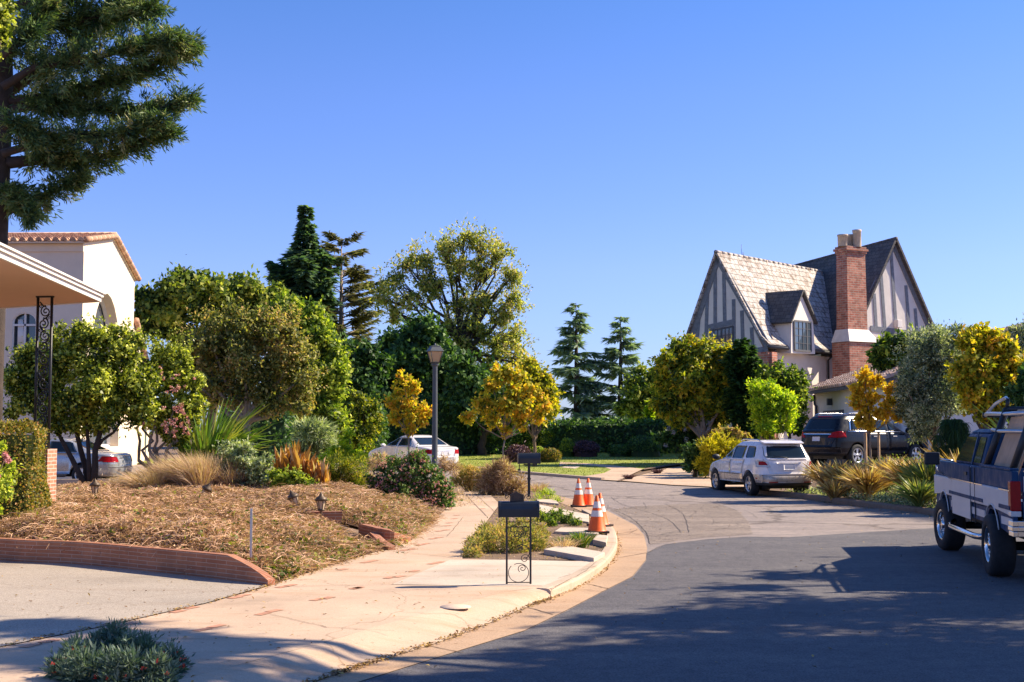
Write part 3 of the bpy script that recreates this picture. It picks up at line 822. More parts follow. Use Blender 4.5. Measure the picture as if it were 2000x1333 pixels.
for l in (((1120,972),(1180,990),(1230,1010),(1262,1040),(1268,1062)),((1183,962),(1215,985),(1300,1012),(1330,1040)),((1300,985),(1335,1005),(1345,1040)),((1262,1082),(1300,1064),(1380,1054)),((1240,990),(1330,985),(1400,985),(1440,998)),((1050,940),(1180,958),(1290,972)),((1100,937),(1250,950),(1385,966)),((1340,1010),(1420,1002)),((1380,1054),(1460,1049),(1540,1050))): joint(smooth_line(list(l), 3), .0095, .015)
for _ in range(26):
    a, b_ = rnd.uniform(1150,1450), rnd.uniform(965,1045); joint(smooth_line([(a,b_),(a+rnd.uniform(-40,60),b_+rnd.uniform(-9,9)),(a+rnd.uniform(20,90),b_+rnd.uniform(-12,12))],3), .0092, .010)
o = mb.build('road_cracks', tm); o['kind'] = 'structure'
# round utility cover
mb = MB(); c = flat(890,1186,.12); mb.lathe([(.001,.128),(.16,.128),(.165,.12)], (c.x, c.y, 0), 28)
o = mb.build('utility_cover', mat('cover_cement', (.62,.47,.35), .85, .1, 8, .2)); tag(o, 'round pale utility cover set flush in the pink footway', 'utility cover')
# planting strip soil and stepping slabs
area('planting_soil', fl([(903,1092),(907,1060),(950,1020),(976,985),(950,962),(946,952),(1030,952),(1062,968),(1120,992),(1160,1012),(1180,1030),(1190,1060),(1172,1092)], .12), .105, M['soil'], 2, zf=lambda x, y: 0)
def slab(px4, label, h=.05, z=.11):
    p = [flat(a, b, z+h) for a, b in px4]
    mb = MB(); mb.hexa([(v.x, v.y, z-.02) for v in p], [(v.x, v.y, z+h) for v in p])
    o = mb.build('paving_slab', M['pale'], bevel=.008); tag(o, label, 'paving slab', 'flagstones crossing the planting strip')
slab([(1062,1073),(1160,1090),(1181,1079),(1098,1064)], 'long pale flagstone behind the mailbox on twin posts, nearest of its row', .07)
slab([(1158,1054),(1184,1060),(1187,1046),(1165,1044)], 'small square flagstone just in front of the nearest cone', .08)
slab([(1083,1038),(1170,1043),(1164,1031),(1095,1030)], 'thin flagstone running under the two near cones', .04)
slab([(1040,1000),(1150,1020),(1150,1005),(1050,985)], 'wide flat flagstone beside the low green shrub', .03)
slab([(1050,980),(1092,984),(1085,976),(1048,975)], 'narrow flagstone behind the planting strip, farthest of its row', .04)
# far side: lawns, footway and concrete driveways
lawn_b = gl([(1345,884),(1200,883),(1080,885),(1000,886),(900,886),(760,886),(640,886)], 0)
lawn_main = [p for p in far_edge[1:5]] + gl([(1000,925),(1060,929),(1078,925),(1090,912),(1150,907),(1200,911),(1256,918),(1290,912),(1340,908)], 0) + lawn_b + [(-14,64),(-24,62)]
Lw = area('lawn', lawn_main, .02, None or mat('lawn_turf', (.25,.29,.04), .95, .3, 1.2, .5, bscale=60), 1.5)
strip = gl([(1060,929),(1078,925),(1092,913),(1110,908),(1150,911),(1180,914),(1194,919),(1180,926),(1150,931),(1120,931.5),(1080,930)], 0)
area('verge', strip, .03, M['walk'] and bpy.data.materials['lawn_turf'], 1.5)
area('far_walk', gl([(1092,913),(1094,904),(1150,907),(1200,911),(1256,918),(1214,938),(1206,941),(1174,939),(1130,934),(1180,926),(1194,919),(1180,914),(1150,911),(1110,908)], 0), .034, M['walk'], 1.5)
area('far_driveway', gl([(1214,941),(1225,934),(1262,924),(1300,917),(1345,913),(1400,910),(1500,912),(1530,940),(1450,962),(1386,952.5),(1312,949)], 0), .03, M['walk'], 1.5)
area('lawn_slab', gl([(1096,915),(1110,911.5),(1134,913),(1124,917.5)], 0), .04, M['pale'], 3)
# grass blades on both lawns
def scatter_grass(name, polys, dens, label, h=.035):
    cl = Cloud(); P_ = []
    for poly in polys:
        xs = [p[0] for p in poly]; ys = [p[1] for p in poly]
        A = (max(xs)-min(xs))*(max(ys)-min(ys))
        x = RG.uniform(min(xs), max(xs), int(A*dens)); y = RG.uniform(min(ys), max(ys), int(A*dens))
        k = in_poly_n(x, y, poly); x = x[k]; y = y[k]
        P_.append(np.stack([x, y, Hn(x, y)+.02], 1))
    P_ = np.concatenate(P_); n = len(P_)
    a = rdir(n)*.5 + np.array([0,0,1.]); tn = .5+.25*np.sin(P_[:,0]*.9+P_[:,1]*.5)*np.cos(P_[:,1]*.8)+RG.normal(size=n)*.2
    cl.leaves(P_, a, rdir(n), h*RG.uniform(.6,1.4,n), .035, tn)
    o = cl.build(name, L['grass']); tag(o, label, 'grass', kind='stuff')
scatter_grass('lawn_grass', [lawn_main, strip], 45, 'short green lawn grass on the far side of the street')

# ------------------------------------------------------------------ ribbon walls of brick
def ribbon_wall(mb, pts, h, wd, zb=0, uvs=None, hs=None):
    o0 = len(mb.v); U = 0; prev = None
    for i, p in enumerate(pts):
        p = Vector((p[0], p[1], 0))
        if prev is not None: U += (p-prev).length
        a = Vector((*pts[max(i-1,0)][:2], 0)); b = Vector((*pts[min(i+1,len(pts)-1)][:2], 0)); t = (b-a).normalized(); n = Vector((-t.y, t.x, 0))
        hh = hs[i] if hs else h
        for s_, z, u2 in ((0, zb, 0), (0, zb+hh, hh), (1, zb+hh, hh+wd), (1, zb, 2*hh+wd)):
            mb.v.append(tuple(p + n*wd*s_ + Vector((0,0,z)))); uvs.append((U, u2, 0))
        prev = p
    for i in range(len(pts)-1):
        for j in range(3): mb.f.append([o0+i*4+j, o0+(i+1)*4+j, o0+(i+1)*4+j+1, o0+i*4+j+1]); mb.m.append(0); mb.sm.append(False)
    mb.f.append([o0, o0+1, o0+2, o0+3]); e = o0+(len(pts)-1)*4; mb.f.append([e+3, e+2, e+1, e]); mb.m += [0,0]; mb.sm += [False, False]
def finish_wall(mb, uvs, name, label, cat='wall'):
    o = mb.build(name, M['brick'])
    at = o.data.attributes.new('uvb', 'FLOAT_VECTOR', 'POINT'); at.data.foreach_set('vector', np.array(uvs, dtype=np.float32).ravel())
    bmx = bmesh.new(); bmx.from_mesh(o.data); bmesh.ops.recalc_face_normals(bmx, faces=bmx.faces[:]); bmx.to_mesh(o.data); bmx.free()
    tag(o, label, cat); return o
wl = smooth_line([(v.x, v.y) for v in WALL_W], 5)
hs = []
for i, p in enumerate(wl):
    t = i/(len(wl)-1); hs.append(.33 if t < .84 else .33 - .25*((t-.84)/.16)**1.1)
mb = MB(); uvs = []; ribbon_wall(mb, wl, .3, .11, .1, uvs, hs)
finish_wall(mb, uvs, 'brick_wall', 'low curved red brick retaining wall along the grey driveway')
mb = MB(); uvs = []
l2 = smooth_line([(lambda v: (v.x, v.y))(flat(a, b, .12)) for a, b in ((700,1053),(735,1062),(770,1064),(803,1058))][::1], 4)
ribbon_wall(mb, l2, .3, .12, .1, uvs, [.27,.28,.28,.28,.27,.27,.26,.25,.22,.19,.15,.12,.09])
finish_wall(mb, uvs, 'brick_wall', 'short curved brick wall end at the footway, dipping beside the ivy')
mb = MB(); uvs = []
l3 = [(lambda v: (v.x, v.y))(flat(a, b, .12)) for a, b in ((722,1062),(740,1071),(758,1075))]
ribbon_wall(mb, l3, .3, .12, .1, uvs, [.20,.13,.08])
finish_wall(mb, uvs, 'brick_wall', 'small sloping brick wall stub in front of the curved one by the footway')
mb = MB(); uvs = []
a = G(628,1022,.0); b = G(668,1030,0)
ribbon_wall(mb, [(a.x-.9, a.y+.35), (a.x, a.y), (b.x, b.y)], .19, .15, a.z-.0, uvs)
finish_wall(mb, uvs, 'brick_wall', 'brick wall end beside the garden lanterns between the two ivy beds')

# ------------------------------------------------------------------ dry ivy beds
def ivy_bed(name, poly, n_tw, n_lf, n_gr, label, th=.12):
    edge = poly + [poly[0]]
    xs = [p[0] for p in poly]; ys = [p[1] for p in poly]
    def hz(x, y):
        d = dist_n(x, y, edge); dw = dist_n(x, y, wl)
        return Hn(x, y) + .03 - .22*(1-sm(dw/1.1)) + th*sm(d/.55) + (.05*np.sin(x*2.1+y)*np.sin(y*1.7-x*.6) + .05*np.sin(x*3.7-y*1.3)*np.sin(y*2.9+x*1.1) + .035*np.sin(x*7.1+y*2.3)*np.sin(y*6.3-x*2.2))*sm(d/.8)
    cl = Cloud(); st = .25
    X_, Y_ = np.meshgrid(np.arange(min(xs), max(xs), st), np.arange(min(ys), max(ys), st)); X_ = X_.ravel(); Y_ = Y_.ravel()
    k = in_poly_n(X_+st/2, Y_+st/2, poly); X_ = X_[k]; Y_ = Y_[k]
    V = np.stack([np.stack([X_+a, Y_+b, hz(X_+a, Y_+b)-.05], 1) for a, b in ((0,0),(st,0),(st,st),(0,st))], 1)
    cl.quads(V, np.zeros(len(V))+.05)
    def pick(n):
        x = RG.uniform(min(xs), max(xs), n*4); y = RG.uniform(min(ys), max(ys), n*4)
        k = in_poly_n(x, y, poly); x = x[k][:n]; y = y[k][:n]
        return np.stack([x, y, hz(x, y)], 1)
    p = pick(n_tw); n = len(p); p[:, 2] += RG.uniform(-.03, .05, n)
    d = rdir(n); d[:, 2] *= .3; ln = RG.uniform(.10, .38, n)
    q = RG.normal(size=(n,3))*.35
    t = np.linspace(0,1,4)
    P0 = p[:, None, :] + d[:, None, :]*ln[:, None, None]*t[None, :, None] + q[:, None, :]*ln[:, None, None]*(t*(1-t))[None, :, None]
    P0[:, :, 2] += (.05*RG.random(n))[:, None]*(t*(1-t)*4)[None]
    cl.strips(P0, np.array([.009,.010,.008,.004]), np.clip(RG.normal(.60,.22,n) + .16*np.sin(p[:,0]*1.9+p[:,1]*.7)*np.cos(p[:,1]*2.1-p[:,0]*.5),0,1))  # slow tint shift paints dark shadow patches into the vines
    p = pick(n_lf); n = len(p); p[:, 2] += RG.uniform(-.03,.05,n)
    cl.leaves(p, rdir(n), rdir(n)+np.array([0,0,.7]), .06*RG.uniform(.6,1.3,n), .04, RG.uniform(.15,1,n), fold=.4)
    o = cl.build(name, L['ivy_dry']); tag(o, label, 'ivy', kind='stuff')
    # surviving green leaves, thicker towards the footway
    cg = Cloud(); p = pick(n_gr*3)
    k = RG.random(len(p)) < (.13 + .9*np.exp(-dist_n(p[:,0], p[:,1], SIDE_EDGE)/.7)); p = p[k]; n = len(p); p[:, 2] += RG.uniform(.0,.06,n)
    cg.leaves(p, rdir(n), rdir(n)*.7+np.array([0,0,1]), .075*RG.uniform(.6,1.3,n), .065, RG.random(n), fold=.2)
    for V_ in cg.V: pass
    o = cg.build(name.replace('dry_vines','green_ivy'), L['ivy']); tag(o, label.replace('dry tangled brown vines', 'scattered green ivy leaves'), 'ivy', kind='stuff')
off = [(p[0]+.06, p[1]+.17) for p in wl]
bed1 = [(-14, 19.6)] + off[3:] + fl([(560,1134),(620,1113),(690,1090),(752,1073)], .12) + fl([(700,1050)], .3) + gl([(655,1035),(600,1020),(560,1005),(480,992),(430,985),(330,978),(240,972)]) + [at_Y(100, 25.5), at_Y(40, 24.0), at_Y(-200, 22.5)]
ivy_bed('dry_vines', bed1, 70000, 15000, 9000, 'dry tangled brown vines covering the front garden bed above the brick wall')
bed2 = fl([(806,1056),(830,1035),(848,1016)], .12) + [at_Y(850, 29.5), at_Y(760, 29.6), at_Y(650, 30.3), at_Y(500, 31.5), at_Y(300, 32.5), at_Y(100, 32.5), at_Y(95, 27.0), at_Y(250, 26.6)] + gl([(430,975),(520,984),(590,996),(640,1008),(680,1022),(720,1033),(750,1038)]) + fl([(780,1050)], .4)
ivy_bed('dry_vines', bed2, 46000, 10000, 5200, 'dry tangled brown vines in the rear garden bed behind the lanterns')

# fallen leaves and twigs on paving and road
cl = Cloud(); pts = []
def line_scatter(line, n, w, z):
    for _ in range(n):
        i = rnd.randrange(len(line)-1); t = rnd.random(); a = line[i]; b = line[i+1]
        pts.append((a[0]+(b[0]-a[0])*t + rnd.gauss(0, w), a[1]+(b[1]-a[1])*t + rnd.gauss(0, w), z))
line_scatter(gin[3:15], 1500, .035, .02)
line_scatter(fl([(0,1264),(200,1224),(400,1179),(523,1146)], .12), 260, .04, .13)
line_scatter(fl([(523,1146),(620,1115),(755,1074)], .12), 260, .05, .13)
for _ in range(260):
    v = flat(rnd.uniform(0,1100), rnd.uniform(1110,1333), .12)
    if in_poly(v.x, v.y, walk) or v.x < -2: pts.append((v.x, v.y, .13))
for _ in range(420):
    x = rnd.uniform(-1, 9); y = rnd.uniform(11, 34)
    if in_poly(x, y, near_edge+near_far+far_edge+right_edge): pts.append((x, y, .012))
for _ in range(700):
    y = rnd.uniform(22, 38); x = np.interp(y, [p[1] for p in RK], [p[0] for p in RK]) - abs(rnd.gauss(0,.2))
    pts.append((x, y, .012))
p = np.array(pts); n = len(p)
cl.leaves(p, rdir(n)*np.array([1,1,.25]), rdir(n)*.35+np.array([0,0,1]), RG.uniform(.02,.055,n), RG.uniform(.012,.03,n), RG.random(n), fold=.3)
o = cl.build('fallen_leaves', L['litter']); tag(o, 'small fallen leaves scattered over the street, gutter and footway', 'leaf litter', kind='stuff')
# ================================================================== street furniture
def spiral(c, r0, turns, a0, ex, ey, n=22, rmin=.12, d=1):
    """scroll: shrinking spiral in the plane ex, ey"""
    c = Vector(c); out = []
    for i in range(n+1):
        t = i/n; r = r0*(1-t*(1-rmin)); a = a0 + d*turns*2*math.pi*t
        out.append(c + Vector(ex)*r*math.cos(a) + Vector(ey)*r*math.sin(a))
    return out
ZU = Vector((0,0,1))
def mailbox_shape(mb, c, ln, w_, h, axis):
    """domed rural mailbox; long axis given"""
    ax_ = Vector(axis).normalized(); sd = ZU.cross(ax_)
    prof = [(-w_/2, 0), (w_/2, 0), (w_/2, h*.5)]
    for i in range(1, 8):
        a = math.pi*i/8; prof.append((w_/2*math.cos(a), h*.5 + h*.5*math.sin(a)))
    prof.append((-w_/2, h*.5))
    base = Vector(c) - ax_*ln/2
    mb.prism([base + sd*x + ZU*z for x, z in prof], ax_*ln, smooth=False)
    for t in (-1, 1):      # raised rims at both ends
        b2 = Vector(c) + ax_*(t*ln/2 - .012) 
        mb.prism([b2 + sd*x*1.045 + ZU*((z-h/2)*1.045+h/2) for x, z in prof], ax_*.024)
# near mailbox on a twin post scroll stand
c = flat(1013, 1141, .124)
root = empty('mailbox', c, 'black mailbox on a wrought iron scroll stand, nearest one on the pale pad', 'mailbox'); root.scale = (1,1,.93)
ex = Vector((1, .05, 0)).normalized(); hw = 23*S(16)
mb = MB()
for s in (-1, 1): mb.box(c + ex*hw*s + ZU*.43, (.024, .024, .88))
mb.build('post', M['iron'], root)
mb = MB()
for z in (.02, .80, .735): mb.tube([c - ex*hw + ZU*z, c + ex*hw + ZU*z], .006 if z > .1 else .007, 5)
def sc_(cx, cz, r, turns, a0, d=1, rmin=.12): mb.tube(spiral(c + ex*cx + ZU*cz, r, turns, a0, ex, ZU, 26, rmin, d), .005, 5)
sc_(.0, .145, .125, .95, math.pi*.75, 1, .95); sc_(.045, .20, .055, 1.6, math.pi*1.3, -1); sc_(.075, .325, .06, 1.6, 0, 1); sc_(.03, .42, .11, .55, -1.1, 1, .7)
sc_(.02, .455, .035, 1.5, 2.0, -1); sc_(-.03, .52, .10, .6, 2.2, -1, .7); sc_(-.02, .64, .06, 1.7, -1.5, 1); sc_(.04, .65, .05, 1.6, 1.3, -1); sc_(-.06, .70, .06, .8, .2, 1, .5); sc_(.085, .70, .05, .8, 3, -1, .5)
mb.build('scroll', M['iron'], root)
mb = MB(); mailbox_shape(mb, c + ZU*.865, .475, .165, .205, ex); mb.build('box', M['mailblack'], root, bevel=.004)
mb = MB(); p0 = c + ZU*1.065 - ex*.02
pl = [(-.085,0),(.085,0),(.085,.09),(.05,.10),(.02,.115),(-.0,.13),(-.03,.115),(-.06,.10),(-.085,.09)]
mb.prism([p0 + ex*x + ZU*z + Vector((0,-.015,0)) for x, z in pl], (0,.03,0)); mb.build('plate', M['rust'], root, bevel=.003)
mb = MB(); mb.tube(spiral(c + ZU*1.12 + ex*.115, .045, 1.3, math.pi*1.1, ex, ZU, 16, .2, -1), .0045, 5); mb.build('plate_scroll', M['iron'], root); mb = MB()
mb.tube(spiral(c + ZU*1.12 - ex*.145, .03, 1.2, -.1, ex, ZU, 14, .2, 1), .0045, 5)
mb.build('plate_scroll', M['iron'], root)
mb = MB(); mb.box(c + ex*.2 + Vector((0,-.09,.99)), (.05,.008,.02)); mb.build('flag', M['iron'], root)
# second mailbox on a single post
Y2 = 36.5; c = Vector((*at_Y(1033, Y2), .1)); s = S(Y2)
root = empty('mailbox', c, 'black mailbox on one slim post beside the round dry bush', 'mailbox')
zb = P(1033, 906, Y2).z
mb = MB(); mb.box((c.x, c.y, (zb+.05)/2), (.075,.075, zb-.0)); mb.box((c.x, c.y, zb-.03), (.3,.1,.035)); mb.box((c.x, c.y, zb-.42), (.1,.1,.05)); mb.build('post', M['iron'], root)
mb = MB(); mailbox_shape(mb, (c.x, c.y, zb), .60, .24, .30, (1,.1,0)); mb.build('box', M['mailblack'], root, bevel=.004)
mb = MB(); mb.tube([(c.x-.27,c.y-.13,zb), (c.x-.27,c.y-.13,zb-.16)], .012, 5); mb.box((c.x-.27, c.y-.13, zb-.17), (.07,.02,.05)); mb.build('flag', M['iron'], root)

# traffic cones
def cone_at(px, py, label, hpx, tilt=0, rz=.3):
    b = flat(px, py, .01 if px > 1100 and py < 1000 else .13); sc_c = 1
    root = empty('traffic_cone', b, label, 'traffic cone', 'orange traffic cones by the kerb', rz=rz)
    root.rotation_euler[0] = tilt
    h = hpx * S(b.y)
    return root, h
cone_proto = None
def make_cone(root, h):
    k = h/.91
    b = MB()
    b.box((0,0,.02), (.37,.37,.04)); b.build('base', mat('cone_base', (.05,.03,.025), .8, .3, 9, .2), root, world=False, bevel=.008)
    prof = lambda z: (.145*(1-z/h) + .028)
    def ring(z0, z1, e, name, m):
        q = MB(); q.lathe([(prof(z0)+e, z0), (prof(z1)+e, z1)], n=24); q.build(name, m, root, world=False)
    q = MB(); q.lathe([(prof(.03)+.01,.04),(prof(.05),.06),(prof(h*.5),h*.5),(prof(h)-.001,h-.01),(.018,h),(.001,h)], n=24); q.build('body', M['orange'], root, world=False)
    ring(h*.44, h*.60, .003, 'band', M['conewhite']); ring(h*.67, h*.84, .003, 'band', M['conewhite'])
CN = [(1130,990,'orange traffic cone with two white bands, leftmost of the four',54,0,.1),
      (1149,989,'orange cone just right of the leftmost one, its lower part dirty',54,0,.5),
      (1166,1041,'nearest and largest orange traffic cone, on the kerb end',72,0,.2),
      (1172,1028,'orange traffic cone half hidden behind the nearest one',64,0,.7)]
for a in CN:
    r_, h = cone_at(a[0], a[1], a[2], a[3], a[4], a[5]); make_cone(r_, h)

# street lamp
Yl = 37.0; c = Vector((*at_Y(849.5, Yl), .1)); s = S(Yl)
root = empty('street_lamp', c, 'tall grey street lamp with a tapered amber glass lantern', 'street lamp')
zt = P(849, 712, Yl).z; zr = P(849, 686, Yl).z; ztop = P(849, 676, Yl).z
gp = mat('lamp_grey', (.085,.095,.105), .45, .12, 4, .05, metal=.2)
mb = MB(); mb.lathe([(.15,0),(.15,.25),(.10,.35),(.085,.45),(.07,zt*.98),(.075,zt)], c*1.0 - Vector((0,0,c.z)), 16); mb.build('post', gp, root)
mb = MB(); mb.lathe([(.07,zt-.06),(.12,zt-.01),(.09,zt+.02),(.15,zt+.05)], (c.x,c.y,0), 16); mb.build('collar', gp, root)
b0, b1 = .10, .178
amber = mat('amber_glass', (.55,.36,.19), .25, .1, 3, .0, spec=.5)
mb = MB()
def sq(r, z, rz=.35): return [(c.x+r*math.cos(rz+math.pi/4+k*math.pi/2)*1.41, c.y+r*math.sin(rz+math.pi/4+k*math.pi/2)*1.41, z) for k in range(4)]
mb.hexa(sq(b0*.96, zt+.05), sq(b1*.96, zr-.02)); mb.build('lantern_glass', amber, root)
mb = MB()
q0, q1 = sq(b0, zt+.05), sq(b1, zr-.01)
for k in range(4): mb.tube([q0[k], q1[k]], .014, 4)
for k in range(4): mb.tube([q0[k], q0[(k+1)%4]], .012, 4); mb.tube([q1[k], q1[(k+1)%4]], .016, 4)
mb.build('lantern_frame', gp, root)
mb = MB(); mb.hexa(sq(b1*1.18, zr-.01), sq(b1*.72, ztop-.03)); mb.hexa(sq(b1*.76, ztop-.03), sq(b1*.7, ztop)); mb.lathe([(.03,ztop),(.035,ztop+.04),(.001,ztop+.08)], (c.x,c.y,0), 10)
mb.build('lamp_cap', gp, root, bevel=.006)

# garden lanterns in the ivy
def lantern(px, py, Y, label, tilt=(0,0), h=.38):
    g = P(px, py, Y)
    root = empty('garden_lantern', g, label, 'garden lantern', 'small garden lanterns among the ivy')
    br = bronze
    q = MB(); q.lathe([(.012,-.45),(.012,.06)], n=8); q.build('stake', br, root, world=False)
    q = MB(); q.lathe([(.035,.05),(.055,.07),(.05,.085),(.001,.086)], n=8); q.build('base', br, root, world=False); q = MB(); q.lathe([(.07,.215),(.10,.205),(.075,.25),(.035,.275),(.028,.30),(.012,.315),(.001,.34)], n=12); q.build('cap', br, root, world=False)
    q = MB(); q.lathe([(.045,.08),(.068,.21)], n=6); q.build('glass', lampglass, root, world=False)
    q = MB()
    for k in range(6): a = k*math.pi/3; q.tube([(.046*math.cos(a),.046*math.sin(a),.08),(.07*math.cos(a),.07*math.sin(a),.212)], .006, 4)
    q.build('cage', br, root, world=False)
    root.rotation_euler = (tilt[0], tilt[1], rnd.random()); sc__ = h/.34; root.scale = (sc__,)*3
bronze = mat('bronze_metal', (.10,.07,.045), .5, .3, 9, .2, metal=.4)
lampglass = mat('dusty_glass', (.55,.42,.28), .4, .1, 4, 0)
lantern(36, 992, 20.6, 'garden lantern at the foot of the clipped hedge, far left')
lantern(185, 973, 25.2, 'garden lantern in the dry ivy below the multi-trunk tree')
lantern(394, 975, 26.3, 'tilted garden lantern alone in the middle of the ivy', (.3, .45))
lantern(582, 997, 22.6, 'leaning garden lantern left of the brick wall end', (-.1, -.35))
lantern(627, 1006, 21.5, 'upright garden lantern standing at the brick wall end')
# marker stake
g = flat(490, 1075, .45)
mb = MB(); mb.box((g.x, g.y, g.z+.22), (.028,.012,.62)); o = mb.build('marker_stake', mat('galvanised_steel', (.42,.44,.46), .45, .15, 5, .05, metal=.5)); tag(o, 'thin grey metal marker stake standing in the dry ivy', 'stake')

# ================================================================== porch on the left
Yp = 23.0
root = empty('porch', at_Y(86, Yp) + (.6,), 'porch corner with flat white-edged roof, scrolled iron post and brick pedestal', 'porch')
zc = 4.33
def pz(px, py, z):                     # point where the picture ray meets height z
    d = ray(px, py); t = (z-CAMZ)/d.z; return Vector((d.x*t, t, z))
C0 = pz(193, 588, zc); A_ = pz(0, 503, zc); B_ = pz(0, 601, zc)
dA = (A_ - C0); A2 = C0 + dA*1.6; B2 = B_ + (B_-C0)*.8; D2 = B2 + (A2-C0)
mb = MB(); mb.prism([C0, A2, D2, B2], (0,0,.03)); mb.build('soffit', M['soffit'], root)
mb = MB()
def fascia(a, b, e, z0, z1):
    d = (b-a).normalized(); n_ = Vector((d.y, -d.x, 0))
    if n_.dot(C0 - D2) < 0: n_ = -n_
    mb.prism([a + n_*e[0] + ZU*z0 - d*0, b + n_*e[0] + ZU*z0, b + n_*e[0] + ZU*z1, a + n_*e[0] + ZU*z1], n_*(e[1]-e[0]))
for a, b in ((C0, A2), (C0, B2)):
    fascia(a, b, (0, .045), -.02, .06); fascia(a, b, (0, .085), .062, .115); fascia(a, b, (0,.12), .118, .15)
mb.build('gutter', M['whitepaint'], root)
mb = MB(); mb.prism([p + ZU*.032 for p in (C0, A2, D2, B2)], (0,0,.10)); mb.build('roof_deck', mat('gravel_roof', (.45,.42,.38), .9, .2, 8, .3), root)
# iron post
c = Vector((*at_Y(84, Yp), 0)); s = S(Yp)
zb_, zt_ = P(84, 885, Yp).z, zc
ang = R(-8); ex = Vector((math.cos(ang), math.sin(ang), 0)); ey = Vector((-ex.y, ex.x, 0)); hw = 14.5*s
mb = MB()
for a in (-1, 1): mb.tube([c + ex*hw*a + ZU*zb_, c + ex*hw*a + ZU*zt_], .027, 6)
mb.box(c + ZU*(zt_-.012), (hw*2+.06, .06, .03), ang); mb.box(c + ZU*(zb_+.01), (hw*2+.06, .06, .02), ang)
mb.build('post', M['iron'], root)
mb = MB(); z = zb_ + .12; i = 0
while z < zt_ - .12:
    d = 1 if i % 2 else -1
    mb.tube(spiral(c + ZU*z + ex*d*.02, hw*.80, 1.7, math.pi*(.5 if d > 0 else .5), ex, ZU, 22, .12, d), .013, 5)
    mb.tube([c + ZU*(z+hw*.55) + ex*d*.03, c + ZU*(z+hw*.9) - ex*d*.05, c + ZU*(z+hw*1.3) - ex*d*.09], .013, 5)
    mb.tube(spiral(c + ZU*(z+.10) - ex*d*.07, hw*.3, 1.3, 0, ex, ZU, 14, .2, -d), .0075, 5)
    z += .215; i += 1
mb.build('scrollwork', M['iron'], root)
mb = MB(); mb.box((c.x+.05, c.y, (zb_+.55)/2+.02), (.30,.34, zb_-.5+.05), ang); mb.build('pedestal', M['pbrick'], root)
pt = P(95, 985, 22.6); mb = MB(); mb.box((pt.x-.05, pt.y+.1, pt.z-.12), (.75,.7,.25), ang); mb.build('footing', M['kerb'], root, bevel=.02)

# low grey wall in front of the silver car
a = G(-120, 950); b = G(212, 947); mb = MB()
mb.prism([a, b, b + ZU*.17, a + ZU*.17], (0,.2,0)); o = mb.build('low_wall', M['kerb']); tag(o, 'low grey concrete wall edging the drive before the silver car', 'wall')

# ================================================================== helpers for houses
def quad_on(mb, o, ex, up, pts, th, nrm, mi=0):
    """flat board: outline (a,b) in plane ex/up standing th proud along nrm"""
    mb.prism([o + ex*a + up*b for a, b in pts], nrm*th, mi)
def tile_roof(mb, o, ex, sl, Lx, Ls, tw=.24, mi=0, rows=None):
    """barrel tiles: o = eave start, ex = along the eave, sl = unit vector up the slope"""
    n_ = ex.cross(sl).normalized()
    if n_.z < 0: n_ = -n_
    k = int(Lx/tw); rows = rows or max(2, int(Ls/.38)); rl = Ls/rows
    for i in range(k):
        x0 = (i+.5)*tw
        for j in range(rows):
            r0, r1 = tw*.40, tw*.33
            vs = []
            jx = rnd.uniform(-.01,.01)
            for e, (r, s_) in enumerate(((r0, j*rl - .05), (r1, (j+1)*rl+.03))):
                for q in range(6):
                    a = math.pi*q/5
                    vs.append(o + ex*(x0 + jx + r*math.cos(a)) + sl*s_ + n_*(r*math.sin(a) + (.045 if e == 0 else .01)))
            mb.add(vs, [(q, q+1, q+7, q+6)[::1] for q in range(5)] + [(5,4,3,2,1,0)], mi if rnd.random() < .8 else mi+1, False)
clay = mat('clay_tile', (.44,.245,.155), .85, .25, 2.2, .3); clay2 = mat('pale_clay_tile', (.56,.36,.24), .85, .25, 3, .3); dkwood = mat('dark_timber', (.075,.08,.095), .7, .2, 5, .2)
glassm = mat('window_glass', (.05,.075,.10), .06, 0, spec=.9)
# ================================================================== left house
root = empty('stucco_house', at_Y(158, 46)+(0,), 'cream stucco house with clay tile roof and arched windows, far left', 'house')
K = Vector((*at_Y(158, 46), 0)); d1 = Vector((-1.55, 12.1, 0)).normalized(); Lg = 11.3
zE = P(158, 470, 46).z; zE -= .06; zR = zE + 1.0
fx = Vector((-1, .03, 0)).normalized()
nG = Vector((d1.y, -d1.x, 0))          # lit gable face looks right
if nG.x < 0: nG = -nG
# gable wall with the arched opening (built as an outline with the opening cut by ordering)
aw0, aw1 = 0, 0
def on_face(px, py):
    d = ray(px, py); o = Vector((0,0,CAMZ)); t = nG.dot(K - o)/nG.dot(d); p = o + d*t
    return (p - K).dot(d1), p.z
x0, _ = on_face(180, 620); x1, _ = on_face(236, 620); _, ztp = on_face(207, 572); zsp = ztp - (x1-x0)/2*.9
bmx = MB()
def face_poly(pts, hole):
    """wall sheet with one hole, joined by a bridge so it stays one polygon"""
    vs = [Vector((a, b, 0)) for a, b in pts]; hs_ = [Vector((a, b, 0)) for a, b in hole]
    tr = tessellate_polygon([vs, hs_]); allv = vs + hs_
    return allv, tr
outline = [(0,-.2),(Lg+5.2,-.2),(Lg+5.2,zE-4.6),(Lg+4.9,zE-4.4),(Lg,zE-1.9),(Lg,zE),(Lg/2,zR),(0,zE)]
hole = [(x0,zsp-3.2)] + [((x0+x1)/2-(x1-x0)/2*math.cos(math.pi*i/12), zsp+(x1-x0)/2*.9*math.sin(math.pi*i/12)) for i in range(13)] + [(x1,zsp-3.2)]
av, tr = face_poly(outline, hole)
bmx.add([K + d1*v.x + ZU*v.y for v in av], [t if (av[t[1]]-av[t[0]]).cross(av[t[2]]-av[t[0]]).z*1 > 0 else t[::-1] for t in tr])
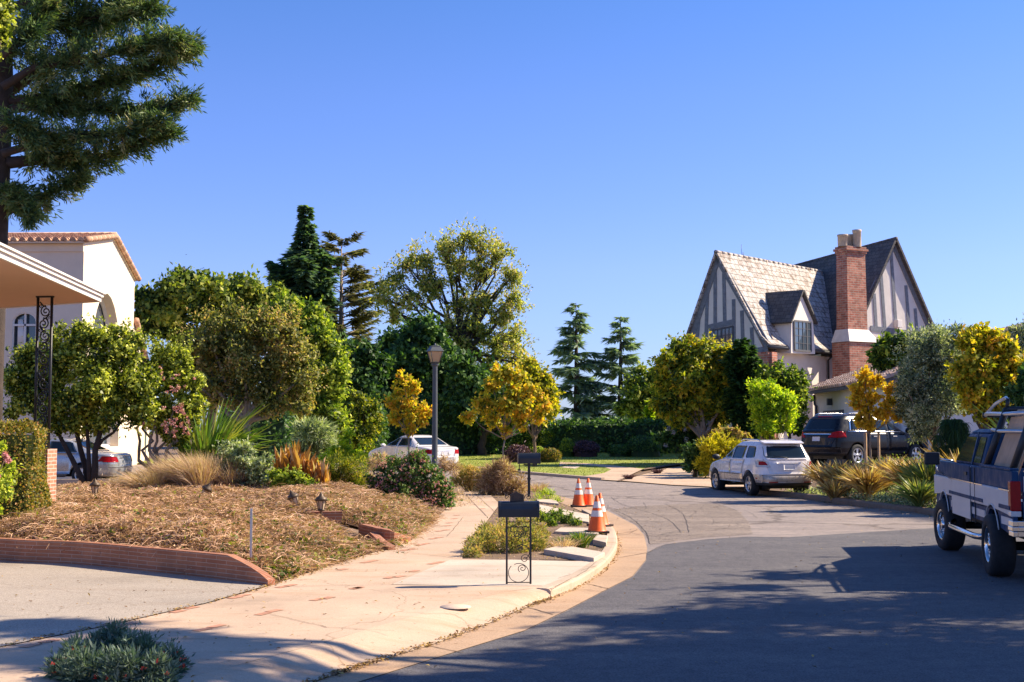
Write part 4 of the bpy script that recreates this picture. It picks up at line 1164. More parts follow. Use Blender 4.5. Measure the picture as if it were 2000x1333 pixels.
# reveal
rv = [K + d1*a + ZU*b for a, b in hole]; n_ = len(rv)
bmx.add(rv + [p - nG*.55 for p in rv], [(i, (i+1)%n_, (i+1)%n_+n_, i+n_) for i in range(n_)])
# front wall with small arched window
Wf = 9.0
def on_front(px, py):
    nf = Vector((0,-1,0)); d = ray(px, py); t = (K.y)/d.y; return -(d.x*t - K.x), CAMZ + d.z*t
f0, _ = on_front(70, 640); f1, _ = on_front(22, 640); _, fz = on_front(46, 610); fzs = fz - (f1-f0)/2*.8; _, fzb = on_front(46, 690)
outl = [(0,-.2),(Wf,-.2),(Wf,zE),(0,zE)]
hol = [(f0,fzb)] + [((f0+f1)/2-(f1-f0)/2*math.cos(math.pi*i/10), fzs+(f1-f0)/2*.8*math.sin(math.pi*i/10)) for i in range(11)] + [(f1,fzb)]
av, tr = face_poly(outl, hol)
bmx.add([K + fx*v.x + ZU*v.y for v in av], [t for t in tr])
rv2 = [K + fx*a + ZU*b for a, b in hol]; n2 = len(rv2)
bmx.add(rv2 + [p + Vector((0,.3,0)) for p in rv2], [(i, (i+1)%n2, (i+1)%n2+n2, i+n2) for i in range(n2)])
# back and left walls
bk = K + d1*(Lg+5.2); lf = K + fx*Wf; bl = lf + d1*Lg
bmx.add([K+d1*Lg, K+d1*Lg+fx*Wf, K+d1*Lg+fx*Wf+ZU*zE, K+d1*Lg+ZU*zE, lf, lf+ZU*zE], [(0,1,2,3),(4,1,2,5)])
bmx.build('wall', M['cream'], root)
rw = MB(); rw.add([p - nG*.5 for p in rv], [tuple(range(n_))]); wf = rw.build('window', glassm, root)
fr = MB()
pl = [p - nG*.42 for p in rv]; fr.tube(pl + [pl[0]], .10, 4, smooth=False); a0_, a1_ = x0+(x1-x0)*.33, x0+(x1-x0)*.67
for a in (a0_, a1_): fr.box(K + d1*a + ZU*(zsp-1.0) - nG*.45, (.1,.1,5.2))
fr.build('frame', M['whitepaint'], wf)
rw = MB(); rw.add([p + Vector((0,.22,0)) for p in rv2], [tuple(range(n2))]); wf = rw.build('window', glassm, root)
fr = MB(); pl = [p + Vector((0,.06,0)) for p in rv2]; fr.tube(pl + [pl[0]], .055, 4, smooth=False)
mx = (f0+f1)/2; fr.box(K + fx*mx + ZU*((fz+fzb)/2) + Vector((0,.1,0)), (.06,.06,fz-fzb)); fr.box(K + fx*mx + ZU*(fzs-.1) + Vector((0,.1,0)), (f1-f0,.06,.07))
fr.build('frame', M['whitepaint'], wf)
cu = MB(); cx_ = f1-.18
for i in range(5): cu.tube([K + fx*(cx_-.06*i) + ZU*(fzb+.1) + Vector((0,.16,0)), K + fx*(cx_-.03*i) + ZU*(fzs+.1) + Vector((0,.16,0))], .04, 5)
cu.build('curtain', M['whitepaint'], wf)
# low pitched tile roof (ridge runs left from the middle of the lit gable)
sl1 = (d1*(Lg/2) + ZU*(zR-zE)); Ls = sl1.length; sl1.normalize()
mb = MB()
for (o_, sv, e_) in ((K + ZU*zE - d1*.35 - sl1*0 + nG*.12, sl1, fx),):
    tile_roof(mb, o_ - ZU*.02, fx, sl1, 9.2, Ls+.35, .30)
sl2 = (d1*(-Lg/2) + ZU*(zR-zE)).normalized()
o2 = K + d1*(Lg+.3) + ZU*(zE-.05) + nG*.12
tile_roof(mb, o2, fx, sl2, 9.2, Ls+.3, .30)
ra = K + ZU*(zR) + d1*Lg/2
mb.tube([ra + nG*.15 + ZU*.08, ra + fx*9 + ZU*.08], .13, 8, mi=1)
# verge tiles on the gable edge
for a, b in ((K + ZU*zE - d1*.35, ra), (K + d1*(Lg+.3) + ZU*(zE-.05), ra)):
    a = a + nG*.14 + ZU*.05; b = b + nG*.14 + ZU*.05; k = 14
    for i in range(k):
        p, q = a.lerp(b, i/k), a.lerp(b, (i+1)/k+.01); mb.tube([p, q], [.12, .095], 7, mi=i % 2)
a = K + d1*(Lg) + ZU*(zE-1.85) + nG*.1; b = K + d1*(Lg+5.1) + ZU*(zE-4.4) + nG*.1
for i in range(14):
    p, q = a.lerp(b, i/14), a.lerp(b, (i+1)/14+.01); mb.tube([p, q], [.15, .12], 7, mi=i % 2)
mb.build('roof', [clay, clay2], root)
mb = MB()
u = K + ZU*(zE-.02) - d1*.30
mb.prism([u + nG*.05, u + fx*9, u + fx*9 + sl1*(Ls+.2), u + nG*.05 + sl1*(Ls+.2)], (0,0,-.05)); 
u = K + d1*(Lg+.25) + ZU*(zE-.06)
mb.prism([u + nG*.05, u + fx*9, u + fx*9 + sl2*(Ls+.2), u + nG*.05 + sl2*(Ls+.2)], (0,0,-.05))
mb.prism([K + ZU*(zE-.34) - Vector((0,.06,0)), K + fx*9 + ZU*(zE-.34) - Vector((0,.06,0)), K + fx*9 + ZU*(zE-.06) - Vector((0,.06,0)), K + ZU*(zE-.06)- Vector((0,.06,0))], (0,.058,0))
mb.build('eave_board', M['cream'], root)

# ================================================================== half-timbered house
SCL = 66/58
Y1 = 66.0
stucco = mat('grey_stucco', (.70,.655,.60), .92, .08, 1.5, .35, bscale=9)
timber = mat('grey_timber', (.16,.18,.215), .8, .25, 6, .3)
slate = brick_mat('slate_roof', (.60,.56,.52), (.47,.43,.40), (.12,.10,.09), .42, .34, .02, bs=.9, blotch=.25, stain=2.2, rough=.8)
slate2 = brick_mat('shaded_slate', (.085,.085,.09), (.13,.125,.12), (.03,.03,.03), .30, .24, .012, bs=.7, blotch=.3)  # wing two and dormer: the shade on these slopes is put into the colour
cbrick = brick_mat('chimney_brick', (.42,.12,.075), (.60,.25,.16), (.50,.38,.30), .34, .12, .016, bs=.8, blotch=.45)
lead = mat('lead_flashing', (.62,.58,.55), .6, .1, 4, .1)
root = empty('tudor_house', (16.5, 70, .9), 'grey half-timbered house with steep slate gables and a tall brick chimney', 'house')
r1 = Vector((.87, 1, 0)).normalized(); e1 = Vector((r1.y, -r1.x, 0)); n1 = -r1
O1 = P(1402, 497, Y1)                                   # front gable apex
def g1(px, py, off=0):
    d = ray(px, py); o = Vector((0,0,CAMZ)); t = n1.dot(O1 + n1*off - o)/n1.dot(d); return o + d*t
gz = .9
pL = g1(1348, 657); pR = g1(1498, 676); 
pLb = Vector((pL.x, pL.y, gz)); 
wl_l = pL + e1*.25; wl_r = pR - e1*.25
wall = MB()
thick = r1*.25
wall.prism([O1 - ZU*.12, wl_l, Vector((wl_l.x, wl_l.y, gz)), Vector((wl_r.x, wl_r.y, gz)), wl_r], thick)
# long side wall under the sunny eave
zEv = pR.z
sw0 = wl_r; Ls1 = 9.6
hE = zEv - .25
wall.prism([Vector((sw0.x, sw0.y, gz)), Vector((sw0.x, sw0.y, hE)), sw0*1 + r1*Ls1 + ZU*(hE-sw0.z), Vector((sw0.x, sw0.y, gz)) + r1*Ls1], -e1*.25)
wall.prism([Vector((wl_l.x, wl_l.y, gz)), Vector((wl_l.x, wl_l.y, pL.z)), wl_l + r1*Ls1, Vector((wl_l.x, wl_l.y, gz)) + r1*Ls1], e1*.25)
# roof of wing one, sunny side with a kicked eave
roof = MB()
def slab_(a, b, c, d, th=.10, mi=0):
    n_ = (b-a).cross(d-a).normalized(); n_ = n_ if n_.z > 0 else -n_
    roof.prism([a, b, c, d], n_*th, mi)
ov = -r1*.22
T0 = O1 + ov; T1 = O1 + r1*11.0
kick = O1.lerp(pR, .90); kick += -e1*.0
K0 = kick + ov; K1 = kick + r1*10.2
E0 = pR + e1*.18 + ov + ZU*.0; E1_ = E0 + r1*8.9
slab_(T0, K0, K1, T1); slab_(K0, E0, E1_, K1)
BL0 = pL - e1*.15 - ZU*.25 + ov; BL1 = BL0 + r1*11.2
slab_(T0, T1, BL1, BL0)
# ridge tiles
for i in range(22):
    a = T0.lerp(T1, i/22); b = T0.lerp(T1, (i+1.0)/22); roof.tube([a + ZU*.10, b + ZU*.10], [.11,.10], 6, mi=0)
# wing two
r2 = Vector((-.5, .866, 0)); e2 = Vector((.866, .5, 0)); n2_ = Vector((.5, -.866, 0))
Y2_ = 62*SCL; O2 = P(1744, 471, Y2_)
def g2(px, py, off=0.0):
    d = ray(px, py); o = Vector((0,0,CAMZ)); t = n2_.dot(O2 + n2_*off - o)/n2_.dot(d); return o + d*t
R2 = g2(1817, 642); slope2 = (R2 - O2); L2 = O2 - e2*(slope2.dot(e2))*1.0 + ZU*slope2.z
wR = R2 - e2*.2; wL = L2 + e2*.2
wall.prism([O2 - ZU*.2, wL, Vector((wL.x, wL.y, gz)), Vector((wR.x, wR.y, gz)), wR], -n2_*.25)
wall.prism([Vector((wR.x, wR.y, gz)), wR, wR + r2*9, Vector((wR.x, wR.y, gz)) + r2*9], -e2*.25)
wall.prism([Vector((wL.x, wL.y, gz)), wL, wL + r2*3, Vector((wL.x, wL.y, gz)) + r2*3], e2*.25)
wm = wall.build('wall', stucco, root)
dr = ZU*-.85
Q0 = O2 + n2_*.28; Q1 = O2 + r2*10.5 + dr
sl_l = (L2 - O2) * 1.28
slab_(Q0, Q0 + sl_l, Q1 + sl_l, Q1, .12, 1)
sl_r = (R2 - O2) * 1.04
slab_(Q0, Q1, Q1 + sl_r, Q0 + sl_r, .12, 1)
for i in range(20):
    a = Q0.lerp(Q1, i/20); b = Q0.lerp(Q1, (i+1)/20); roof.tube([a + ZU*.10, b + ZU*.10], [.11,.10], 6, mi=1)
rfo = roof.build('roof', [slate, slate2], root)
# half timbering
tb = MB(); up = ZU
def board(face, o, n_, a, b, wd, ex_, off=.02):
    pa, pb = face(*a), face(*b); t = (pb-pa).normalized(); s_ = t.cross(n_).normalized()*wd/2
    tb.prism([pa - s_, pa + s_, pb + s_, pb - s_], n_*off)
def g1o(px, py): return g1(px, py, .003)
def g2o(px, py): return g2(px, py, .003)
for a, b in (((1402,506),(1352,655)),((1403,506),(1500,676))): board(g1o, O1, n1, a, b, .34, e1, .05)
for xt, yt, xb, yb in ((1382,566,1379,668),(1397,530,1397,640),(1414,534,1416,638),(1433,585,1434,690),(1449,607,1452,690),(1468,640,1471,690),(1366,612,1362,660)):
    board(g1o, O1, n1, (xt,yt), (xb,yb), .19, e1, .03)
board(g1o, O1, n1, (1384,640), (1434,629), .28, e1, .035); board(g1o, O1, n1, (1452,690), (1500,681), .25, e1, .035)
tb.build('timber', timber, root); tb = MB()
for a, b in (((1744,481),(1700,575)),((1745,481),(1814,642))): board(g2o, O2, n2_, a, b, .30, e2, .05)
for xt, yt, xb, yb in ((1720,530,1728,642),(1740,495,1750,640),(1707,574,1711,642),(1769,558,1776,652),(1787,603,1791,655)):
    board(g2o, O2, n2_, (xt,yt), (xb,yb), .21, e2, .03)
board(g2o, O2, n2_, (1700,642), (1815,656), .30, e2, .036)
tb.build('timber', timber, root)
# gable window and lower window of wing two
def win(face, o, n_, px4, ncol, nrow, name='window'):
    p = [face(*q) for q in px4]                          # tl, tr, br, bl
    g = MB(); g.prism([q + n_*.01 for q in p], n_*.03); w_ = g.build(name, glassm, root)
    f = MB()
    def bar(a, b, wd): 
        t = (b-a).normalized(); s_ = t.cross(n_).normalized()*wd/2
        f.prism([a-s_+n_*.03, a+s_+n_*.03, b+s_+n_*.03, b-s_+n_*.03], n_*.035)
    for i in range(ncol+1):
        t = i/ncol; bar(p[0].lerp(p[1], t), p[3].lerp(p[2], t), .09 if i in (0, ncol) or (ncol > 3 and i % 3 == 0) else .035)
    for j in range(nrow+1):
        t = j/nrow; bar(p[0].lerp(p[3], t), p[1].lerp(p[2], t), .09 if j in (0, nrow) else .03)
    f.build('frame', dkwood, w_); return w_
win(g1o, O1, n1, ((1388,647),(1432,638),(1432,668),(1388,672)), 6, 2)
win(g2o, O2, n2_, ((1732,652),(1772,656),(1772,690),(1732,688)), 4, 2)
# brick corner under the front gable
bw = MB()
c0 = g1(1455, 690); c1 = g1(1503, 682)
zt0 = c0.z
bw.prism([Vector((c0.x,c0.y,gz)), Vector((c0.x,c0.y,zt0)), Vector((c1.x,c1.y,zt0)), Vector((c1.x,c1.y,gz))], n1*.12)
cA = c1 + e1*.0
bw.prism([Vector((c1.x,c1.y,gz)), Vector((c1.x,c1.y,zt0)), Vector((c1.x,c1.y,zt0))+r1*.5, Vector((c1.x,c1.y,gz))+r1*.5], e1*.14)
bw.build('brick_corner', cbrick, root)
# chimney
cn = P(1655, 560, 59.0*SCL); cn.z = 0
ztc = P(1655, 480, 59.0*SCL).z; w1 = 1.14*SCL; w2 = .66*SCL
ch = MB()
def cbox(x0_, x1_, y0_, y1_, z0, z1):     # along e2 (right face), along r2 (left face)
    b = [cn + e2*a + r2*b_ for a, b_ in ((x0_,y0_),(x1_,y0_),(x1_,y1_),(x0_,y1_))]
    ch.hexa([p + ZU*z0 for p in b], [p + ZU*z1 for p in b])
zsh = P(1655, 645, 59.0*SCL).z; zs2 = P(1655, 668, 59.0*SCL).z
# slightly tapering shaft
b = [cn + e2*a + r2*b_ for a, b_ in ((-.04,-.04),(w1+.04,-.04),(w1+.04,w2+.04),(-.04,w2+.04))]; t_ = [cn + e2*a + r2*b_ for a, b_ in ((0,0),(w1,0),(w1,w2),(0,w2))]
ch.hexa([p + ZU*(zsh-.1) for p in b], [p + ZU*(ztc-.35) for p in t_])
cbox(-.06, w1+.06, -.06, w2+.06, ztc-.35, ztc-.23); cbox(-.12, w1+.12, -.12, w2+.12, ztc-.23, ztc-.11); cbox(-.05, w1+.05, -.05, w2+.05, ztc-.11, ztc)
cbox(-.22, w1+.5, -.3, w2+.2, gz, zs2-.02)
cho = ch.build('chimney', cbrick, rfo)
fl_ = MB()
b = [cn + e2*a + r2*b_ + ZU*zs2 for a, b_ in ((-.28,-.38),(w1+.56,-.38),(w1+.56,w2+.2),(-.28,w2+.2))]; t_ = [cn + e2*a + r2*b_ + ZU*(zsh+.05) for a, b_ in ((-.07,-.07),(w1+.07,-.07),(w1+.07,w2+.1),(-.07,w2+.1))]
fl_.hexa(b, t_); fl_.build('chimney_shoulder', lead, rfo)
for px, rr, hh, dd in ((1646,.26,.62,.25),(1660,.19,.70,.75),(1674,.22,.90,.45)):
    p = P(px, 480, 59.0*SCL + dd); pot = MB(); z0 = ztc-.02
    pot.lathe([(rr*.98,z0),(rr,z0+hh*.85),(rr*1.08,z0+hh*.87),(rr*1.08,z0+hh),(rr*.9,z0+hh),(rr*.85,z0+hh-.1),(.01,z0+hh-.1)], (p.x, p.y, 0), 18)
    pot.build('chimney_pot', mat('pot_clay', (.52,.42,.30), .85, .2, 5, .2), rfo)
# dormer
e1n = e1                                              # dormer looks along e1 (away from the ridge)
DY = 66.1
def dplane(px, py, off=0):
    o = Vector((0,0,CAMZ)); A = P(1568, 640, DY) + e1*off; d = ray(px, py); t = e1.dot(A - o)/e1.dot(d); return o + d*t
a_ap = dplane(1564, 569); a_l = dplane(1541, 632); a_r = dplane(1591, 634); a_bl = dplane(1545, 690); a_br = dplane(1592, 692)
dm = MB()
wl1 = dplane(1546, 625); wr1 = dplane(1588, 628); back = -e1*3.0
dm.prism([a_ap - ZU*.1, wl1, a_bl, a_br, wr1], back); dmo = dm.build('dormer', stucco, root)
rf = MB()
def rslab(a, b, c_, d_, th):
    n_ = (b-a).cross(d_-a).normalized(); n_ = n_ if n_.z > 0 else -n_
    rf.prism([a,b,c_,d_], n_*th)
oo = e1*.18
rslab(a_ap+oo, a_l+oo, a_l+back, a_ap+back, .09); rslab(a_ap+oo, a_ap+back, a_r+back, a_r+oo, .09)
rf.build('dormer_roof', slate2, dmo)
_r = root; root = dmo
win(lambda x, y: dplane(x, y, .01), None, e1, ((1550,627),(1582,630),(1583,687),(1551,684)), 4, 4)
root = _r
# gutters, downpipes, utility box, aerial
gt = MB()
gt.tube([E0 + e1*.06 - ZU*.06, E1_ + e1*.06 - ZU*.06], .09, 6)
for px in (1514, 1616):
    pt = E0.lerp(E1_, (px-1500)/150) - ZU*.1; gt.tube([pt, pt - e1*.35 - ZU*.35, pt - e1*.35 - ZU*4.5], .055, 6)
gt.build('gutter', mat('dark_gutter', (.05,.055,.06), .5, .1, 4, 0), root)
bx = MB(); q = g2(1754, 633, .15); bx.box(q, (.34,.3,.42), R(30)); bx.build('wall_box', M['whitepaint'], root, bevel=.02)
an = MB(); p = O1 + r1*2.3
for dx in (0, .12, .2): an.tube([p + r1*dx, p + r1*dx + ZU*(.75 if dx == 0 else .35)], .012, 4)
an.build('aerial', M['iron'], rfo)

# ================================================================== garage building, right
root = empty('garage', (17, 54, .9), 'white stucco garage with scalloped clay tile roof behind the black car', 'garage')
wc = mat('white_stucco', (.80,.75,.69), .92, .05, 2, .2)
gA = Vector((*at_Y(1590, 62), 0)); gd = Vector((-.039, -1, 0)).normalized(); gLn = 15.0
zg = P(1590, 766, 62).z; gB = gA + gd*gLn; gx = Vector((1, -.04, 0)).normalized()
wall = MB()
dz1, dz0 = P(1640, 806, 57).z, .6
d0, d1_ = 2.3, 6.4                                       # garage door opening along the wall
def wp(t, z, o=0): return gA + gd*t + ZU*z + gx*o
for t0, t1, z0, z1 in ((0, d0, .2, zg), (d1_, gLn, .2, zg), (d0, d1_, dz1, zg)):
    wall.prism([wp(t0,z0), wp(t1,z0), wp(t1,z1), wp(t0,z1)], gx*.25)
wall.prism([wp(gLn,.2), wp(gLn,zg), wp(gLn,zg+1.9,5.2), wp(gLn,zg,10), wp(gLn,.2,10)], -gd*.25)
wall.prism([wp(0,.2), wp(0,zg), wp(0,zg+1.9,5.2), wp(0,zg,10), wp(0,.2,10)], gd*.25)
wall.build('wall', wc, root)
dd = MB(); dd.prism([wp(d0,.2,.18), wp(d1_,.2,.18), wp(d1_,dz1,.18), wp(d0,dz1,.18)], gx*.04)
for i in range(1, 5): dd.prism([wp(d0,.2+(dz1-.2)*i/5,.16), wp(d1_,.2+(dz1-.2)*i/5,.16), wp(d1_,.24+(dz1-.2)*i/5,.16), wp(d0,.24+(dz1-.2)*i/5,.16)], gx*.015)
dd.build('garage_door', mat('brown_door', (.07,.045,.035), .6, .2, 5, .1), root)
tr_ = MB(); tr_.prism([wp(d0-.1,dz1-.12,-.04), wp(d1_+.1,dz1-.12,-.04), wp(d1_+.1,dz1+.1,-.04), wp(d0-.1,dz1+.1,-.04)], gx*.1); tr_.tube([wp(.5,zg-.15,-.1), wp(.5,zg-.6,-.08), wp(.9,zg-.7,-.08), wp(.9,.8,-.08)], .06, 6)
tr_.box(wp(4.1, zg-.55, -.12), (.2,.2,.3)); tr_.build('trim', dkwood, root)
sl = (gx*5.2 + ZU*1.9); Lr = sl.length; sl.normalize()
mb = MB(); tile_roof(mb, wp(-.3, zg-.02, -.45), gd, sl, gLn+.6, Lr+.5, .42)
a = wp(-.3, zg+1.9, 5.2) + ZU*.12; b = wp(gLn+.3, zg+1.9, 5.2) + ZU*.12
for i in range(30): mb.tube([a.lerp(b, i/30), a.lerp(b, (i+1.02)/30)], [.15,.12], 7, mi=i % 2)
mb.build('roof', [mat('weathered_tile', (.46,.31,.23), .85, .3, 2, .3), mat('light_tile', (.66,.50,.40), .85, .3, 2, .3)], root)
mb = MB(); u = wp(-.3, zg-.05, -.4); v = wp(gLn+.3, zg-.05, -.4)
mb.prism([u, v, v + sl*Lr, u + sl*Lr], (0,0,-.06)); mb.prism([u - gx*.02 - ZU*.1, v - gx*.02 - ZU*.1, v - gx*.02 + ZU*.02, u - gx*.02 + ZU*.02], -gx*.08)
q0, q1 = wp(-.3, zg+1.85, 5.2), wp(gLn+.3, zg+1.85, 5.2); mb.prism([q0, q1, q1 + gx*5.2 - ZU*1.9, q0 + gx*5.2 - ZU*1.9], (0,0,-.06))
mb.build('eave', dkwood, root)
# far tiled roof peeking at the right edge
root = empty('tiled_house', (24, 58, 1), 'house at the right edge with only its brown tile roof showing above foliage', 'house')
p0, p1 = P(1938, 668, 56), P(2100, 640, 54)
mb = MB(); sl = Vector((.1, .93, .35)).normalized(); ex = (p1-p0); Lx = ex.length; ex.normalize()
tile_roof(mb, p0 - sl*4, ex, sl, Lx+1, 4.2, .30); mb.tube([p0 + ZU*.1, p1 + ZU*.1], .14, 6)
mb.build('roof', [clay, clay2], root)
mb = MB(); b4 = [Vector((p.x, p.y, .8)) for p in (p0-sl*3.6, p1-sl*3.6, p1+Vector((0,3,0)), p0+Vector((0,3,0)))]
mb.hexa(b4, [Vector((p.x, p.y, (p0-sl*3.9).z-.15)) for p in b4]); mb.build('wall', wc, root)
# ================================================================== vehicles
def paint(name, col, flake=.06, metal=.0, rough=.28, cw=.8):
    m, nt, o = nodes(name)
    tc = N(nt, 'ShaderNodeTexCoord').outputs['Object']
    c = ramp(nt, noise(nt, tc, 3, 4), [(.3, c3(col, 1-flake)), (.7, c3(col, 1+flake))])
    rg = ramp(nt, noise(nt, tc, 6, 4), [(.3, (rough*.7,)*3), (.7, (rough*1.4,)*3)])
    bsdf(nt, o, c, rg, metal, None, 0, coat=cw, spec=.5 if cw > .5 else (.22 if cw > .05 else .08)); return m
M['cglass'] = mat('car_glass', (.012,.020,.028), .05, 0, spec=.4)
M['chrome'] = mat('chrome', (.70,.68,.66), .12, .05, 6, 0, metal=1.0)
M['alloy'] = mat('alloy', (.55,.55,.57), .28, .05, 6, 0, metal=.8)
M['trim'] = mat('black_trim', (.02,.022,.026), .5, .1, 6, 0)
M['redlens'] = mat('red_lens', (.30,.004,.008), .25, .1, 20, 0, spec=.2)
M['clearlens'] = mat('clear_lens', (.55,.55,.55), .12, .1, 20, 0, spec=.8)
M['plate'] = mat('number_plate', (.62,.62,.66), .5, .05, 8, 0)
class Car:
    """body stacked from level outlines; x forward, y left, z up, origin on the ground mid length"""
    def __init__(s, lv, n=6, wheels=(-1.4, 1.4), R_=.34, sill=.25, tw=.22):
        s.z = [l[0] for l in lv]; s.xf = [l[1] for l in lv]; s.xr = [l[2] for l in lv]; s.w = [l[3] for l in lv]
        s.nn = [l[4] if len(l) > 4 else n for l in lv]; s.wheels = wheels; s.R = R_; s.sill = sill; s.tw = tw
    def at(s, z):
        return (np.interp(z, s.z, s.xf), np.interp(z, s.z, s.xr), np.interp(z, s.z, s.w), np.interp(z, s.z, s.nn))
    def side(s, x, z):
        xf, xr, w_, n = s.at(z); a = (xf-xr)/2; c = (xf+xr)/2; q = min(1, abs((x-c)/a))
        return w_ * max(0, 1 - q**n)**(1/n)
    def rear(s, y, z, sg=-1):
        xf, xr, w_, n = s.at(z); a = (xf-xr)/2; c = (xf+xr)/2; q = min(1, abs(y/w_))
        return c + sg*a * max(0, 1 - q**n)**(1/n)
    def body(s, root, m, name='body', zlo=None, mats=None):
        zs = sorted(set([round(v, 4) for v in np.linspace(s.z[0], s.z[-1], 30)] + s.z))
        nA = 120; mb = MB(); V = []
        arch = s.R + .06
        zarch = s.R*2 + .12
        for z in zs:
            for k in range(nA):
                a = 2*math.pi*k/nA
                # parameter spreads points evenly round the box
                xf, xr, w_, n = s.at(z); A = (xf-xr)/2; c = (xf+xr)/2
                ca, sa = math.cos(a), math.sin(a)
                e = 2/n
                x = c + A*math.copysign(abs(ca)**e, ca); y = w_*math.copysign(abs(sa)**e, sa)
                V.append([x, y, z])
        nz = len(zs)
        # wheel arches: pull the low points up to the arch line
        for i, v in enumerate(V):
            lo = s.sill
            for xw in s.wheels:
                d = abs(v[0]-xw)
                if d < arch and abs(v[1]) > .4: lo = max(lo, s.R + math.sqrt(arch*arch - d*d)*1.0)
            if v[2] < lo: 
                v[2] = lo
        F = []
        for i in range(nz-1):
            for k in range(nA):
                k2 = (k+1) % nA; q = (i*nA+k, i*nA+k2, (i+1)*nA+k2, (i+1)*nA+k)
                if abs(V[q[0]][2]-V[q[3]][2]) + abs(V[q[1]][2]-V[q[2]][2]) < 1e-4: continue
                F.append(q)
        F.append(tuple((nz-1)*nA + k for k in range(nA)))
        mb.add(V, F, 0, True); mb.sm[-1] = True
        if mats:
            for j, f in enumerate(mb.f):
                zc_ = sum(mb.v[i][2] for i in f)/len(f)
                for zz, mi in mats:
                    if zc_ < zz: mb.m[j] = mi; break
        o = mb.build(name, m, root, world=False)
        # dark inside of the arches and floor
        ub = MB(); xf, xr, w_, n = s.at(s.sill+.1)
        ub.box(((xf+xr)/2, 0, s.sill+.16), (xf-xr-.5, w_*2-2*s.tw-.12, .30)); 
        for xw in s.wheels: ub.box((xw, 0, s.R+.18), (arch*2+.02, w_*2-.14-0*s.tw, s.R+.20) if False else (arch*2, w_*2-2*s.tw-.1, s.R*1.7))
        ub.build('underbody', M['trim'], root, world=False)
        return o
    def patch(s, root, name, corners, m, mode='side', sg=1, off=.006, nu=8, nv=6, parent=None, label=None, rad=0):
        """panel given by 4 corners (x|y, z): bottom-left, bottom-right, top-right, top-left"""
        mb = MB(); (a, b, c, d) = corners; V = []
        for j in range(nv+1):
            for i in range(nu+1):
                u, v = i/nu, j/nv
                if rad:                   # rounded outline
                    uu, vv = u*2-1, v*2-1
                    k = (abs(uu)**rad + abs(vv)**rad)**(1/rad); m_ = max(abs(uu), abs(vv))
                    f = (m_/k if k > 1e-6 else 1)
                    u, v = (uu*f+1)/2, (vv*f+1)/2
                p = [(a[q]*(1-u)+b[q]*u)*(1-v) + (d[q]*(1-u)+c[q]*u)*v for q in (0, 1)]
                if mode == 'side': V.append((p[0], sg*(s.side(p[0], p[1])+off), p[1]))
                else: V.append((s.rear(p[0], p[1], sg)+sg*off, p[0], p[1]))
        W_ = nu+1; F = [(j*W_+i, j*W_+i+1, (j+1)*W_+i+1, (j+1)*W_+i) for j in range(nv) for i in range(nu)]
        n0 = len(V)
        # skirt back into the body so that the panel has thickness
        ring = [i for i in range(W_)] + [j*W_+nu for j in range(1, nv+1)] + [nv*W_+i for i in range(nu-1, -1, -1)] + [j*W_ for j in range(nv-1, 0, -1)]
        for i in ring:
            v = V[i]; V.append((v[0], v[1]-sg*(off+.012), v[2]) if mode == 'side' else (v[0]-sg*(off+.012), v[1], v[2]))
        k = len(ring)
        F2 = [(ring[i], n0+i, n0+(i+1) % k, ring[(i+1) % k]) for i in range(k)]
        flip = (mode == 'side' and sg > 0) or (mode != 'side' and sg < 0)
        mb.add(V, [f[::-1] if flip else f for f in F], 0, True); 
        mb.f += [list(f) for f in F2]; mb.m += [0]*k; mb.sm += [False]*k
        o = mb.build(name, m, parent if parent else root, world=False)
        if label: o['label'] = label
        return o
def wheel(root, x, y, R_, wdt, sg, spokes=5, rimr=.62, face='alloy', steer=0, hub=None):
    w_ = MB(); w_.lathe([(.001, -wdt*.3*sg), (R_*rimr*.93, -wdt*.3*sg), (R_*rimr*.93, 0)], (0,0,0), 20, 'Y')
    wo = w_.build('wheel', M['trim'], root, world=False); wo.location = (x, y, R_); wo.rotation_euler[2] = steer
    t = MB(); r = R_*rimr
    t.lathe([(r*.96, -wdt/2*sg), (r*1.03, -wdt*.52*sg), (R_*.93, -wdt*.5*sg), (R_*.995, -wdt*.36*sg), (R_, -wdt*.2*sg), (R_, wdt*.2*sg), (R_*.995, wdt*.36*sg), (R_*.93, wdt*.5*sg), (r*1.05, wdt*.53*sg), (r*.98, wdt*.46*sg), (r*.94, wdt*.1*sg)], (0,0,0), 32, 'Y')
    t.build('tyre', M['rubber'], wo, world=False)
    rm = MB(); ro = wdt*.42*sg
    rm.lathe([(r*.99, ro+.012*sg), (r*.90, ro+.015*sg), (r*.86, ro-.02*sg), (r*.84, ro-.07*sg)], (0,0,0), 32, 'Y')
    if spokes:
        rm.lathe([(.001, ro+.0), (r*.22, ro-.005*sg), (r*.27, ro-.04*sg)], (0,0,0), 16, 'Y')
        for k in range(spokes):
            a = 2*math.pi*k/spokes + .3; ca, sa = math.cos(a), math.sin(a); pa, pb = -sa, ca
            q = []
            for rr, hw_ in ((r*.15, r*.13), (r*.9, r*.20)):
                for h_ in (-1, 1): q.append((rr*ca + h_*hw_*pa, rr*sa + h_*hw_*pb))
            pts = [q[0], q[1], q[3], q[2]]
            rm.prism([(p[0], ro-.035*sg, p[1]) for p in pts], (0, .022*sg, 0))
    else:                                    # pressed steel / forged rim with a centre hub
        rm.lathe([(r*.84, ro-.05*sg), (r*.6, ro-.035*sg), (r*.45, ro-.05*sg), (r*.30, ro-.03*sg), (r*.28, ro-.005*sg), (r*.16, ro+.012*sg), (.001, ro+.012*sg)], (0,0,0), 24, 'Y')
        for k in range(8):
            a = 2*math.pi*k/8; rm.lathe([(.018, ro-.04*sg), (.018, ro-.008*sg), (.001, ro-.006*sg)], (r*.40*math.cos(a), 0, r*.40*math.sin(a)), 8, 'Y')
    rm.build('rim', M[face], wo, world=False)
    return wo
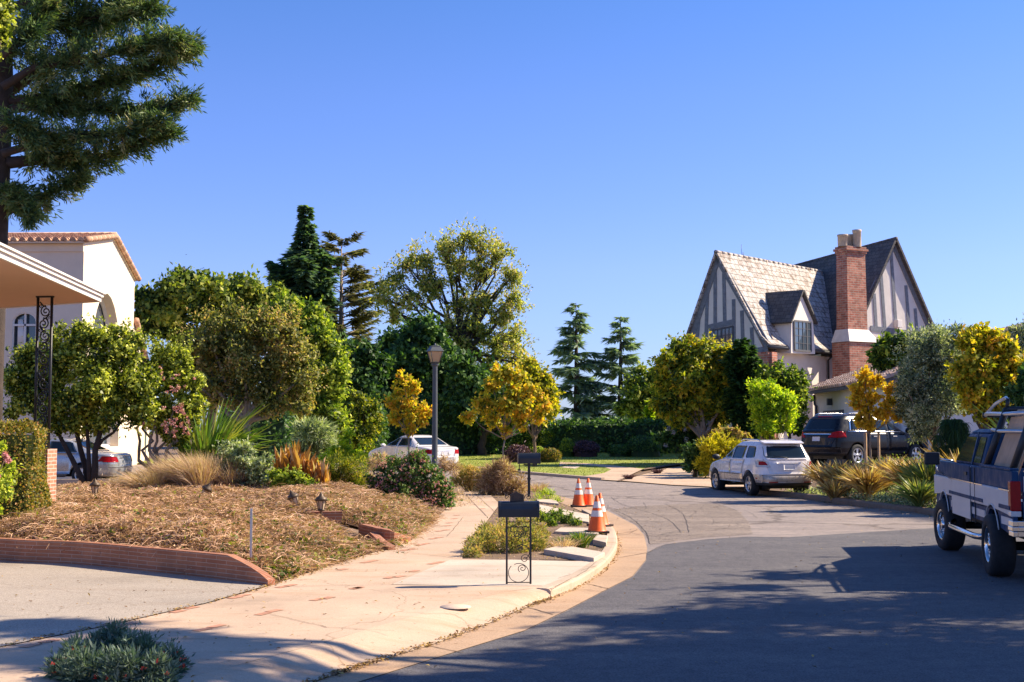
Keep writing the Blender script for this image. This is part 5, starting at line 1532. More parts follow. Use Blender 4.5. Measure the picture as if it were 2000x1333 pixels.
def place(root, x, y, hd, z=None):
    root.location = (x, y, H(x, y) if z is None else z); root.rotation_euler[2] = hd
def heading(dx, dy): return math.atan2(dy, dx)

# ---- white station SUV (rear three-quarter view)
two = [paint('pearl_white', (.80,.75,.74)), paint('champagne_cladding', (.45,.39,.33), metal=.2), M['trim']]
car = Car([(.28,2.12,-2.16,.80,7),(.36,2.2,-2.24,.86,7),(.50,2.24,-2.29,.90,6.5),(.62,2.22,-2.27,.905,6.5),(.64,2.21,-2.22,.905,6.5),(.80,2.14,-2.20,.905,6),(.92,1.95,-2.19,.90,6),(1.00,1.5,-2.17,.885,6),(1.06,1.05,-2.15,.865,6.5),(1.12,.88,-2.12,.85,7),(1.50,.15,-1.86,.70,7),(1.60,-.10,-1.72,.63,7),(1.645,-.45,-1.45,.50,5),(1.655,-.7,-1.2,.25,4)], wheels=(-1.31,1.31), R_=.36, sill=.34)
root = empty('parked_suv', (0,0,0), 'white and champagne SUV parked at the kerb with its rear towards us', 'SUV')
car.body(root, two, mats=[(.40, 2), (.66, 1), (9, 0)])
gl_ = M['cglass']
for sg in (1, -1):
    car.patch(root, 'window', [(.92,1.10),(.05,1.10),(.02,1.47),(.30,1.47)], gl_, sg=sg)
    car.patch(root, 'window', [(-.02,1.10),(-.85,1.10),(-.86,1.48),(-.04,1.48)], gl_, sg=sg)
    car.patch(root, 'window', [(-1.02,1.12),(-1.66,1.14),(-1.52,1.47),(-.98,1.48)], gl_, sg=sg, rad=8)
    dr_ = [car.patch(root, 'door', [(1.0,.66),(.02,.66),(.02,1.07),(.98,1.03)], two[0], sg=sg, off=.008), car.patch(root, 'door', [(-.02,.66),(-.88,.66),(-1.02,1.08),(-.02,1.07)], two[0], sg=sg, off=.008)]
    for d_, x in zip(dr_, (.2, -.72)):
        q = MB(); q.box((x, sg*(car.side(x,.96)+.03), .96), (.17,.03,.03)); q.build('handle', two[0], d_, world=False, bevel=.006)
    car.patch(root, 'cladding', [(.9,.40),(-.9,.40),(-.9,.65),(.9,.65)], two[1], sg=sg, off=.016)
    car.patch(root, 'side_marker', [(-1.80,.53),(-1.88,.53),(-1.88,.56),(-1.80,.56)], M['redlens'], sg=sg, off=.012)
    mr = MB(); mr.ball((.86, sg*1.03, 1.12), (.07,.13,.085), 8); mr.box((.92, sg*.92, 1.08), (.06,.14,.03)); mr.build('mirror', two[0] if sg < 0 else M['trim'], root, world=False)
    rl = MB(); rl.tube([(-.1, sg*.58, 1.62), (-.35, sg*.60, 1.675), (-1.35, sg*.60, 1.66), (-1.65, sg*.58, 1.60)], .018, 6); rl.build('roof_rail', M['chrome'], root, world=False)
    car.patch(root, 'tail_light', [(sg*.56,.87),(sg*.86,.87),(sg*.85,1.06),(sg*.66,1.06)], M['clearlens'], mode='rear', sg=-1, off=.014)
    car.patch(root, 'tail_light_lens', [(sg*.64,.93),(sg*.83,.93),(sg*.82,1.03),(sg*.70,1.03)], M['redlens'], mode='rear', sg=-1, off=.022)
    car.patch(root, 'tail_light', [(-1.84,.88),(-2.12,.88),(-2.08,1.06),(-1.86,1.08)], M['clearlens'], sg=sg, off=.012)
    car.patch(root, 'tail_light_lens', [(-1.93,.93),(-2.08,.93),(-2.06,1.04),(-1.92,1.04)], M['redlens'], sg=sg, off=.020)
car.patch(root, 'rear_window', [(-.71,1.14),(.71,1.14),(.63,1.52),(-.63,1.52)], gl_, mode='rear', sg=-1, rad=10, nu=12)
car.patch(root, 'windscreen', [(-.74,1.12),(.74,1.12),(.60,1.52),(-.60,1.52)], gl_, mode='rear', sg=1, nu=12)
tg = car.patch(root, 'tailgate', [(-.60,.68),(.60,.68),(.74,1.10),(-.74,1.10)], two[0], mode='rear', sg=-1, off=.010)
for nm, b_, m_ in (('handle', ((-.38,.38),(.985,1.015)), two[0]), ('number_plate', ((-.17,.17),(.80,.95)), M['plate'])):
    car.patch(root, nm, [(b_[0][0],b_[1][0]),(b_[0][1],b_[1][0]),(b_[0][1],b_[1][1]),(b_[0][0],b_[1][1])], m_, mode='rear', sg=-1, off=.03, parent=tg)
car.patch(root, 'bumper', [(-.80,.42),(.80,.42),(.80,.645),(-.80,.645)], two[1], mode='rear', sg=-1, off=.05, nu=14)
for sg in (1,-1): car.patch(root, 'reflector', [(sg*.40,.43),(sg*.66,.43),(sg*.66,.455),(sg*.40,.455)], M['redlens'], mode='rear', sg=-1, off=.058)
sp_ = MB(); sp_.prism([(-1.64,.66,1.60),(-1.64,-.66,1.60),(-1.90,-.62,1.545),(-1.96,-.3,1.54),(-1.97,0,1.54),(-1.96,.3,1.54),(-1.90,.62,1.545)], (0,0,.035)); sp_.build('spoiler', two[0], root, world=False, bevel=.01)
wp_ = MB(); wp_.tube([(-2.12,.0,1.13),(-2.13,.05,1.15),(-2.10,.45,1.20)], .012, 5); wp_.build('wiper', M['trim'], root, world=False)
for x in (-1.31, 1.31):
    for sg in (1, -1): wheel(root, x, sg*.78, .36, .23, sg, 5, .64)
ex_ = MB(); ex_.lathe([(.03,-2.2),(.03,-1.9)], (0,-.45,.30), 10, 'X'); ex_.build('exhaust', M['chrome'], root, world=False)
hd = math.atan2(math.cos(R(-13)), math.sin(R(-13)))
d_ = Vector((math.cos(hd), math.sin(hd), 0)); l_ = Vector((-d_.y, d_.x, 0)); lr = Vector((7.0, 38.9, 0))
cc_ = lr - l_*.88 + d_*1.31; place(root, cc_.x, cc_.y, hd, 0.0)

# ---- white sedan on the far side
def sedan_levels(): return [(.24,2.25,-2.25,.80,6),(.34,2.36,-2.36,.88,6),(.50,2.42,-2.41,.92,5.5),(.66,2.41,-2.42,.93,5.5),(.76,2.30,-2.41,.925,5.5),(.86,1.95,-2.38,.92,5.5),(.94,1.45,-2.34,.905,6),(.985,1.10,-2.20,.885,6.5),(1.02,.95,-1.75,.87,7),(1.06,.85,-1.62,.85,7),(1.36,.08,-.98,.66,7),(1.42,-.10,-.80,.60,6),(1.452,-.3,-.62,.45,5),(1.46,-.35,-.55,.2,4)]
def sedan(label, m_, hdg, x, y, kind='parked_sedan', plate=True, lens='redlens', rimn=5, z=None):
    car = Car(sedan_levels(), wheels=(-1.42,1.42), R_=.33, sill=.26)
    root = empty(kind, (0,0,0), label, 'car')
    car.body(root, [m_, M['trim']], mats=[(.30, 1), (9, 0)])
    for sg in (1, -1):
        car.patch(root, 'window', [(.72,1.03),(-.22,1.03),(-.24,1.36),(.14,1.35)], gl_, sg=sg)
        car.patch(root, 'window', [(-.28,1.03),(-1.25,1.03),(-.98,1.34),(-.30,1.36)], gl_, sg=sg)
        dd_ = [car.patch(root, 'door', [(1.0,.36),(-.22,.36),(-.22,1.0),(.92,.985)], m_, sg=sg, off=.006), car.patch(root, 'door', [(-.26,.36),(-1.02,.36),(-1.22,1.0),(-.26,1.0)], m_, sg=sg, off=.006)]
        for d2, x_ in zip(dd_, (-.05, -1.0)):
            q = MB(); q.box((x_, sg*(car.side(x_,.9)+.025), .90), (.18,.03,.03)); q.build('handle', m_, d2, world=False, bevel=.006)
        car.patch(root, 'window_trim', [(.86,1.005),(-1.42,1.005),(-1.42,1.025),(.84,1.025)], M['chrome'], sg=sg, off=.012)
        mr = MB(); mr.ball((.66, sg*1.0, 1.04), (.07,.12,.07), 8); mr.box((.72, sg*.90, 1.01), (.06,.1,.025)); mr.build('mirror', m_, root, world=False)
        car.patch(root, 'tail_light', [(sg*.45,.72),(sg*.88,.72),(sg*.87,.90),(sg*.50,.88)], M[lens], mode='rear', sg=-1, off=.012)
        car.patch(root, 'tail_light', [(-1.92,.74),(-2.32,.74),(-2.28,.90),(-2.05,.90)], M[lens], sg=sg, off=.012)
        car.patch(root, 'headlight', [(sg*.5,.62),(sg*.85,.62),(sg*.85,.74),(sg*.55,.72)], M['clearlens'], mode='rear', sg=1, off=.012)
    car.patch(root, 'rear_window', [(-.66,1.07),(.66,1.07),(.56,1.36),(-.56,1.36)], gl_, mode='rear', sg=-1, nu=12)
    car.patch(root, 'windscreen', [(-.72,1.07),(.72,1.07),(.58,1.36),(-.58,1.36)], gl_, mode='rear', sg=1, nu=12)
    tg = car.patch(root, 'boot_lid', [(-.44,.60),(.44,.60),(.60,.93),(-.60,.93)], m_, mode='rear', sg=-1, off=.008)
    if plate: car.patch(root, 'number_plate', [(-.17,.66),(.17,.66),(.17,.80),(-.17,.80)], M['plate'], mode='rear', sg=-1, off=.02, parent=tg)
    car.patch(root, 'chrome_strip', [(-.36,.83),(.36,.83),(.36,.85),(-.36,.85)], M['chrome'], mode='rear', sg=-1, off=.018, parent=tg)
    car.patch(root, 'bumper', [(-.84,.30),(.84,.30),(.86,.57),(-.86,.57)], m_, mode='rear', sg=-1, off=.03, nu=14)
    for x_ in (-1.42, 1.42):
        for sg in (1, -1): wheel(root, x_, sg*.80, .33, .21, sg, rimn, .66)
    place(root, x, y, hdg, z); return root
h_ = math.atan2(math.cos(R(-37)), math.sin(R(-37)))
p = at_Y(806, 54)
sedan('white sedan parked on the far side of the street behind the flowering bush', paint('white_paint_car', (.80,.77,.76)), h_, p[0], p[1], z=.27)
p = at_Y(150, 41.3)
sr = sedan('silver sedan in the drive of the stucco house, partly hidden by tree trunks', paint('silver_paint', (.40,.41,.43), metal=.45), math.pi*.955, p[0]-.75, p[1]+.1, z=.24, plate=False)

# ---- black SUV in the driveway
bk_ = paint('black_paint', (.008,.010,.016), cw=.2, rough=.3)
car = Car([(.34,2.3,-2.35,.85,7),(.44,2.42,-2.46,.93,7),(.62,2.48,-2.52,.965,6.5),(.85,2.46,-2.50,.97,6.5),(1.0,2.2,-2.48,.96,6.5),(1.10,1.6,-2.45,.945,6.5),(1.17,1.15,-2.42,.93,7),(1.20,1.05,-2.40,.92,7.5),(1.60,.35,-2.16,.78,7.5),(1.72,.05,-2.0,.70,7),(1.77,-.3,-1.75,.55,5),(1.785,-.6,-1.5,.25,4)], wheels=(-1.5,1.52), R_=.38, sill=.36)
root = empty('parked_suv', (0,0,0), 'large black SUV standing in the driveway of the tiled garage', 'SUV')
car.body(root, [bk_, M['trim']], mats=[(.5, 1), (9, 0)])
for sg in (1, -1):
    for cn_ in ([(1.0,1.20),(.12,1.20),(.10,1.60),(.42,1.60)], [(.04,1.20),(-.85,1.20),(-.86,1.60),(.02,1.61)], [(-.98,1.21),(-1.78,1.24),(-1.66,1.58),(-.98,1.60)]):
        car.patch(root, 'window', cn_, gl_, sg=sg)
    car.patch(root, 'window_trim', [(1.15,1.165),(-1.95,1.18),(-1.95,1.205),(1.13,1.19)], M['chrome'], sg=sg, off=.014)
    car.patch(root, 'window_trim', [(.36,1.615),(-1.70,1.60),(-1.70,1.625),(.34,1.64)], M['chrome'], sg=sg, off=.012)
    car.patch(root, 'window_trim', [(-1.80,1.20),(-1.86,1.20),(-1.74,1.60),(-1.68,1.60)], M['chrome'], sg=sg, off=.014)
    for xx in ([(1.08,.55),(.10,.55),(.10,1.16),(1.06,1.14)], [(.04,.55),(-.90,.55),(-1.05,1.16),(.04,1.16)]):
        d2 = car.patch(root, 'door', xx, bk_, sg=sg, off=.008); q = MB(); x_ = xx[1][0]+.25; q.box((x_, sg*(car.side(x_,1.02)+.03), 1.02), (.2,.03,.035)); q.build('handle', M['chrome'], d2, world=False)
    rl = MB(); rl.tube([(.1, sg*.66, 1.74), (-.1, sg*.68, 1.81), (-1.6, sg*.68, 1.81), (-1.85, sg*.66, 1.74)], .02, 6); rl.build('roof_rail', M['chrome'], root, world=False)
    mr = MB(); mr.ball((.95, sg*1.08, 1.22), (.08,.13,.1), 8); mr.box((1.0, sg*.98, 1.17), (.06,.12,.03)); mr.build('mirror', bk_, root, world=False)
    car.patch(root, 'tail_light', [(sg*.50,.98),(sg*.92,.98),(sg*.90,1.19),(sg*.66,1.16)], M['redlens'], mode='rear', sg=-1, off=.012)
    car.patch(root, 'tail_light', [(-2.02,1.0),(-2.40,.98),(-2.36,1.19),(-2.16,1.19)], M['redlens'], sg=sg, off=.012)
car.patch(root, 'rear_window', [(-.80,1.22),(.80,1.22),(.70,1.64),(-.70,1.64)], gl_, mode='rear', sg=-1, nu=12, rad=10)
car.patch(root, 'windscreen', [(-.78,1.22),(.78,1.22),(.66,1.66),(-.66,1.66)], gl_, mode='rear', sg=1, nu=12)
tg = car.patch(root, 'tailgate', [(-.66,.66),(.66,.66),(.84,1.18),(-.84,1.18)], bk_, mode='rear', sg=-1, off=.008)
car.patch(root, 'number_plate', [(-.17,.86),(.17,.86),(.17,1.01),(-.17,1.01)], M['plate'], mode='rear', sg=-1, off=.02, parent=tg)
car.patch(root, 'chrome_strip', [(-.62,1.08),(.62,1.08),(.62,1.12),(-.62,1.12)], M['chrome'], mode='rear', sg=-1, off=.02, parent=tg)
car.patch(root, 'brake_light', [(-.30,1.685),(.30,1.685),(.30,1.71),(-.30,1.71)], M['redlens'], mode='rear', sg=-1, off=.02)
car.patch(root, 'bumper', [(-.86,.45),(.86,.45),(.88,.66),(-.88,.66)], bk_, mode='rear', sg=-1, off=.04, nu=14)
for x_ in (-1.5, 1.52):
    for sg in (1, -1): wheel(root, x_, sg*.83, .38, .25, sg, 5, .66)
hd = math.atan2(math.cos(R(56)), math.sin(R(56))); d_ = Vector((math.cos(hd), math.sin(hd), 0)); l_ = Vector((-d_.y, d_.x, 0))
rc = Vector((*at_Y(1635, 44), 0)); cc_ = rc + d_*2.45 + l_*.93
place(root, cc_.x, cc_.y, hd, P(1600, 808, 44).z - 1.79)

# ---- lifted two-tone pickup truck with ladder rack (right edge)
navy = paint('navy_paint', (.018,.055,.13), cw=.02, rough=.5); silv = paint('lilac_white_paint', (.60,.585,.585), cw=.08, rough=.42); M_t = [navy, silv]
root = empty('pickup_truck', (0,0,0), 'lifted two-tone blue and white pickup truck with a ladder rack and plywood sheets', 'pickup truck')
RA, FA = 0.0, 3.85                      # axles; x forward
def side_profile(x0, x1, z0, z1, arches, k=14, r=.50, zc=.47):
    """outline of a slab side with wheel arches cut in the lower edge"""
    pts = [(x0, z1), (x0, z0)]
    for xa in arches:
        if x0 < xa < x1:
            for i in range(k+1):
                a = math.pi*(1 - i/k); px_, pz_ = xa + r*math.cos(a), zc + r*math.sin(a)
                if pz_ >= z0: pts.append((px_, pz_))
    pts += [(x1, z0), (x1, z1)]
    return pts
hwid = 1.0
def slab_side(name, x0, x1, z0, z1, m, y0, y1, arches=(), parent=None, sg=1, bev=.012, rr=.50):
    q = MB(); pr = side_profile(x0, x1, z0, z1, arches, r=rr); q.prism([(a, sg*y0, b) for a, b in pr], (0, sg*(y1-y0), 0)); 
    return q.build(name, m, parent or root, world=False, bevel=bev)
# bands: lower navy, middle silver, upper navy; bulged a little by band
for sg in (1, -1):
    slab_side('rocker_panel', -1.22, 4.75, .62, .90, navy, .90, .955, (RA, FA), sg=sg)
    b_ = slab_side('side_panel', -1.24, 4.80, .88, 1.21, silv, .90, .985, (RA, FA), sg=sg, bev=.02)
    slab_side('side_panel', -1.25, 4.78, 1.205, 1.46, navy, .88, .965, (), sg=sg, bev=.02)
    # arch flares
    for xa in (RA, FA):
        f = MB(); pts = [(xa + .505*math.cos(math.pi*(1-i/16)), sg*.985, .47+.50*math.sin(math.pi*(1-i/16))) for i in range(17)]
        f.tube([p_ for p_ in pts if p_[2] > .6],   .009, 6); f.build('arch_lip', silv, root, world=False)
    for x0_, x1_ in ((-1.2, -.55), (.55, 1.12), (1.18, 3.25)):
        for z_, m_ in ((.985, navy), (1.205, M['chrome']), (.80, silv)):
            q = MB(); q.box(((x0_+x1_)/2, sg*(.992 if z_ < 1.1 and z_ > .9 else (.99 if z_ > 1.1 else .962)), z_), (x1_-x0_, .012, .05 if m_ is navy else (.014 if m_ is not silv else .10))); q.build('stripe', m_, root, world=False)
    # doors: seams and windows
    d_o = MB(); d_o.prism([(1.50,sg*.96,.66),(1.50,sg*.96,1.44),(3.0,sg*.96,1.44),(3.05,sg*.96,1.0),(3.0,sg*.96,.66)][::1], (0, sg*.032, 0)); door = d_o.build('door', silv, root, world=False, bevel=.01)
    d_u = MB(); d_u.box((2.25, sg*.985, 1.33), (1.50,.025,.235)); d_u.build('door_top', navy, door, world=False, bevel=.01)
    q = MB(); q.box((1.72, sg*1.0, 1.33), (.2,.03,.045)); q.build('handle', M['trim'], door, world=False)
    for x_ in (1.47, 3.03, 1.14):
        q = MB(); q.box((x_, sg*.984, 1.03), (.012,.014,.80)); q.build('door_seam', M['trim'], root, world=False)
# cab
cab = MB()
zb2, zr2 = 1.455, 1.99
def cabring(z, xf, xr, w_): return [(xf, w_, z), (xr, w_, z), (xr, -w_, z), (xf, -w_, z)]
cab.hexa(cabring(zb2, 3.15, .78, .93), cabring(zr2-.06, 2.45, .84, .80)); cab.hexa(cabring(zr2-.06, 2.45, .84, .80), cabring(zr2, 2.25, .95, .70))
cab.build('cab', navy, root, world=False, bevel=.05)
def side_glass(name, pts, sg):
    q = MB()
    def yy(z): return .93 - (z-zb2)/(zr2-.06-zb2)*.13
    q.prism([(x_, sg*(yy(z_)+.002), z_) for x_, z_ in pts], (0, sg*.01, 0)); q.build(name, gl_, root, world=False)
for sg in (1, -1):
    side_glass('window', [(2.92,1.50),(1.62,1.50),(1.62,1.87),(2.46,1.87)], sg); side_glass('window', [(1.50,1.50),(.98,1.50),(1.0,1.87),(1.50,1.87)], sg)
    q = MB(); q.prism([(1.60,sg*.935,1.46),(1.53,sg*.935,1.46),(1.53,sg*.815,1.95),(1.60,sg*.815,1.95)], (0,sg*.015,0)); q.build('pillar', navy, root, world=False)
q = MB(); q.prism([(.775,.70,1.50),(.775,-.70,1.50),(.835,-.62,1.88),(.835,.62,1.88)], (-.012,0,0)); rw_ = q.build('rear_window', gl_, root, world=False)
q = MB(); 
for y_ in (-.22,.22): q.box((.79, y_, 1.69), (.03,.02,.36), 0, 0, Matrix.Rotation(.16, 4, 'Y'))
q.build('window_bar', M['trim'], rw_, world=False)
q = MB(); q.prism([(3.13,.80,1.50),(3.13,-.80,1.50),(2.50,-.70,1.88),(2.50,.70,1.88)], (.02,0,.015)); q.build('windscreen', gl_, root, world=False)
hd_ = MB(); hd_.hexa([(4.80,.93,1.1),(3.0,.93,1.1),(3.0,-.93,1.1),(4.80,-.93,1.1)], [(4.70,.86,1.36),(3.1,.88,1.475),(3.1,-.88,1.475),(4.70,-.86,1.36)]); hd_.build('bonnet', navy, root, world=False, bevel=.04)
# bed
bd = MB(); bd.box((-.22, 0, 1.02), (1.98,1.84,.10)); bd.box((.74, 0, 1.2), (.08,1.80,.48)); bd.build('bed', mat('blue_bed_liner', (.03,.08,.22), .5, .2, 5, .1), root, world=False)
for sg in (1,-1):
    q = MB(); q.box((-.22, sg*.925, 1.475), (2.0,.11,.035)); q.build('bed_rail', navy, root, world=False, bevel=.01)
    q = MB(); q.box((-1.18, sg*.925, 1.14), (.16,.13,.38)); q.build('tail_light', M['redlens'], root, world=False, bevel=.015)
    q = MB(); q.box((-1.18, sg*.925, .915), (.158,.128,.07)); q.build('reversing_light', M['clearlens'], root, world=False, bevel=.01)
tgx = -1.235
q = MB(); q.box((tgx, 0, 1.16), (.05,1.68,.60)); tg = q.build('tailgate', navy, root, world=False, bevel=.012)
for z_, h__, m_ in ((1.29,.20,silv),(1.00,.13,silv),(1.145,.10,M['trim']),(1.455,.014,M['chrome']),(1.075,.012,M['chrome'])):
    q = MB(); q.box((tgx-.030, 0, z_), (.012,1.66,h__)); q.build('tailgate_band', m_, tg, world=False)
q = MB(); q.box((tgx-.045,.62,.96), (.008,.12,.07)); q.build('number_plate', mat('blue_sticker', (.06,.25,.62), .4, .2, 9, 0), tg, world=False)
# bumper: bent chrome section
q = MB(); 
for z0_, z1_, e_ in ((.63,.70,.0),(.70,.76,.035),(.76,.83,.01)):
    q.prism([(-1.30-e_, .92, z0_), (-1.30-e_, -.92, z0_), (-1.30-e_, -.92, z1_), (-1.30-e_, .92, z1_)], (.07+e_, 0, 0))
    for sg in (1,-1): q.box((-1.19, sg*.95, (z0_+z1_)/2), (.26,.06+e_*.6,z1_-z0_-.002))
q.build('bumper', M['chrome'], root, world=False, bevel=.008)
q = MB(); q.box((-1.36, 0, .55), (.22,.1,.06)); q.lathe([(.018,.60),(.012,.64),(.028,.67),(.001,.70)], (-1.42,0,0), 10); q.build('tow_hitch', M['chrome'], root, world=False)
# running boards, chassis, axles, arches
for sg in (1,-1):
    q = MB(); q.tube([(.62,sg*.92,.50),(.72,sg*1.0,.47),(1.0,sg*1.03,.46),(2.9,sg*1.03,.46),(3.15,sg*1.0,.48),(3.25,sg*.92,.52)], .045, 8); q.build('running_board', M['chrome'], root, world=False)
q = MB(); q.box((1.8, 0, .62), (6.0,1.2,.22)); q.box((1.9,0,.78), (2.6,1.84,.2)); q.box((4.5,0,.9), (.4,1.7,.4)); q.box((-1.0,0,.75), (.5,1.7,.2))
for xa in (RA, FA): q.tube([(xa,-.8,.41),(xa,.8,.41)], .06, 8); q.ball((xa, .1, .41), .17, 8)
q.build('chassis', M['trim'], root, world=False)
q = MB(); 
for xa in (RA, FA):
    q.box((xa, 0, 1.06), (1.12, 1.74, .12))
q.build('wheel_well', M['trim'], root, world=False)
for sg in (1,-1):
    wheel(root, RA, sg*.90, .42, .30, sg, 0, .60, 'chrome'); wheel(root, FA, sg*.90, .42, .30, sg, 0, .60, 'chrome', steer=.12)
    q = MB(); q.box((3.05, sg*1.28, 1.52), (.05,.24,.20)); q.build('mirror', M['trim'], root, world=False, bevel=.02)
    q = MB(); q.tube([(3.05,sg*1.22,1.44),(3.05,sg*1.20,1.34),(3.0,sg*1.0,1.20)], .014, 6); q.tube([(3.0,sg*.95,1.48),(3.05,sg*1.18,1.52)], .014, 6); q.build('mirror_arm', M['chrome'], root, world=False)
# ladder rack: leaning uprights, chrome side rails, cross bars
rk = []
for sg in (1,-1):
    for xb in (-1.08, .60):
        q = MB(); q.tube([(xb, sg*.92, 1.46), (xb+.02, sg*.62, 2.28)], .048, 8); q.tube([(xb+.02, sg*.62, 2.28), (xb+.02, sg*.60, 2.42)], .028, 6); q.box((xb, sg*.92, 1.485), (.2,.1,.02)); q.build('rack_post', M['iron'], root, world=False)
    q = MB(); q.tube([(-1.06, sg*.66, 2.20), (.62, sg*.66, 2.20), (1.9, sg*.64, 2.22), (2.25, sg*.60, 2.20)], .030, 8); q.build('rack_rail', M['alloy'], root, world=False)
    q = MB(); q.tube([(-1.06, sg*.75, 1.96), (.62, sg*.75, 1.96), (1.0, sg*.75, 1.98)], .026, 8); q.build('rack_rail', M['alloy'], root, world=False)
    q = MB(); q.tube([(2.25, sg*.60, 2.20), (1.6, sg*.58, 2.36), (.95, sg*.56, 2.44), (.62, sg*.60, 2.40)], .022, 8); q.build('rack_brace', M['alloy'], root, world=False)
for xb, z_ in ((-1.06, 2.25), (.62, 2.27), (2.25, 2.20)):
    q = MB(); q.tube([(xb, -.64, z_), (xb, .64, z_)], .036, 8); q.build('cross_bar', M['iron'], root, world=False)
d_ = Vector((7.08-6.49, 21.66-17.94, 0)); hd = math.atan2(d_.y, d_.x); dn = d_.normalized(); ln_ = Vector((-dn.y, dn.x, 0))
ra_ = Vector((6.49, 17.94, 0)) - ln_*1.02
TR = root; place(root, ra_.x, ra_.y, hd, 0.0)
# plywood sheets carried in the bed, leaning on the rack: a load of its own
pw = empty('plywood_sheets', (ra_.x, ra_.y, 0), 'plywood sheets leaning inside the ladder rack of the pickup bed', 'plywood', rz=hd)
ply = mat('plywood', (.44,.30,.19), .8, .22, 2.5, .2)
for k, (x0_, x1_, zt_) in enumerate(((-1.0, .50, 2.16), (-.95, .40, 2.26))):
    q = MB(); y0_, y1_ = .80-k*.035, .64-k*.035
    yb = .93 - .27*0 - .045 - k*.04
    def py_(z_): return (.92 - (z_-1.46)/.82*.30) - .075 - k*.03
    q.prism([(x0_, py_(1.12), 1.12), (x1_, py_(1.12), 1.12), (x1_, py_(zt_), zt_), (x0_, py_(zt_), zt_)], (0, -.02, 0)); q.build('sheet', ply, pw, world=False)
# ================================================================== trees and shrubs
BK, BG, BD = M['bark'], M['bark_grey'], M['bark_dark']
# --- far conifers and background trees
conifer('redwood_tree', 'taller far redwood with drooping tiers, left of the pair against the sky', 1125, 112, 592, 138, L['redwood'], BD, nb=92, base_t=.04, droop=.10, dens=60, L=1.0, W=.17, r0=.42, asc=.02, power=.48, bare=.08, jag=.25)
conifer('redwood_tree', 'shorter far redwood with two tops, right of the pair against the sky', 1212, 112, 618, 128, L['redwood'], BD, nb=88, base_t=.04, droop=.12, dens=60, L=1.0, W=.17, r0=.40, asc=.05, power=.5, bare=.08, jag=.3)
conifer('dark_conifer', 'pointed dark conifer, tallest of the trees left of centre', 597, 82, 402, 118, L['conifer'], BD, nb=190, base_t=.1, droop=.0, dens=70, L=.8, W=.26, r0=.35, asc=.45, jag=.4, prof=lambda t: (1.0 if t < .70 else max(.03, (1-t)/.30)**1.15*.9+.05) if t < .8 else max(.03, (1-t)*1.25)+.05)
conifer('thin_pine', 'half-bare pine with a pale trunk and sparse upswept branches', 667, 84, 470, 165, L['thin'], BG, nb=95, base_t=.28, droop=-.12, dens=70, L=.62, W=.11, r0=.34, asc=.18, jag=.3, bare=.3, prof=lambda t: .55 + .45*math.sin(min(1,(t-.3)/.6)*math.pi))
# tall airy tree
lob = [(905,470,30),(868,490,32),(830,505,30),(795,520,28),(765,545,28),(742,580,26),(945,478,26),(970,500,26),(1000,540,28),(1008,590,26),(985,620,30),(1000,660,28),(940,530,36),(890,540,36),(845,560,34),(800,580,32),(770,620,28),(950,580,36),(905,600,34),(930,650,36),(975,680,34),(1012,700,28),(900,690,30),(950,720,34),(1035,720,22),(870,640,28)]
tree('airy_tree', 'tall airy yellow-green tree with bare twigs and a dark leaning trunk', 930, 74, lob, L['airy'], BD, 24000, .20, .09, r0=.24, clumps=10, cr=.44, sprig=28, rag=.8, twigs=True, twig_max=420, split=P(902, 640, 74), shell=.3, tb=.46)
# lower right part of it: dense
tree('dark_oak', 'dark evergreen oak behind the stucco house, left background', 420, 62, [(300,595,38),(345,575,40),(390,575,38),(440,575,34),(490,580,34),(530,600,32),(500,620,36),(420,620,42),(340,640,42),(285,640,26),(465,560,18),(370,555,22),(540,575,16)], L['oak'], BD, 36000, .24, .15, r0=.3, clumps=8, cr=.66, rag=.6)
tree('evergreen_tree', 'deep green evergreen filling the middle behind the white sedan', 800, 70, [(790,680,44),(830,655,36),(850,700,44),(800,740,44),(770,720,36),(870,740,40),(760,770,36),(840,780,40),(735,800,30),(790,820,40)], L['deep'], BD, 36000, .26, .17, r0=.3, clumps=18, cr=.42)
tree('evergreen_tree', 'smaller deep green evergreen left of the middle one, below the half-bare pine', 700, 68, [(700,700,36),(670,690,24),(725,720,30),(700,750,36),(665,760,30),(690,800,34),(650,820,30),(720,790,30)], L['deep'], BD, 22000, .26, .17, r0=.25, clumps=16, cr=.42)
tree('evergreen_tree', 'deep green evergreen just right of the lamp post, under the airy tree', 940, 68, [(905,720,32),(930,745,34),(900,770,34),(960,770,34),(990,790,30),(925,800,34),(975,820,34),(1020,800,28),(1030,760,22)], L['deep'], BD, 20000, .26, .17, r0=.25, clumps=16, cr=.42)
tree('green_tree', 'rounded mid green tree behind the bronze one, left of centre', 600, 50, [(560,620,36),(600,630,36),(625,660,36),(645,700,36),(655,745,30),(620,740,38),(580,680,36),(640,790,32),(600,790,34),(665,720,18),(560,600,24),(655,830,26)], L['green'], BK, 36000, .17, .10, r0=.2, clumps=8, cr=.66, tb=.5)
tree('bronze_tree', 'broad speckled green and bronze tree with a forked trunk, left of centre', 484, 43, [(400,650,44),(450,640,42),(500,640,42),(545,655,38),(575,690,36),(590,735,34),(540,720,42),(480,700,48),(420,700,46),(375,690,32),(365,730,28),(410,755,38),(470,760,40),(530,775,38),(590,785,26),(560,620,22)], L['brownish'], BG, 46000, .11, .065, r0=.17, clumps=9, cr=.60, sprig=16, tb=.48, twigs=True, twig_max=50, split=P(484, 810, 43))
shrub('olive_bush', 'dull olive bush in shade left of the white sedan', [(700,800,30),(712,840,28),(690,850,26),(725,810,22),(700,875,24)], 60, L['tudor_tree'], 9000, .16, .09, mstem=BK, tb=.3)
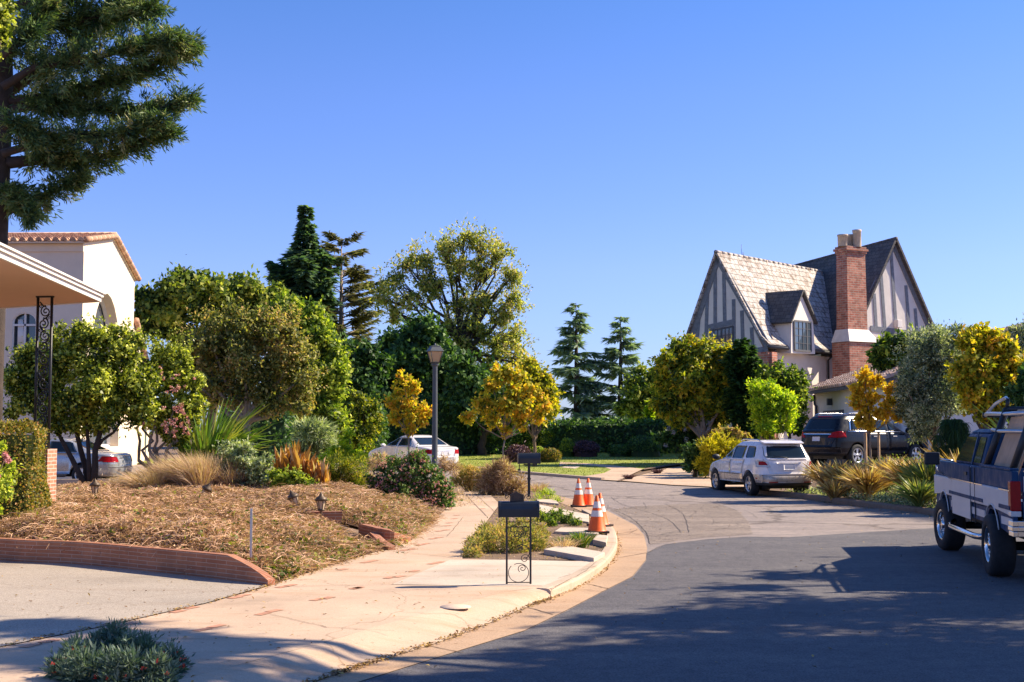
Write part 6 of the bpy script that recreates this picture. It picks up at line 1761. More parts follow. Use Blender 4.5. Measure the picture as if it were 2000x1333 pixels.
# hedge wall behind the sedan
a, b = at_Y(745, 67), at_Y(1010, 69)
box_hedge('tall_hedge', 'tall dark clipped hedge behind the white sedan and the lamp post', [a, b, (b[0], b[1]+2.5), (a[0], a[1]+2.5)], H(0,68)-.1, P(900, 778, 68).z, L['deep'], .22, .14, 95, up=.6)
for nm, px, x1_, Yh, top, lab in (('dark_hedge', 1068, 1345, 72, 828, 'long dark low hedge closing off the far lawn'),):
    a, b = at_Y(px, Yh), at_Y(x1_, Yh-2)
    box_hedge(nm, lab, [a, b, (b[0], b[1]+2.2), (a[0], a[1]+2.2)], H(0,Yh)-.1, P(px, top, Yh).z, L['deep'], .2, .13, 110, up=.6)
# clipped mounds and topiary before the hedge
def mound(name, label, px, py, rx, ry, Y, m_, n=1600, Ls=.10, group=None, cat='shrub'):
    c = P(px, py, Y); s = S(Y); g0 = H(c.x, c.y)
    root = empty(name, (c.x, c.y, g0), label, cat, group)
    cl = Cloud(); d = rdir(n); d[:, 2] = np.abs(d[:, 2])*1.0 - .25*(RG.random(n) < .5)
    hh = max(.15, c.z + ry*s - g0)
    p = np.stack([c.x + d[:,0]*rx*s, c.y + d[:,1]*rx*s, g0 + np.maximum(.02, hh*.45 + d[:,2]*hh*.55)], 1) + RG.normal(size=(n,3))*.02
    cl.leaves(p, rdir(n)+d*.4, d + rdir(n)*.6, Ls, Ls*.6, RG.random(n))
    u = np.linspace(0, 2*math.pi, 13)
    V = []
    for k in range(5):
        for i in range(12):
            q = []
            for (kk, ii) in ((k,i),(k,i+1),(k+1,i+1),(k+1,i)):
                el = kk/5*math.pi/2; rr_ = math.cos(el)*.93; q.append((c.x+rx*s*rr_*math.cos(u[ii]), c.y+rx*s*rr_*math.sin(u[ii]), g0 + hh*.93*(.0+math.sin(el))))
            V.append(q)
    cl.quads(np.array(V), np.full(len(V), .12)); cl.build('foliage', m_, root); return root
mound('clipped_shrub', 'burgundy clipped mound beside the golden young tree', 1012, 888, 24, 17, 60, L['purple'])
mound('clipped_shrub', 'low olive clipped block on the lawn edge behind the slim-post mailbox', 1075, 888, 20, 10, 60, L['box'])
mound('clipped_shrub', 'round green clipped ball between burgundy mound and olive block', 1050, 888, 15, 13, 61, L['green'])
mound('clipped_shrub', 'wide dark clipped mound, left of the two in the hedge shade', 1143, 876, 26, 14, 66, L['purple'], 2000)
mound('clipped_shrub', 'largest dark clipped dome in the middle of the hedge shade', 1258, 870, 34, 17, 66, L['deep'], 2600)
mound('clipped_shrub', 'low dark clipped dome in the hedge shade, rightmost of the row', 1210, 879, 22, 9, 66, L['deep'])
mound('clipped_shrub', 'bright-topped green tuft in front of the hedge near the topiary', 1108, 868, 14, 10, 66, L['green'], 900)
# cloud pruned topiary: pads on a common stem
c = on(1040, 63); root = empty('topiary', c, 'cloud-pruned topiary with round green pads behind the golden young tree', 'topiary')
cl = Cloud(); mb = MB()
for px, py, r in ((1012,860,11),(1034,850,12),(1052,842,13),(1060,828,9),(1040,868,13),(1062,858,12),(1025,840,9),(1072,850,8),(1002,874,10),(1046,834,9),(1020,874,9)):
    q = P(px, py, 63); rr = r*S(63); n = 420; d = rdir(n)
    p = np.array(q) + d*np.array([1,1,.7])*rr; cl.leaves(p, rdir(n), d+rdir(n)*.5, .10, .07, RG.random(n)*.8+.1)
    cl.leaves(np.array(q)+d*np.array([1,1,.7])*rr*.85, rdir(n), d, .16, .14, np.zeros(n)+.05)
    mb.tube([c - ZU*.05, Vector((q.x*.3+c.x*.7, c.y, q.z*.5+c.z*.5)), q], [.05,.035,.02], 5)
cl.build('foliage', L['green'], root); mb.build('trunk', BD, root)
# far right of the lawn
tree('broadleaf_tree', 'grey-green tree between the far redwoods and the half-timbered house', 1262, 92, [(1262,740,26),(1245,765,24),(1280,770,28),(1230,800,24),(1262,805,30),(1290,740,20),(1300,800,26)], L['oak'], BD, 15000, .30, .18, r0=.25, clumps=14)
conifer('small_cypress', 'slim bright green cypress tip above the far hedge', 1268, 80, 783, 14, L['lime'], BD, nb=60, base_t=.0, droop=-.3, dens=30, L=.25, W=.1, r0=.06, asc=.4)
tree('autumn_tree', 'broad yellow-topped green tree in front of the half-timbered gable', 1370, 58, [(1330,690,32),(1365,685,30),(1395,700,32),(1425,700,28),(1310,725,30),(1350,730,36),(1400,745,36),(1320,770,34),(1360,780,36),(1410,790,34),(1300,750,22),(1300,790,24),(1340,812,26),(1436,740,20),(1385,820,26),(1300,705,18)], L['tudor_tree'], BG, 34000, .19, .10, r0=.16, clumps=9, cr=.60, sprig=14, split=P(1374, 850, 58), jit=.5)
# a dark cypress column and shaded shrubs at the corner of the house
conifer('dark_cypress', 'dark columnar cypress against the brick corner of the house', 1450, 57, 668, 56, L['deep'], BD, nb=170, base_t=.0, droop=-.1, dens=40, L=.35, W=.14, r0=.12, asc=.7, prof=lambda t: 1 if t < .7 else (1-t)/.3+.1)
tree('broadleaf_tree', 'mid green shrubby tree against the grey side wall of the house', 1545, 56, [(1500,745,26),(1530,735,26),(1556,748,22),(1540,770,28),(1500,780,28),(1560,785,22),(1540,815,30)], L['green'], BK, 20000, .15, .09, r0=.1, clumps=16, tb=.35)
shrub('lime_shrub', 'bright lime-green upright shrub beside the black car', [(1480,765,18),(1505,770,24),(1535,785,22),(1500,800,28),(1530,815,26),(1480,800,18),(1500,835,24)], 50, L['lime'], 12000, .13, .06, mstem=BK, clumps=16, droop=-.6)
shrub('yellow_shrub', 'golden yellow spreading shrub left of the white SUV', [(1385,875,16),(1410,870,16),(1430,880,16),(1400,898,20),(1375,905,15),(1425,903,20),(1390,915,14),(1415,916,14)], 47.5, L['yellow'], 9000, .15, .045, mstem=BK, mode='radial', droop=-.5)
shrub('clipped_shrub', 'dark green ragged box bush at the left end of the drive', [(1350,880,15),(1362,885,15),(1350,900,14),(1364,903,14),(1350,912,13),(1366,914,13)], 48, L['deep'], 4000, .10, .07, mstem=BK)
shrub('bronze_shrub', 'brown-tipped leafy shrub above the golden one', [(1400,850,12),(1425,848,14),(1445,856,12),(1460,866,12)], 51, L['brownish'], 3500, .13, .08, mstem=BK, tb=.8)
# hydrangeas in shade
hy = shrub('hydrangea', 'dark leafy hydrangeas with pale blue heads in the deep shade', [(1300,860,20),(1330,850,20),(1360,845,20),(1390,840,18),(1345,870,18)], 59, L['deep'], 6000, .16, .11, mstem=BK)
for px, py in ((1306,838),(1315,845),(1338,839),(1372,846),(1386,838),(1395,842),(1383,826),(1340,858),(1300,870)):
    cl = Cloud(); q = P(px, py, 57.6); d = rdir(40); cl.leaves(np.array(q)+d*.09, rdir(40), d, .06, .05, RG.random(40)); cl.build('flower', L['bluefl'], hy)
# filler shrubbery between lawn and hedge at left of sedan
a, b = at_Y(560, 62), at_Y(745, 64)
box_hedge('tall_hedge', 'dark hedge stretch left of the white sedan, in shade', [a, b, (b[0], b[1]+2), (a[0], a[1]+2)], H(0,62)-.1, P(650, 800, 62).z, L['deep'], .22, .14, 80)
a, b = at_Y(430, 56), at_Y(560, 57)
box_hedge('dark_hedge', 'dark undergrowth under the bronze tree, behind the tall strappy plant', [a, b, (b[0], b[1]+2), (a[0], a[1]+2)], H(0,56)-.1, P(500, 800, 56).z, L['deep'], .2, .12, 80)

# --- trees of the street, autumn coloured
def young(label, px, Y, lobes, m_, n, L_=.13, W_=.09, stakes=False, r0=.035, base=None, tb=.5):
    t = tree('young_tree', label, px, Y, [(a_ + (a_-px)*.10, b_, c_*.60) for a_, b_, c_ in lobes], m_, BG, int(n*.38), L_, W_, r0=r0, clumps=6, cr=.55, sprig=11, rag=.9, fork=.55, twigs=True, twig_max=40, group='young autumn street trees', shell=.4, split=P(px+1, lobes[-1][1]+14, Y), base=base, tb=tb, droop=.5)
    return t
young('spindly golden young tree just left of the lamp post', 797, 38.5, [(790,742,18),(808,758,14),(778,765,12),(795,790,24),(770,790,14),(830,800,14),(800,812,20),(775,818,13),(822,822,15),(800,838,12)], L['gold'], 4200, tb=.6)
young('fuller golden-brown young tree right of the lamp post', 986, 39, [(985,730,26),(1010,735,20),(965,755,24),(1000,765,28),(1035,760,20),(945,790,28),(985,795,32),(1025,795,30),(1055,790,20),(920,812,18),(965,822,22),(1010,825,22),(1045,818,18),(985,840,14)], L['gold'], 13000, tb=.52)
tree('golden_tree', 'larger yellow and orange tree behind the fuller young one', 1045, 56, [(1020,745,26),(1050,745,24),(1065,775,24),(1040,775,26),(1070,800,18),(1020,800,18),(1030,720,16)], L['gold'], BK, 12000, .17, .12, r0=.1, clumps=8, cr=.6, sprig=14, tb=.3)
bk = on(1697, 37.0)
st = young('amber young tree held by three wooden stakes beside the black car', 1697, 37.0, [(1690,735,18),(1710,745,16),(1680,760,18),(1735,758,12),(1700,775,22),(1735,785,20),(1760,795,16),(1675,785,14),(1720,805,20),(1690,805,18),(1750,812,14),(1680,820,12),(1700,830,12)], L['amber'], 7500, tb=.6)
for dx, dy in ((-.16,0),(.24,.05),(-.06,.3)):
    q = bk + Vector((dx, dy, 0)); mb = MB(); mb.lathe([(.035,-.3),(.035, P(1697,846,37).z-bk.z+dx*.1),(.001, P(1697,845,37).z-bk.z+dx*.1)], q, 10)
    o = mb.build('tree_stake', mat('stake_wood', (.46,.29,.16), .8, .2, 6, .2) if 'stake_wood' not in bpy.data.materials else bpy.data.materials['stake_wood'])
    tag(o, {-.16: 'left round wooden stake of the amber young tree', .24: 'right round wooden stake of the amber young tree, thickest looking', -.06: 'rear wooden stake of the amber young tree, between the other two'}[dx], 'tree stake', 'wooden stakes round the amber tree')
tree('yellow_tree', 'dense yellow-green tree with orange tips behind the pickup truck', 1925, 33, [(1895,680,26),(1930,670,26),(1960,690,26),(1905,710,30),(1945,720,32),(1980,710,20),(1900,750,30),(1940,755,34),(1975,750,24),(1910,785,28),(1950,790,30),(1880,730,20),(1915,650,10),(1985,780,18),(1930,810,24)], L['gold'], BK, 19000, .13, .09, r0=.09, clumps=8, cr=.58, sprig=14, tb=.45)
tree('olive_tree', 'grey-green olive tree in front of the garage', 1820, 36.5, [(1820,665,30),(1850,660,26),(1790,690,30),(1830,700,34),(1865,695,28),(1780,730,28),(1820,745,38),(1860,740,32),(1790,775,30),(1840,785,34),(1810,815,28),(1870,780,24),(1890,660,16),(1770,760,18),(1775,800,22),(1800,840,20)], L['olive'], BG, 46000, .085, .028, r0=.1, clumps=11, cr=.52, sprig=26, rag=.8, mode='radial')
tree('broadleaf_tree', 'dark leafy tree behind the olive, against the lit gable', 1745, 50, [(1725,680,20),(1750,670,22),(1780,668,20),(1715,700,18),(1745,700,24),(1780,700,24),(1800,690,18),(1765,720,20)], L['green'], BD, 9000, .22, .10, r0=.1, clumps=10, droop=.6, tb=.25)
tree('olive_tree', 'second grey-green olive showing at the right edge above the truck', 1990, 40, [(1990,660,24),(2015,680,28),(1985,700,20),(2020,640,20),(2010,720,26)], L['olive'], BG, 12000, .09, .03, r0=.1, clumps=16, mode='radial')
# weeping dark shrub
root = empty('weeping_shrub', on(1862, 33), 'dark green weeping dome shrub under the yellow tree', 'shrub'); c = on(1862, 33); cl = Cloud()
top = P(1862, 800, 33).z - c.z
for k in range(46):
    q = c + Vector((rnd.gauss(0,.17), rnd.gauss(0,.17), top*rnd.uniform(.45,.86)))
    blades(cl, q, 110, .16, rnd.uniform(.16,.34), .012, arch=6.5, r0=.08, tint=(0,.5))
cl.build('foliage', L['deep'], root)
mb = MB(); mb.tube([c, c + ZU*top*.8], [.08,.03], 6); mb.build('stem', BD, root)

# --- right bank: bronze flax and ground cover
def flax(label, px, py, Y, n, h, spread, m_='flax', wd=.05, group='strappy flax clumps on the right bank', name='flax_clump', base=None, **kw):
    g = base or on(px, Y)
    root = empty(name, g, label, 'flax', group); cl = Cloud(); blades(cl, g, n, h, spread, wd, **kw); cl.build('leaf', L[m_], root)
    for o_ in root.children: pass
    return root
FX = [(1608,37.8,170,.95,.75,'bronze flax clump just right of the white SUV, farthest of the row'),(1645,36.2,260,1.05,.85,'dense bronze flax clump left of the staked amber tree'),(1690,34.6,260,.95,.85,'lowest bronze flax clump directly before the staked tree'),(1730,35.4,220,1.0,.85,'bronze flax clump just right of the staked tree'),(1770,33.6,240,1.05,.85,'flax clump with pale arching leaves in the middle of the bank'),(1808,32.3,260,1.15,.9,'greener flax clump beside the pickup mirror'),(1842,33.6,160,1.35,.7,'tall bronze flax clump rising behind the pickup mirror'),(1875,31.8,160,1.2,.7,'tall flax clump behind the pickup cab'),(1625,35.4,120,.7,.6,'small bronze flax clump at the kerb near the white SUV'),(1790,31.2,180,.8,.7,'low green flax clump at the kerb, nearest of the bank')]
for i, (px, Y, n, h, sp_2, lab) in enumerate(FX):
    n = int(n*1.6); h *= 1.08
    flax(lab, px, 0, Y, n, h, sp_2, 'flaxgreen' if i in (5, 9) else 'flax', .05, arch=.55)
# grasses and silver ground cover
cl = Cloud()
for _ in range(900):
    y = rnd.uniform(24, 40); xk = np.interp(y, RKY, RKX); x = xk + rnd.uniform(.35, 4.5) ; d = x - xk
    g = (x, y, H(x, y)); k = rnd.random()
    if d < 1.3 or k < .35: n = 26; cl.leaves(np.array(g)+RG.normal(size=(n,3))*np.array([.16,.16,.06])+np.array([0,0,.07]), rdir(n)+np.array([0,0,.5]), rdir(n), .09, .03, RG.random(n))
o = cl.build('ground_cover', L['greygreen']); tag(o, 'silvery low ground cover along the right hand kerb', 'ground cover', kind='stuff')
cl = Cloud()
for _ in range(240):
    y = rnd.uniform(33, 43); xk = np.interp(y, RKY, RKX); x = xk + rnd.uniform(1.6, 5.5)
    if x < 8.5 or (9.5 < x < 15 and y > 41): continue
    blades(cl, (x, y, H(x,y)), 34, rnd.uniform(.35,.7), .45, .012, arch=.6, r0=.1)
o = cl.build('bank_grass', L['tan']); tag(o, 'fine tan and green grasses on the right bank', 'grass', kind='stuff')
cl = Cloud()
for _ in range(330):
    y = rnd.uniform(33, 47); xk = np.interp(y, RKY, RKX); x = xk + rnd.uniform(2.2, 6.5)
    if y > 42 and 8 < x < 15: continue
    n = 60; g = (x, y, H(x, y)+.12); cl.leaves(np.array(g)+RG.normal(size=(n,3))*np.array([.28,.28,.13]), rdir(n)+np.array([0,0,.4]), rdir(n)+np.array([0,0,.5]), .08, .04, RG.random(n)*.8)
o = cl.build('bank_undergrowth', L['green']); tag(o, 'low green undergrowth behind the flax on the right bank', 'undergrowth', kind='stuff')
tree('tall_shrub', 'dark shrubbery at the right edge below the tile roof', 1995, 31, [(1995,760,22),(2020,740,26),(2010,790,26),(1990,810,18),(2030,780,30)], L['deep'], BD, 9000, .12, .07, r0=.06)
flax('long dark strappy plant at the right edge of the picture', 2010, 0, 30, 170, 2.3, 1.4, 'flaxgreen', .06, arch=.35, tint=(0,.5))

# --- left garden
tr1 = [(130,675,34),(170,655,26),(210,660,30),(250,670,30),(90,690,34),(50,710,30),(30,740,28),(120,720,40),(180,710,40),(240,715,38),(70,760,34),(140,770,40),(200,765,44),(260,760,36),(40,790,26),(100,805,34),(160,810,34),(220,800,32),(285,790,26),(25,760,18),(290,740,22),(190,830,20),(120,835,18),(265,815,20)]
g0 = P(178, 944, 33.5); g0.z = H(g0.x, g0.y)
lb = px_lobes(tr1, 33.5)
root = empty('camellia_tree', g0, 'broad glossy evergreen with several bare trunks in front of the stucco house', 'tree')
cl = Cloud(); crown_cloud(cl, lb, 50000, .095, .06, 7, .74, rag=.5, tb=.55, up=.7); cl.build('crown', L['camellia'], root)
def stem(mb, pts, r0, r1, Y, n=7):
    pp = [P(a, b, Y + (c_[0] if c_ else 0)) for a, b, *c_ in pts]; k = len(pp); mb.tube(pp, [r0+(r1-r0)*i/(k-1) for i in range(k)], n)
for i, (pts, r0, r1) in enumerate(((((165,948),(155,925),(140,895),(122,862),(108,835),(95,800)),.085,.035),(((172,948),(168,915),(158,880),(150,845),(150,810),(140,760)),.09,.04),(((182,948),(186,915),(186,880),(196,845),(205,810),(215,770)),.10,.04),(((175,946),(174,905),(172,865),(170,830),(165,790)),.07,.03))):
    mb = MB(); stem(mb, pts, r0, r1, 33.5 + (.25 if i == 1 else 0)); 
    if i == 2: stem(mb, ((188,880),(200,860),(222,845),(240,820)), .05, .025, 33.5)
    mb.build('trunk', BD, root)
tr2 = [(320,700,26),(350,705,26),(300,730,26),(340,740,34),(375,745,22),(310,775,30),(350,790,32),(380,790,20),(330,820,30),(365,835,24),(300,820,24),(345,855,20),(375,815,16)]
g0 = P(300, 915, 34.2); g0.z = H(g0.x, g0.y); lb = px_lobes(tr2, 34.2)
root = empty('flowering_bush', g0, 'glossy bush with pink flowers on twisted bare stems, right of the multi-trunk tree', 'bush')
cl = Cloud(); crown_cloud(cl, lb, 20000, .095, .055, 18, .38, rag=.4, tb=.58, up=.7)
for _ in range(26):                                   # loose upright shoots
    q = P(rnd.uniform(285,375), rnd.uniform(672,712), 34); k = 16; cl.leaves(np.array(q)+np.stack([RG.normal(size=k)*.03, RG.normal(size=k)*.03, np.linspace(0,.42,k)],1), rdir(k)+np.array([0,0,.7]), rdir(k), .08, .04, RG.uniform(.4,.9,k))
cl.build('crown', L['camellia'], root)
for s_ in range(7):
    x0_ = 270 + s_*12; mb = MB(); stem(mb, ((296+rnd.uniform(-14,14),925),(x0_+rnd.uniform(-14,14),900),(x0_-6+rnd.uniform(-12,12),880),(x0_+10+rnd.uniform(-12,12),862),(x0_+rnd.uniform(-5,12),838),(x0_+10,800)), .055, .025, 34.2 + rnd.uniform(-.3,.3)); mb.build('trunk', BG, root)
cl = Cloud()
for _ in range(60):
    q = P(345+rnd.gauss(0,16), rnd.choice([838,846,830,815,800,760,735])+rnd.gauss(0,7), 33.3); k = 10; d = rdir(k); cl.leaves(np.array(q)+d*.035, rdir(k), d, .05, .045, RG.random(k))
cl.build('flower', L['pinkfl'], root)['kind'] = 'stuff'
# cedar reaching over from the left
Yc = 30.0; cb = on(-16, Yc)
root = empty('cedar_tree', cb, 'huge dark cedar filling the top left corner, limbs reaching right', 'tree')
mb = MB(); tx = cb.x
mb.tube([(tx-.05,Yc,cb.z-.1),(tx,Yc,3),(tx+.05,Yc,7.0),(tx+.1,Yc,10),(tx,Yc,13),(tx,Yc,17)], [.33,.27,.25,.23,.18,.08], 12)
cl = Cloud()
def limb(pts, r0, reach, dens, Y=Yc, spread=1.0):
    dens = int(dens*1.5)
    pp = [P(a, b, Y + (c_[0] if c_ else 0)) for a, b, *c_ in pts]
    k = len(pp); mb.tube(pp, [r0*(1-.85*i/(k-1)) for i in range(k)], 7)
    A = np.array(pp)
    for j in range(dens):
        s_ = RG.uniform(.15, 1.0)*(k-1); i = min(int(s_), k-2); f = s_-i; q = A[i]*(1-f)+A[i+1]*f
        tt = s_/(k-1); lat = reach*(1.05-.65*tt)*RG.uniform(.2,1)
        dirn = A[i+1]-A[i]; dirn /= np.linalg.norm(dirn)
        sd = rdir(1)[0]; sd[2] = sd[2]*.55 + .05; sd = sd + dirn*RG.uniform(.2,1.0); sd /= np.linalg.norm(sd)
        e = q + sd*lat; e[2] -= lat*.18*RG.random()
        if RG.random() < .25: mb.tube([Vector(q), Vector((q+e)/2)+Vector((0,0,.04)), Vector(e)], [.022,.014,.006], 4)
        # spray of needle twigs along this side branch
        n = int(26+30*lat); s2 = RG.random(n)**.7; p = q + (e-q)*s2[:,None] + RG.normal(size=(n,3))*.05
        a = sd[None] + rdir(n)*.75 + np.array([0,0,-.10]); tb_ = .45 + RG.normal()*.2
        cl.leaves(p, a, rdir(n), RG.uniform(.10,.22,n), .032, tb_+(RG.random(n)-.5)*.5)
limb(((5,60),(60,55),(130,45),(190,35),(260,25,-.4),(300,15,-.5)), .13, 1.3, 120)
limb(((5,190),(60,150),(140,105),(180,60),(230,30),(260,-10)), .14, 1.2, 110, Yc+.7)
limb(((5,200),(90,190),(170,170),(250,150),(330,110,-.3),(375,85,-.5)), .13, 1.15, 170)
limb(((5,170),(70,130),(160,120),(240,100),(300,75),(345,80)), .1, 1.2, 120, Yc-.8)
limb(((5,215),(60,210),(130,205),(220,215),(300,215,-.4),(372,195,-.8)), .12, 1.0, 150)
limb(((5,320),(60,314),(120,310),(180,312),(240,295,-.3),(300,268,-.5),(330,255,-.6)), .15, .95, 150)
limb(((5,300),(60,285),(120,270),(190,262),(260,255,-.3),(320,235,-.5)), .10, .9, 120, Yc-.6)
limb(((5,420),(40,405),(90,385),(130,360),(165,345)), .08, .75, 80)
limb(((5,250),(30,240),(55,250),(70,280)), .08, .75, 60, Yc-1.2)
limb(((-10,120),(30,90),(60,50),(100,0)), .1, 1.1, 80, Yc-1)
limb(((5,20),(70,0),(150,-20),(230,-30),(300,-50)), .12, 1.3, 120)
limb(((-5,360),(20,370),(45,400),(60,425)), .07, .7, 60, Yc-.6)
limb(((-5,150),(-40,140),(-120,120),(-200,100)), .12, 1.3, 60)
mb.build('trunk', BD, root); cl.build('crown', L['cedar'], root)
# branch of a broadleaf tree at the top left edge
tree('leaning_tree', 'sunlit yellow-green foliage at the far top left edge', -260, 19, [(-15,30,34),(-20,80,30),(5,10,20),(-50,50,50),(-90,90,60),(-120,20,70),(5,65,12),(-130,130,60)], L['camellia'], BD, 9000, .08, .055, r0=.12, clumps=14, up=.7)

# clipped hedge in the left foreground
p0, p1 = at_Y(-240, 19.5), at_Y(84, 20.6)
bh = box_hedge('clipped_hedge', 'clipped small-leaved hedge with rusty tips, far left foreground', [(p0[0], 19.4), at_Y(60, 20.3), at_Y(80, 21.0), at_Y(84, 22.2), (p0[0], 22.4)], .45, P(40, 838, 20.5).z, L['box'], .045, .032, 1500, wav=.10, up=.5)
root = empty('rose_bush', P(0, 930, 19.6) - ZU*.6, 'rose bush with coral blooms leaning on the hedge', 'rose bush'); cl = Cloud(); crown_cloud(cl, [(P(-10,900,19.5),.32),(P(-20,960,19.5),.34),(P(8,935,19.4),.16)], 2200, .06,.04, 12,.4, tb=.7); cl.build('foliage', L['green'], root)
for px, py in ((14,898),(10,890),(-8,930)):
    cl = Cloud(); d = rdir(60); cl.leaves(np.array(P(px,py,19.2))+d*.035, rdir(60), d, .05,.045, RG.random(60)); cl.build('flower', L['pinkfl'], root)
mb = MB(); q = P(-12, 990, 19.6); mb.tube([q, P(-8,940,19.5), P(8,900,19.4)], [.02,.014,.006], 5); mb.build('stem', BK, root)

# tall strap-leaved plant
def clump(name, label, cat, px, Y, m_, n, h, spread, wd, base_dz=0, lean=None, **kw):
    g = on(px, Y); root = empty(name, g, label, cat); cl = Cloud(); blades(cl, g, n, h, spread, wd, lean=lean, **kw); cl.build('leaf', L[m_], root); return root
clump('strap_plant', 'tall green strap-leaved plant fanning out beside the pink-flowered bush', 'plant', 412, 33, 'strap', 260, 2.75, 1.05, .065, arch=.75, r0=.30, lean=(.55,0,0))
g = on(385, 34.5); root = empty('strap_plant', g, 'shorter upright clump of green straps left of the tall fanning one', 'plant'); cl = Cloud(); blades(cl, g, 120, 2.2, .6, .05, arch=.2, r0=.2, tint=(.1,.6)); cl.build('leaf', L['strap'], root)
# feathery tan grass
def tuft_grass(name, label, spots, Y, h, m_='tan', n=900, spread=.6, wd=.009, cat='grass clump', lean=(-.25,0,0), arch=.55, tint=(.2,1), r0=.25):
    cx = sum(s_[0] for s_ in spots)/len(spots); g = on(cx, Y); root = empty(name, g, label, cat); cl = Cloud()
    for px, k in spots: q = on(px, Y + rnd.uniform(-.5,.5)); blades(cl, q, n, h*k, spread, wd, arch=arch, lean=lean, r0=r0, tint=tint)
    cl.build('blade', L[m_], root); return root
tuft_grass('fountain_grass', 'large mound of feathery tan fountain grass in front of the strap plant', [(300,.65),(335,.8),(365,1.0),(395,1.1),(425,1.1),(455,.9)], 29.5, 1.05, n=1500)
tuft_grass('fountain_grass', 'thin brown grass trailing left of the feathery mound', [(265,.8),(285,.9)], 30, .55, n=500)
shrub('silver_shrub', 'grey-green leafy shrub between the tan grass and the withered cannas', [(450,880,20),(475,885,22),(455,910,24),(490,915,24),(515,905,16),(470,940,24),(505,940,20),(440,925,16)], 29.5, L['greygreen'], 9000, .075, .035, mstem=BK)
shrub('low_green_shrub', 'low fresh green shrub at the foot of the withered cannas', [(540,930,14),(560,935,16),(585,935,16),(570,950,14),(545,950,12),(600,945,12)], 29.2, L['green'], 5000, .06, .035, mstem=BK, tb=.6)
# withered cannas: broad upright leaves
g = on(590, 30); root = empty('canna_plants', g, 'clump of withered orange-brown canna leaves', 'canna'); cl = Cloud()
n = 420; px_ = RG.uniform(545, 640, n); yy = 30 + RG.uniform(-.5,.5,n); 
b_ = np.array([list(on(a, y)) for a, y in zip(px_, yy)]); z0_ = RG.uniform(0,.70,n)*(1-.4*np.abs(px_-575)/60); b_[:,2] += z0_
tall = np.where(px_ < 590, 1.0, .75)
a = RG.normal(size=(n,3))*np.array([.22,.22,.15])+np.array([0,0,1.]); cl.leaves(b_, a, rdir(n)*np.array([1,1,.2]), RG.uniform(.35,.68,n)*tall, RG.uniform(.07,.14,n), RG.random(n), fold=.35)
cl.build('leaf', L['canna'], root); mb = MB()
for k in range(26): q = Vector(b_[k]); q.z -= z0_[k]; mb.tube([q, q+Vector((rnd.gauss(0,.05),0,.45)), q + Vector((rnd.gauss(0,.08),0,.95*tall[k]))], [.016,.013,.006], 5)
mb.build('stem', BK, root)
shrub('feathery_shrub', 'feathery olive-green shrub right of the cannas', [(660,910,22),(690,915,22),(670,940,24),(705,940,20),(650,945,18),(690,960,18),(640,925,14)], 31, L['tudor_tree'], 9000, .09, .014, mode='radial', mstem=BK, tb=.35)
tuft_grass('fountain_grass', 'pale tan grass between feathery shrub and pink-flowered mound', [(690,1.0),(715,.8),(735,.6)], 33, .8, n=800, lean=(0,0,0))
shrub('spiky_shrub', 'pale grey-green spiky shrub behind the cannas', [(600,850,22),(625,845,22),(610,875,20),(640,860,14),(585,890,16),(565,895,14)], 40, L['greygreen'], 5000, .20, .03, mode='radial', mstem=BK, tb=.55)
shrub('yellow_perennial', 'straggly yellow-leaved plants behind the cannas', [(655,885,12),(680,880,10),(700,890,10),(640,895,12),(672,860,8),(682,850,6),(720,905,8)], 38, L['lime'], 1800, .09, .06, mstem=BK)
# pink flowering mound
lob = [(770,925,34),(810,915,30),(845,935,28),(750,960,30),(800,960,38),(850,965,30),(870,980,20),(770,985,28),(830,990,30),(735,945,20),(815,895,16),(865,955,18),(850,1000,18)]
ls = shrub('flowering_shrub', 'rounded green shrub covered in small pink flowers beside the footway', lob, 30.5, L['lantana'], 30000, .055, .04, cat='flowering shrub', mstem=BK, clumps=22, cr=.34, tb=.5)
cl = Cloud(); lb = px_lobes(lob, 30.4, jit=0)
for c_, r_ in lb:
    k = int(56*(r_/.36)**2); d = rdir(k); d[:,1] = -np.abs(d[:,1])*.9-.1*RG.random(k); d /= np.linalg.norm(d,axis=1,keepdims=True)
    for q in np.array(c_) + d*r_*RG.uniform(.85,1.1,k)[:,None]:
        if q[2] < .15: continue
        m_ = 6; dd = rdir(m_); cl.leaves(q+dd*.014, rdir(m_), dd+np.array([0,-.3,.5]), .028,.026, RG.random(m_)*.9)
cl.build('flower', L['pinkfl'], ls)['kind'] = 'stuff'
# dry bushes by the second mailbox
shrub('dry_bush', 'round tan twiggy bush between footway and slim-post mailbox', [(960,935,26),(985,930,26),(1005,945,22),(975,955,26),(950,955,18),(1000,962,18),(985,915,14)], 37.4, L['tan'], 16000, .13, .012, mode='radial', mstem=BK, tb=.35, cr=.5)
shrub('dry_bush', 'reddish-brown dry bush just left of the round tan one', [(905,925,16),(925,930,18),(940,935,16),(915,945,16),(895,935,12)], 39.5, L['brownish'], 7000, .10, .014, mode='radial', mstem=BK, tb=.8)
shrub('dry_bush', 'loose pink-brown seed heads behind the flowering mound', [(745,900,12),(730,905,12),(870,905,12),(885,915,12)], 36, L['tan'], 2600, .10, .012, mode='radial', mstem=BK, tb=.5)
for px, py, lab in ((1228,936,'dark purple grass tuft between the two far concrete drives, nearer the street'),(1284,925,'dark purple grass tuft between the two far concrete drives, farther from the street')):
    q = G(px, py, .03); root = empty('grass_tuft', q, lab, 'grass tuft'); cl = Cloud(); blades(cl, q, 260, .20, .22, .016, arch=.5, r0=.14); cl.build('blade', L['purple'], root)
area('drive_edging', gl([(1206,941.5),(1225,934.5),(1262,924.5),(1300,917),(1302,918.2),(1264,926.5),(1229,936.5),(1212,942)], 0), .045, M['soil'], 3)
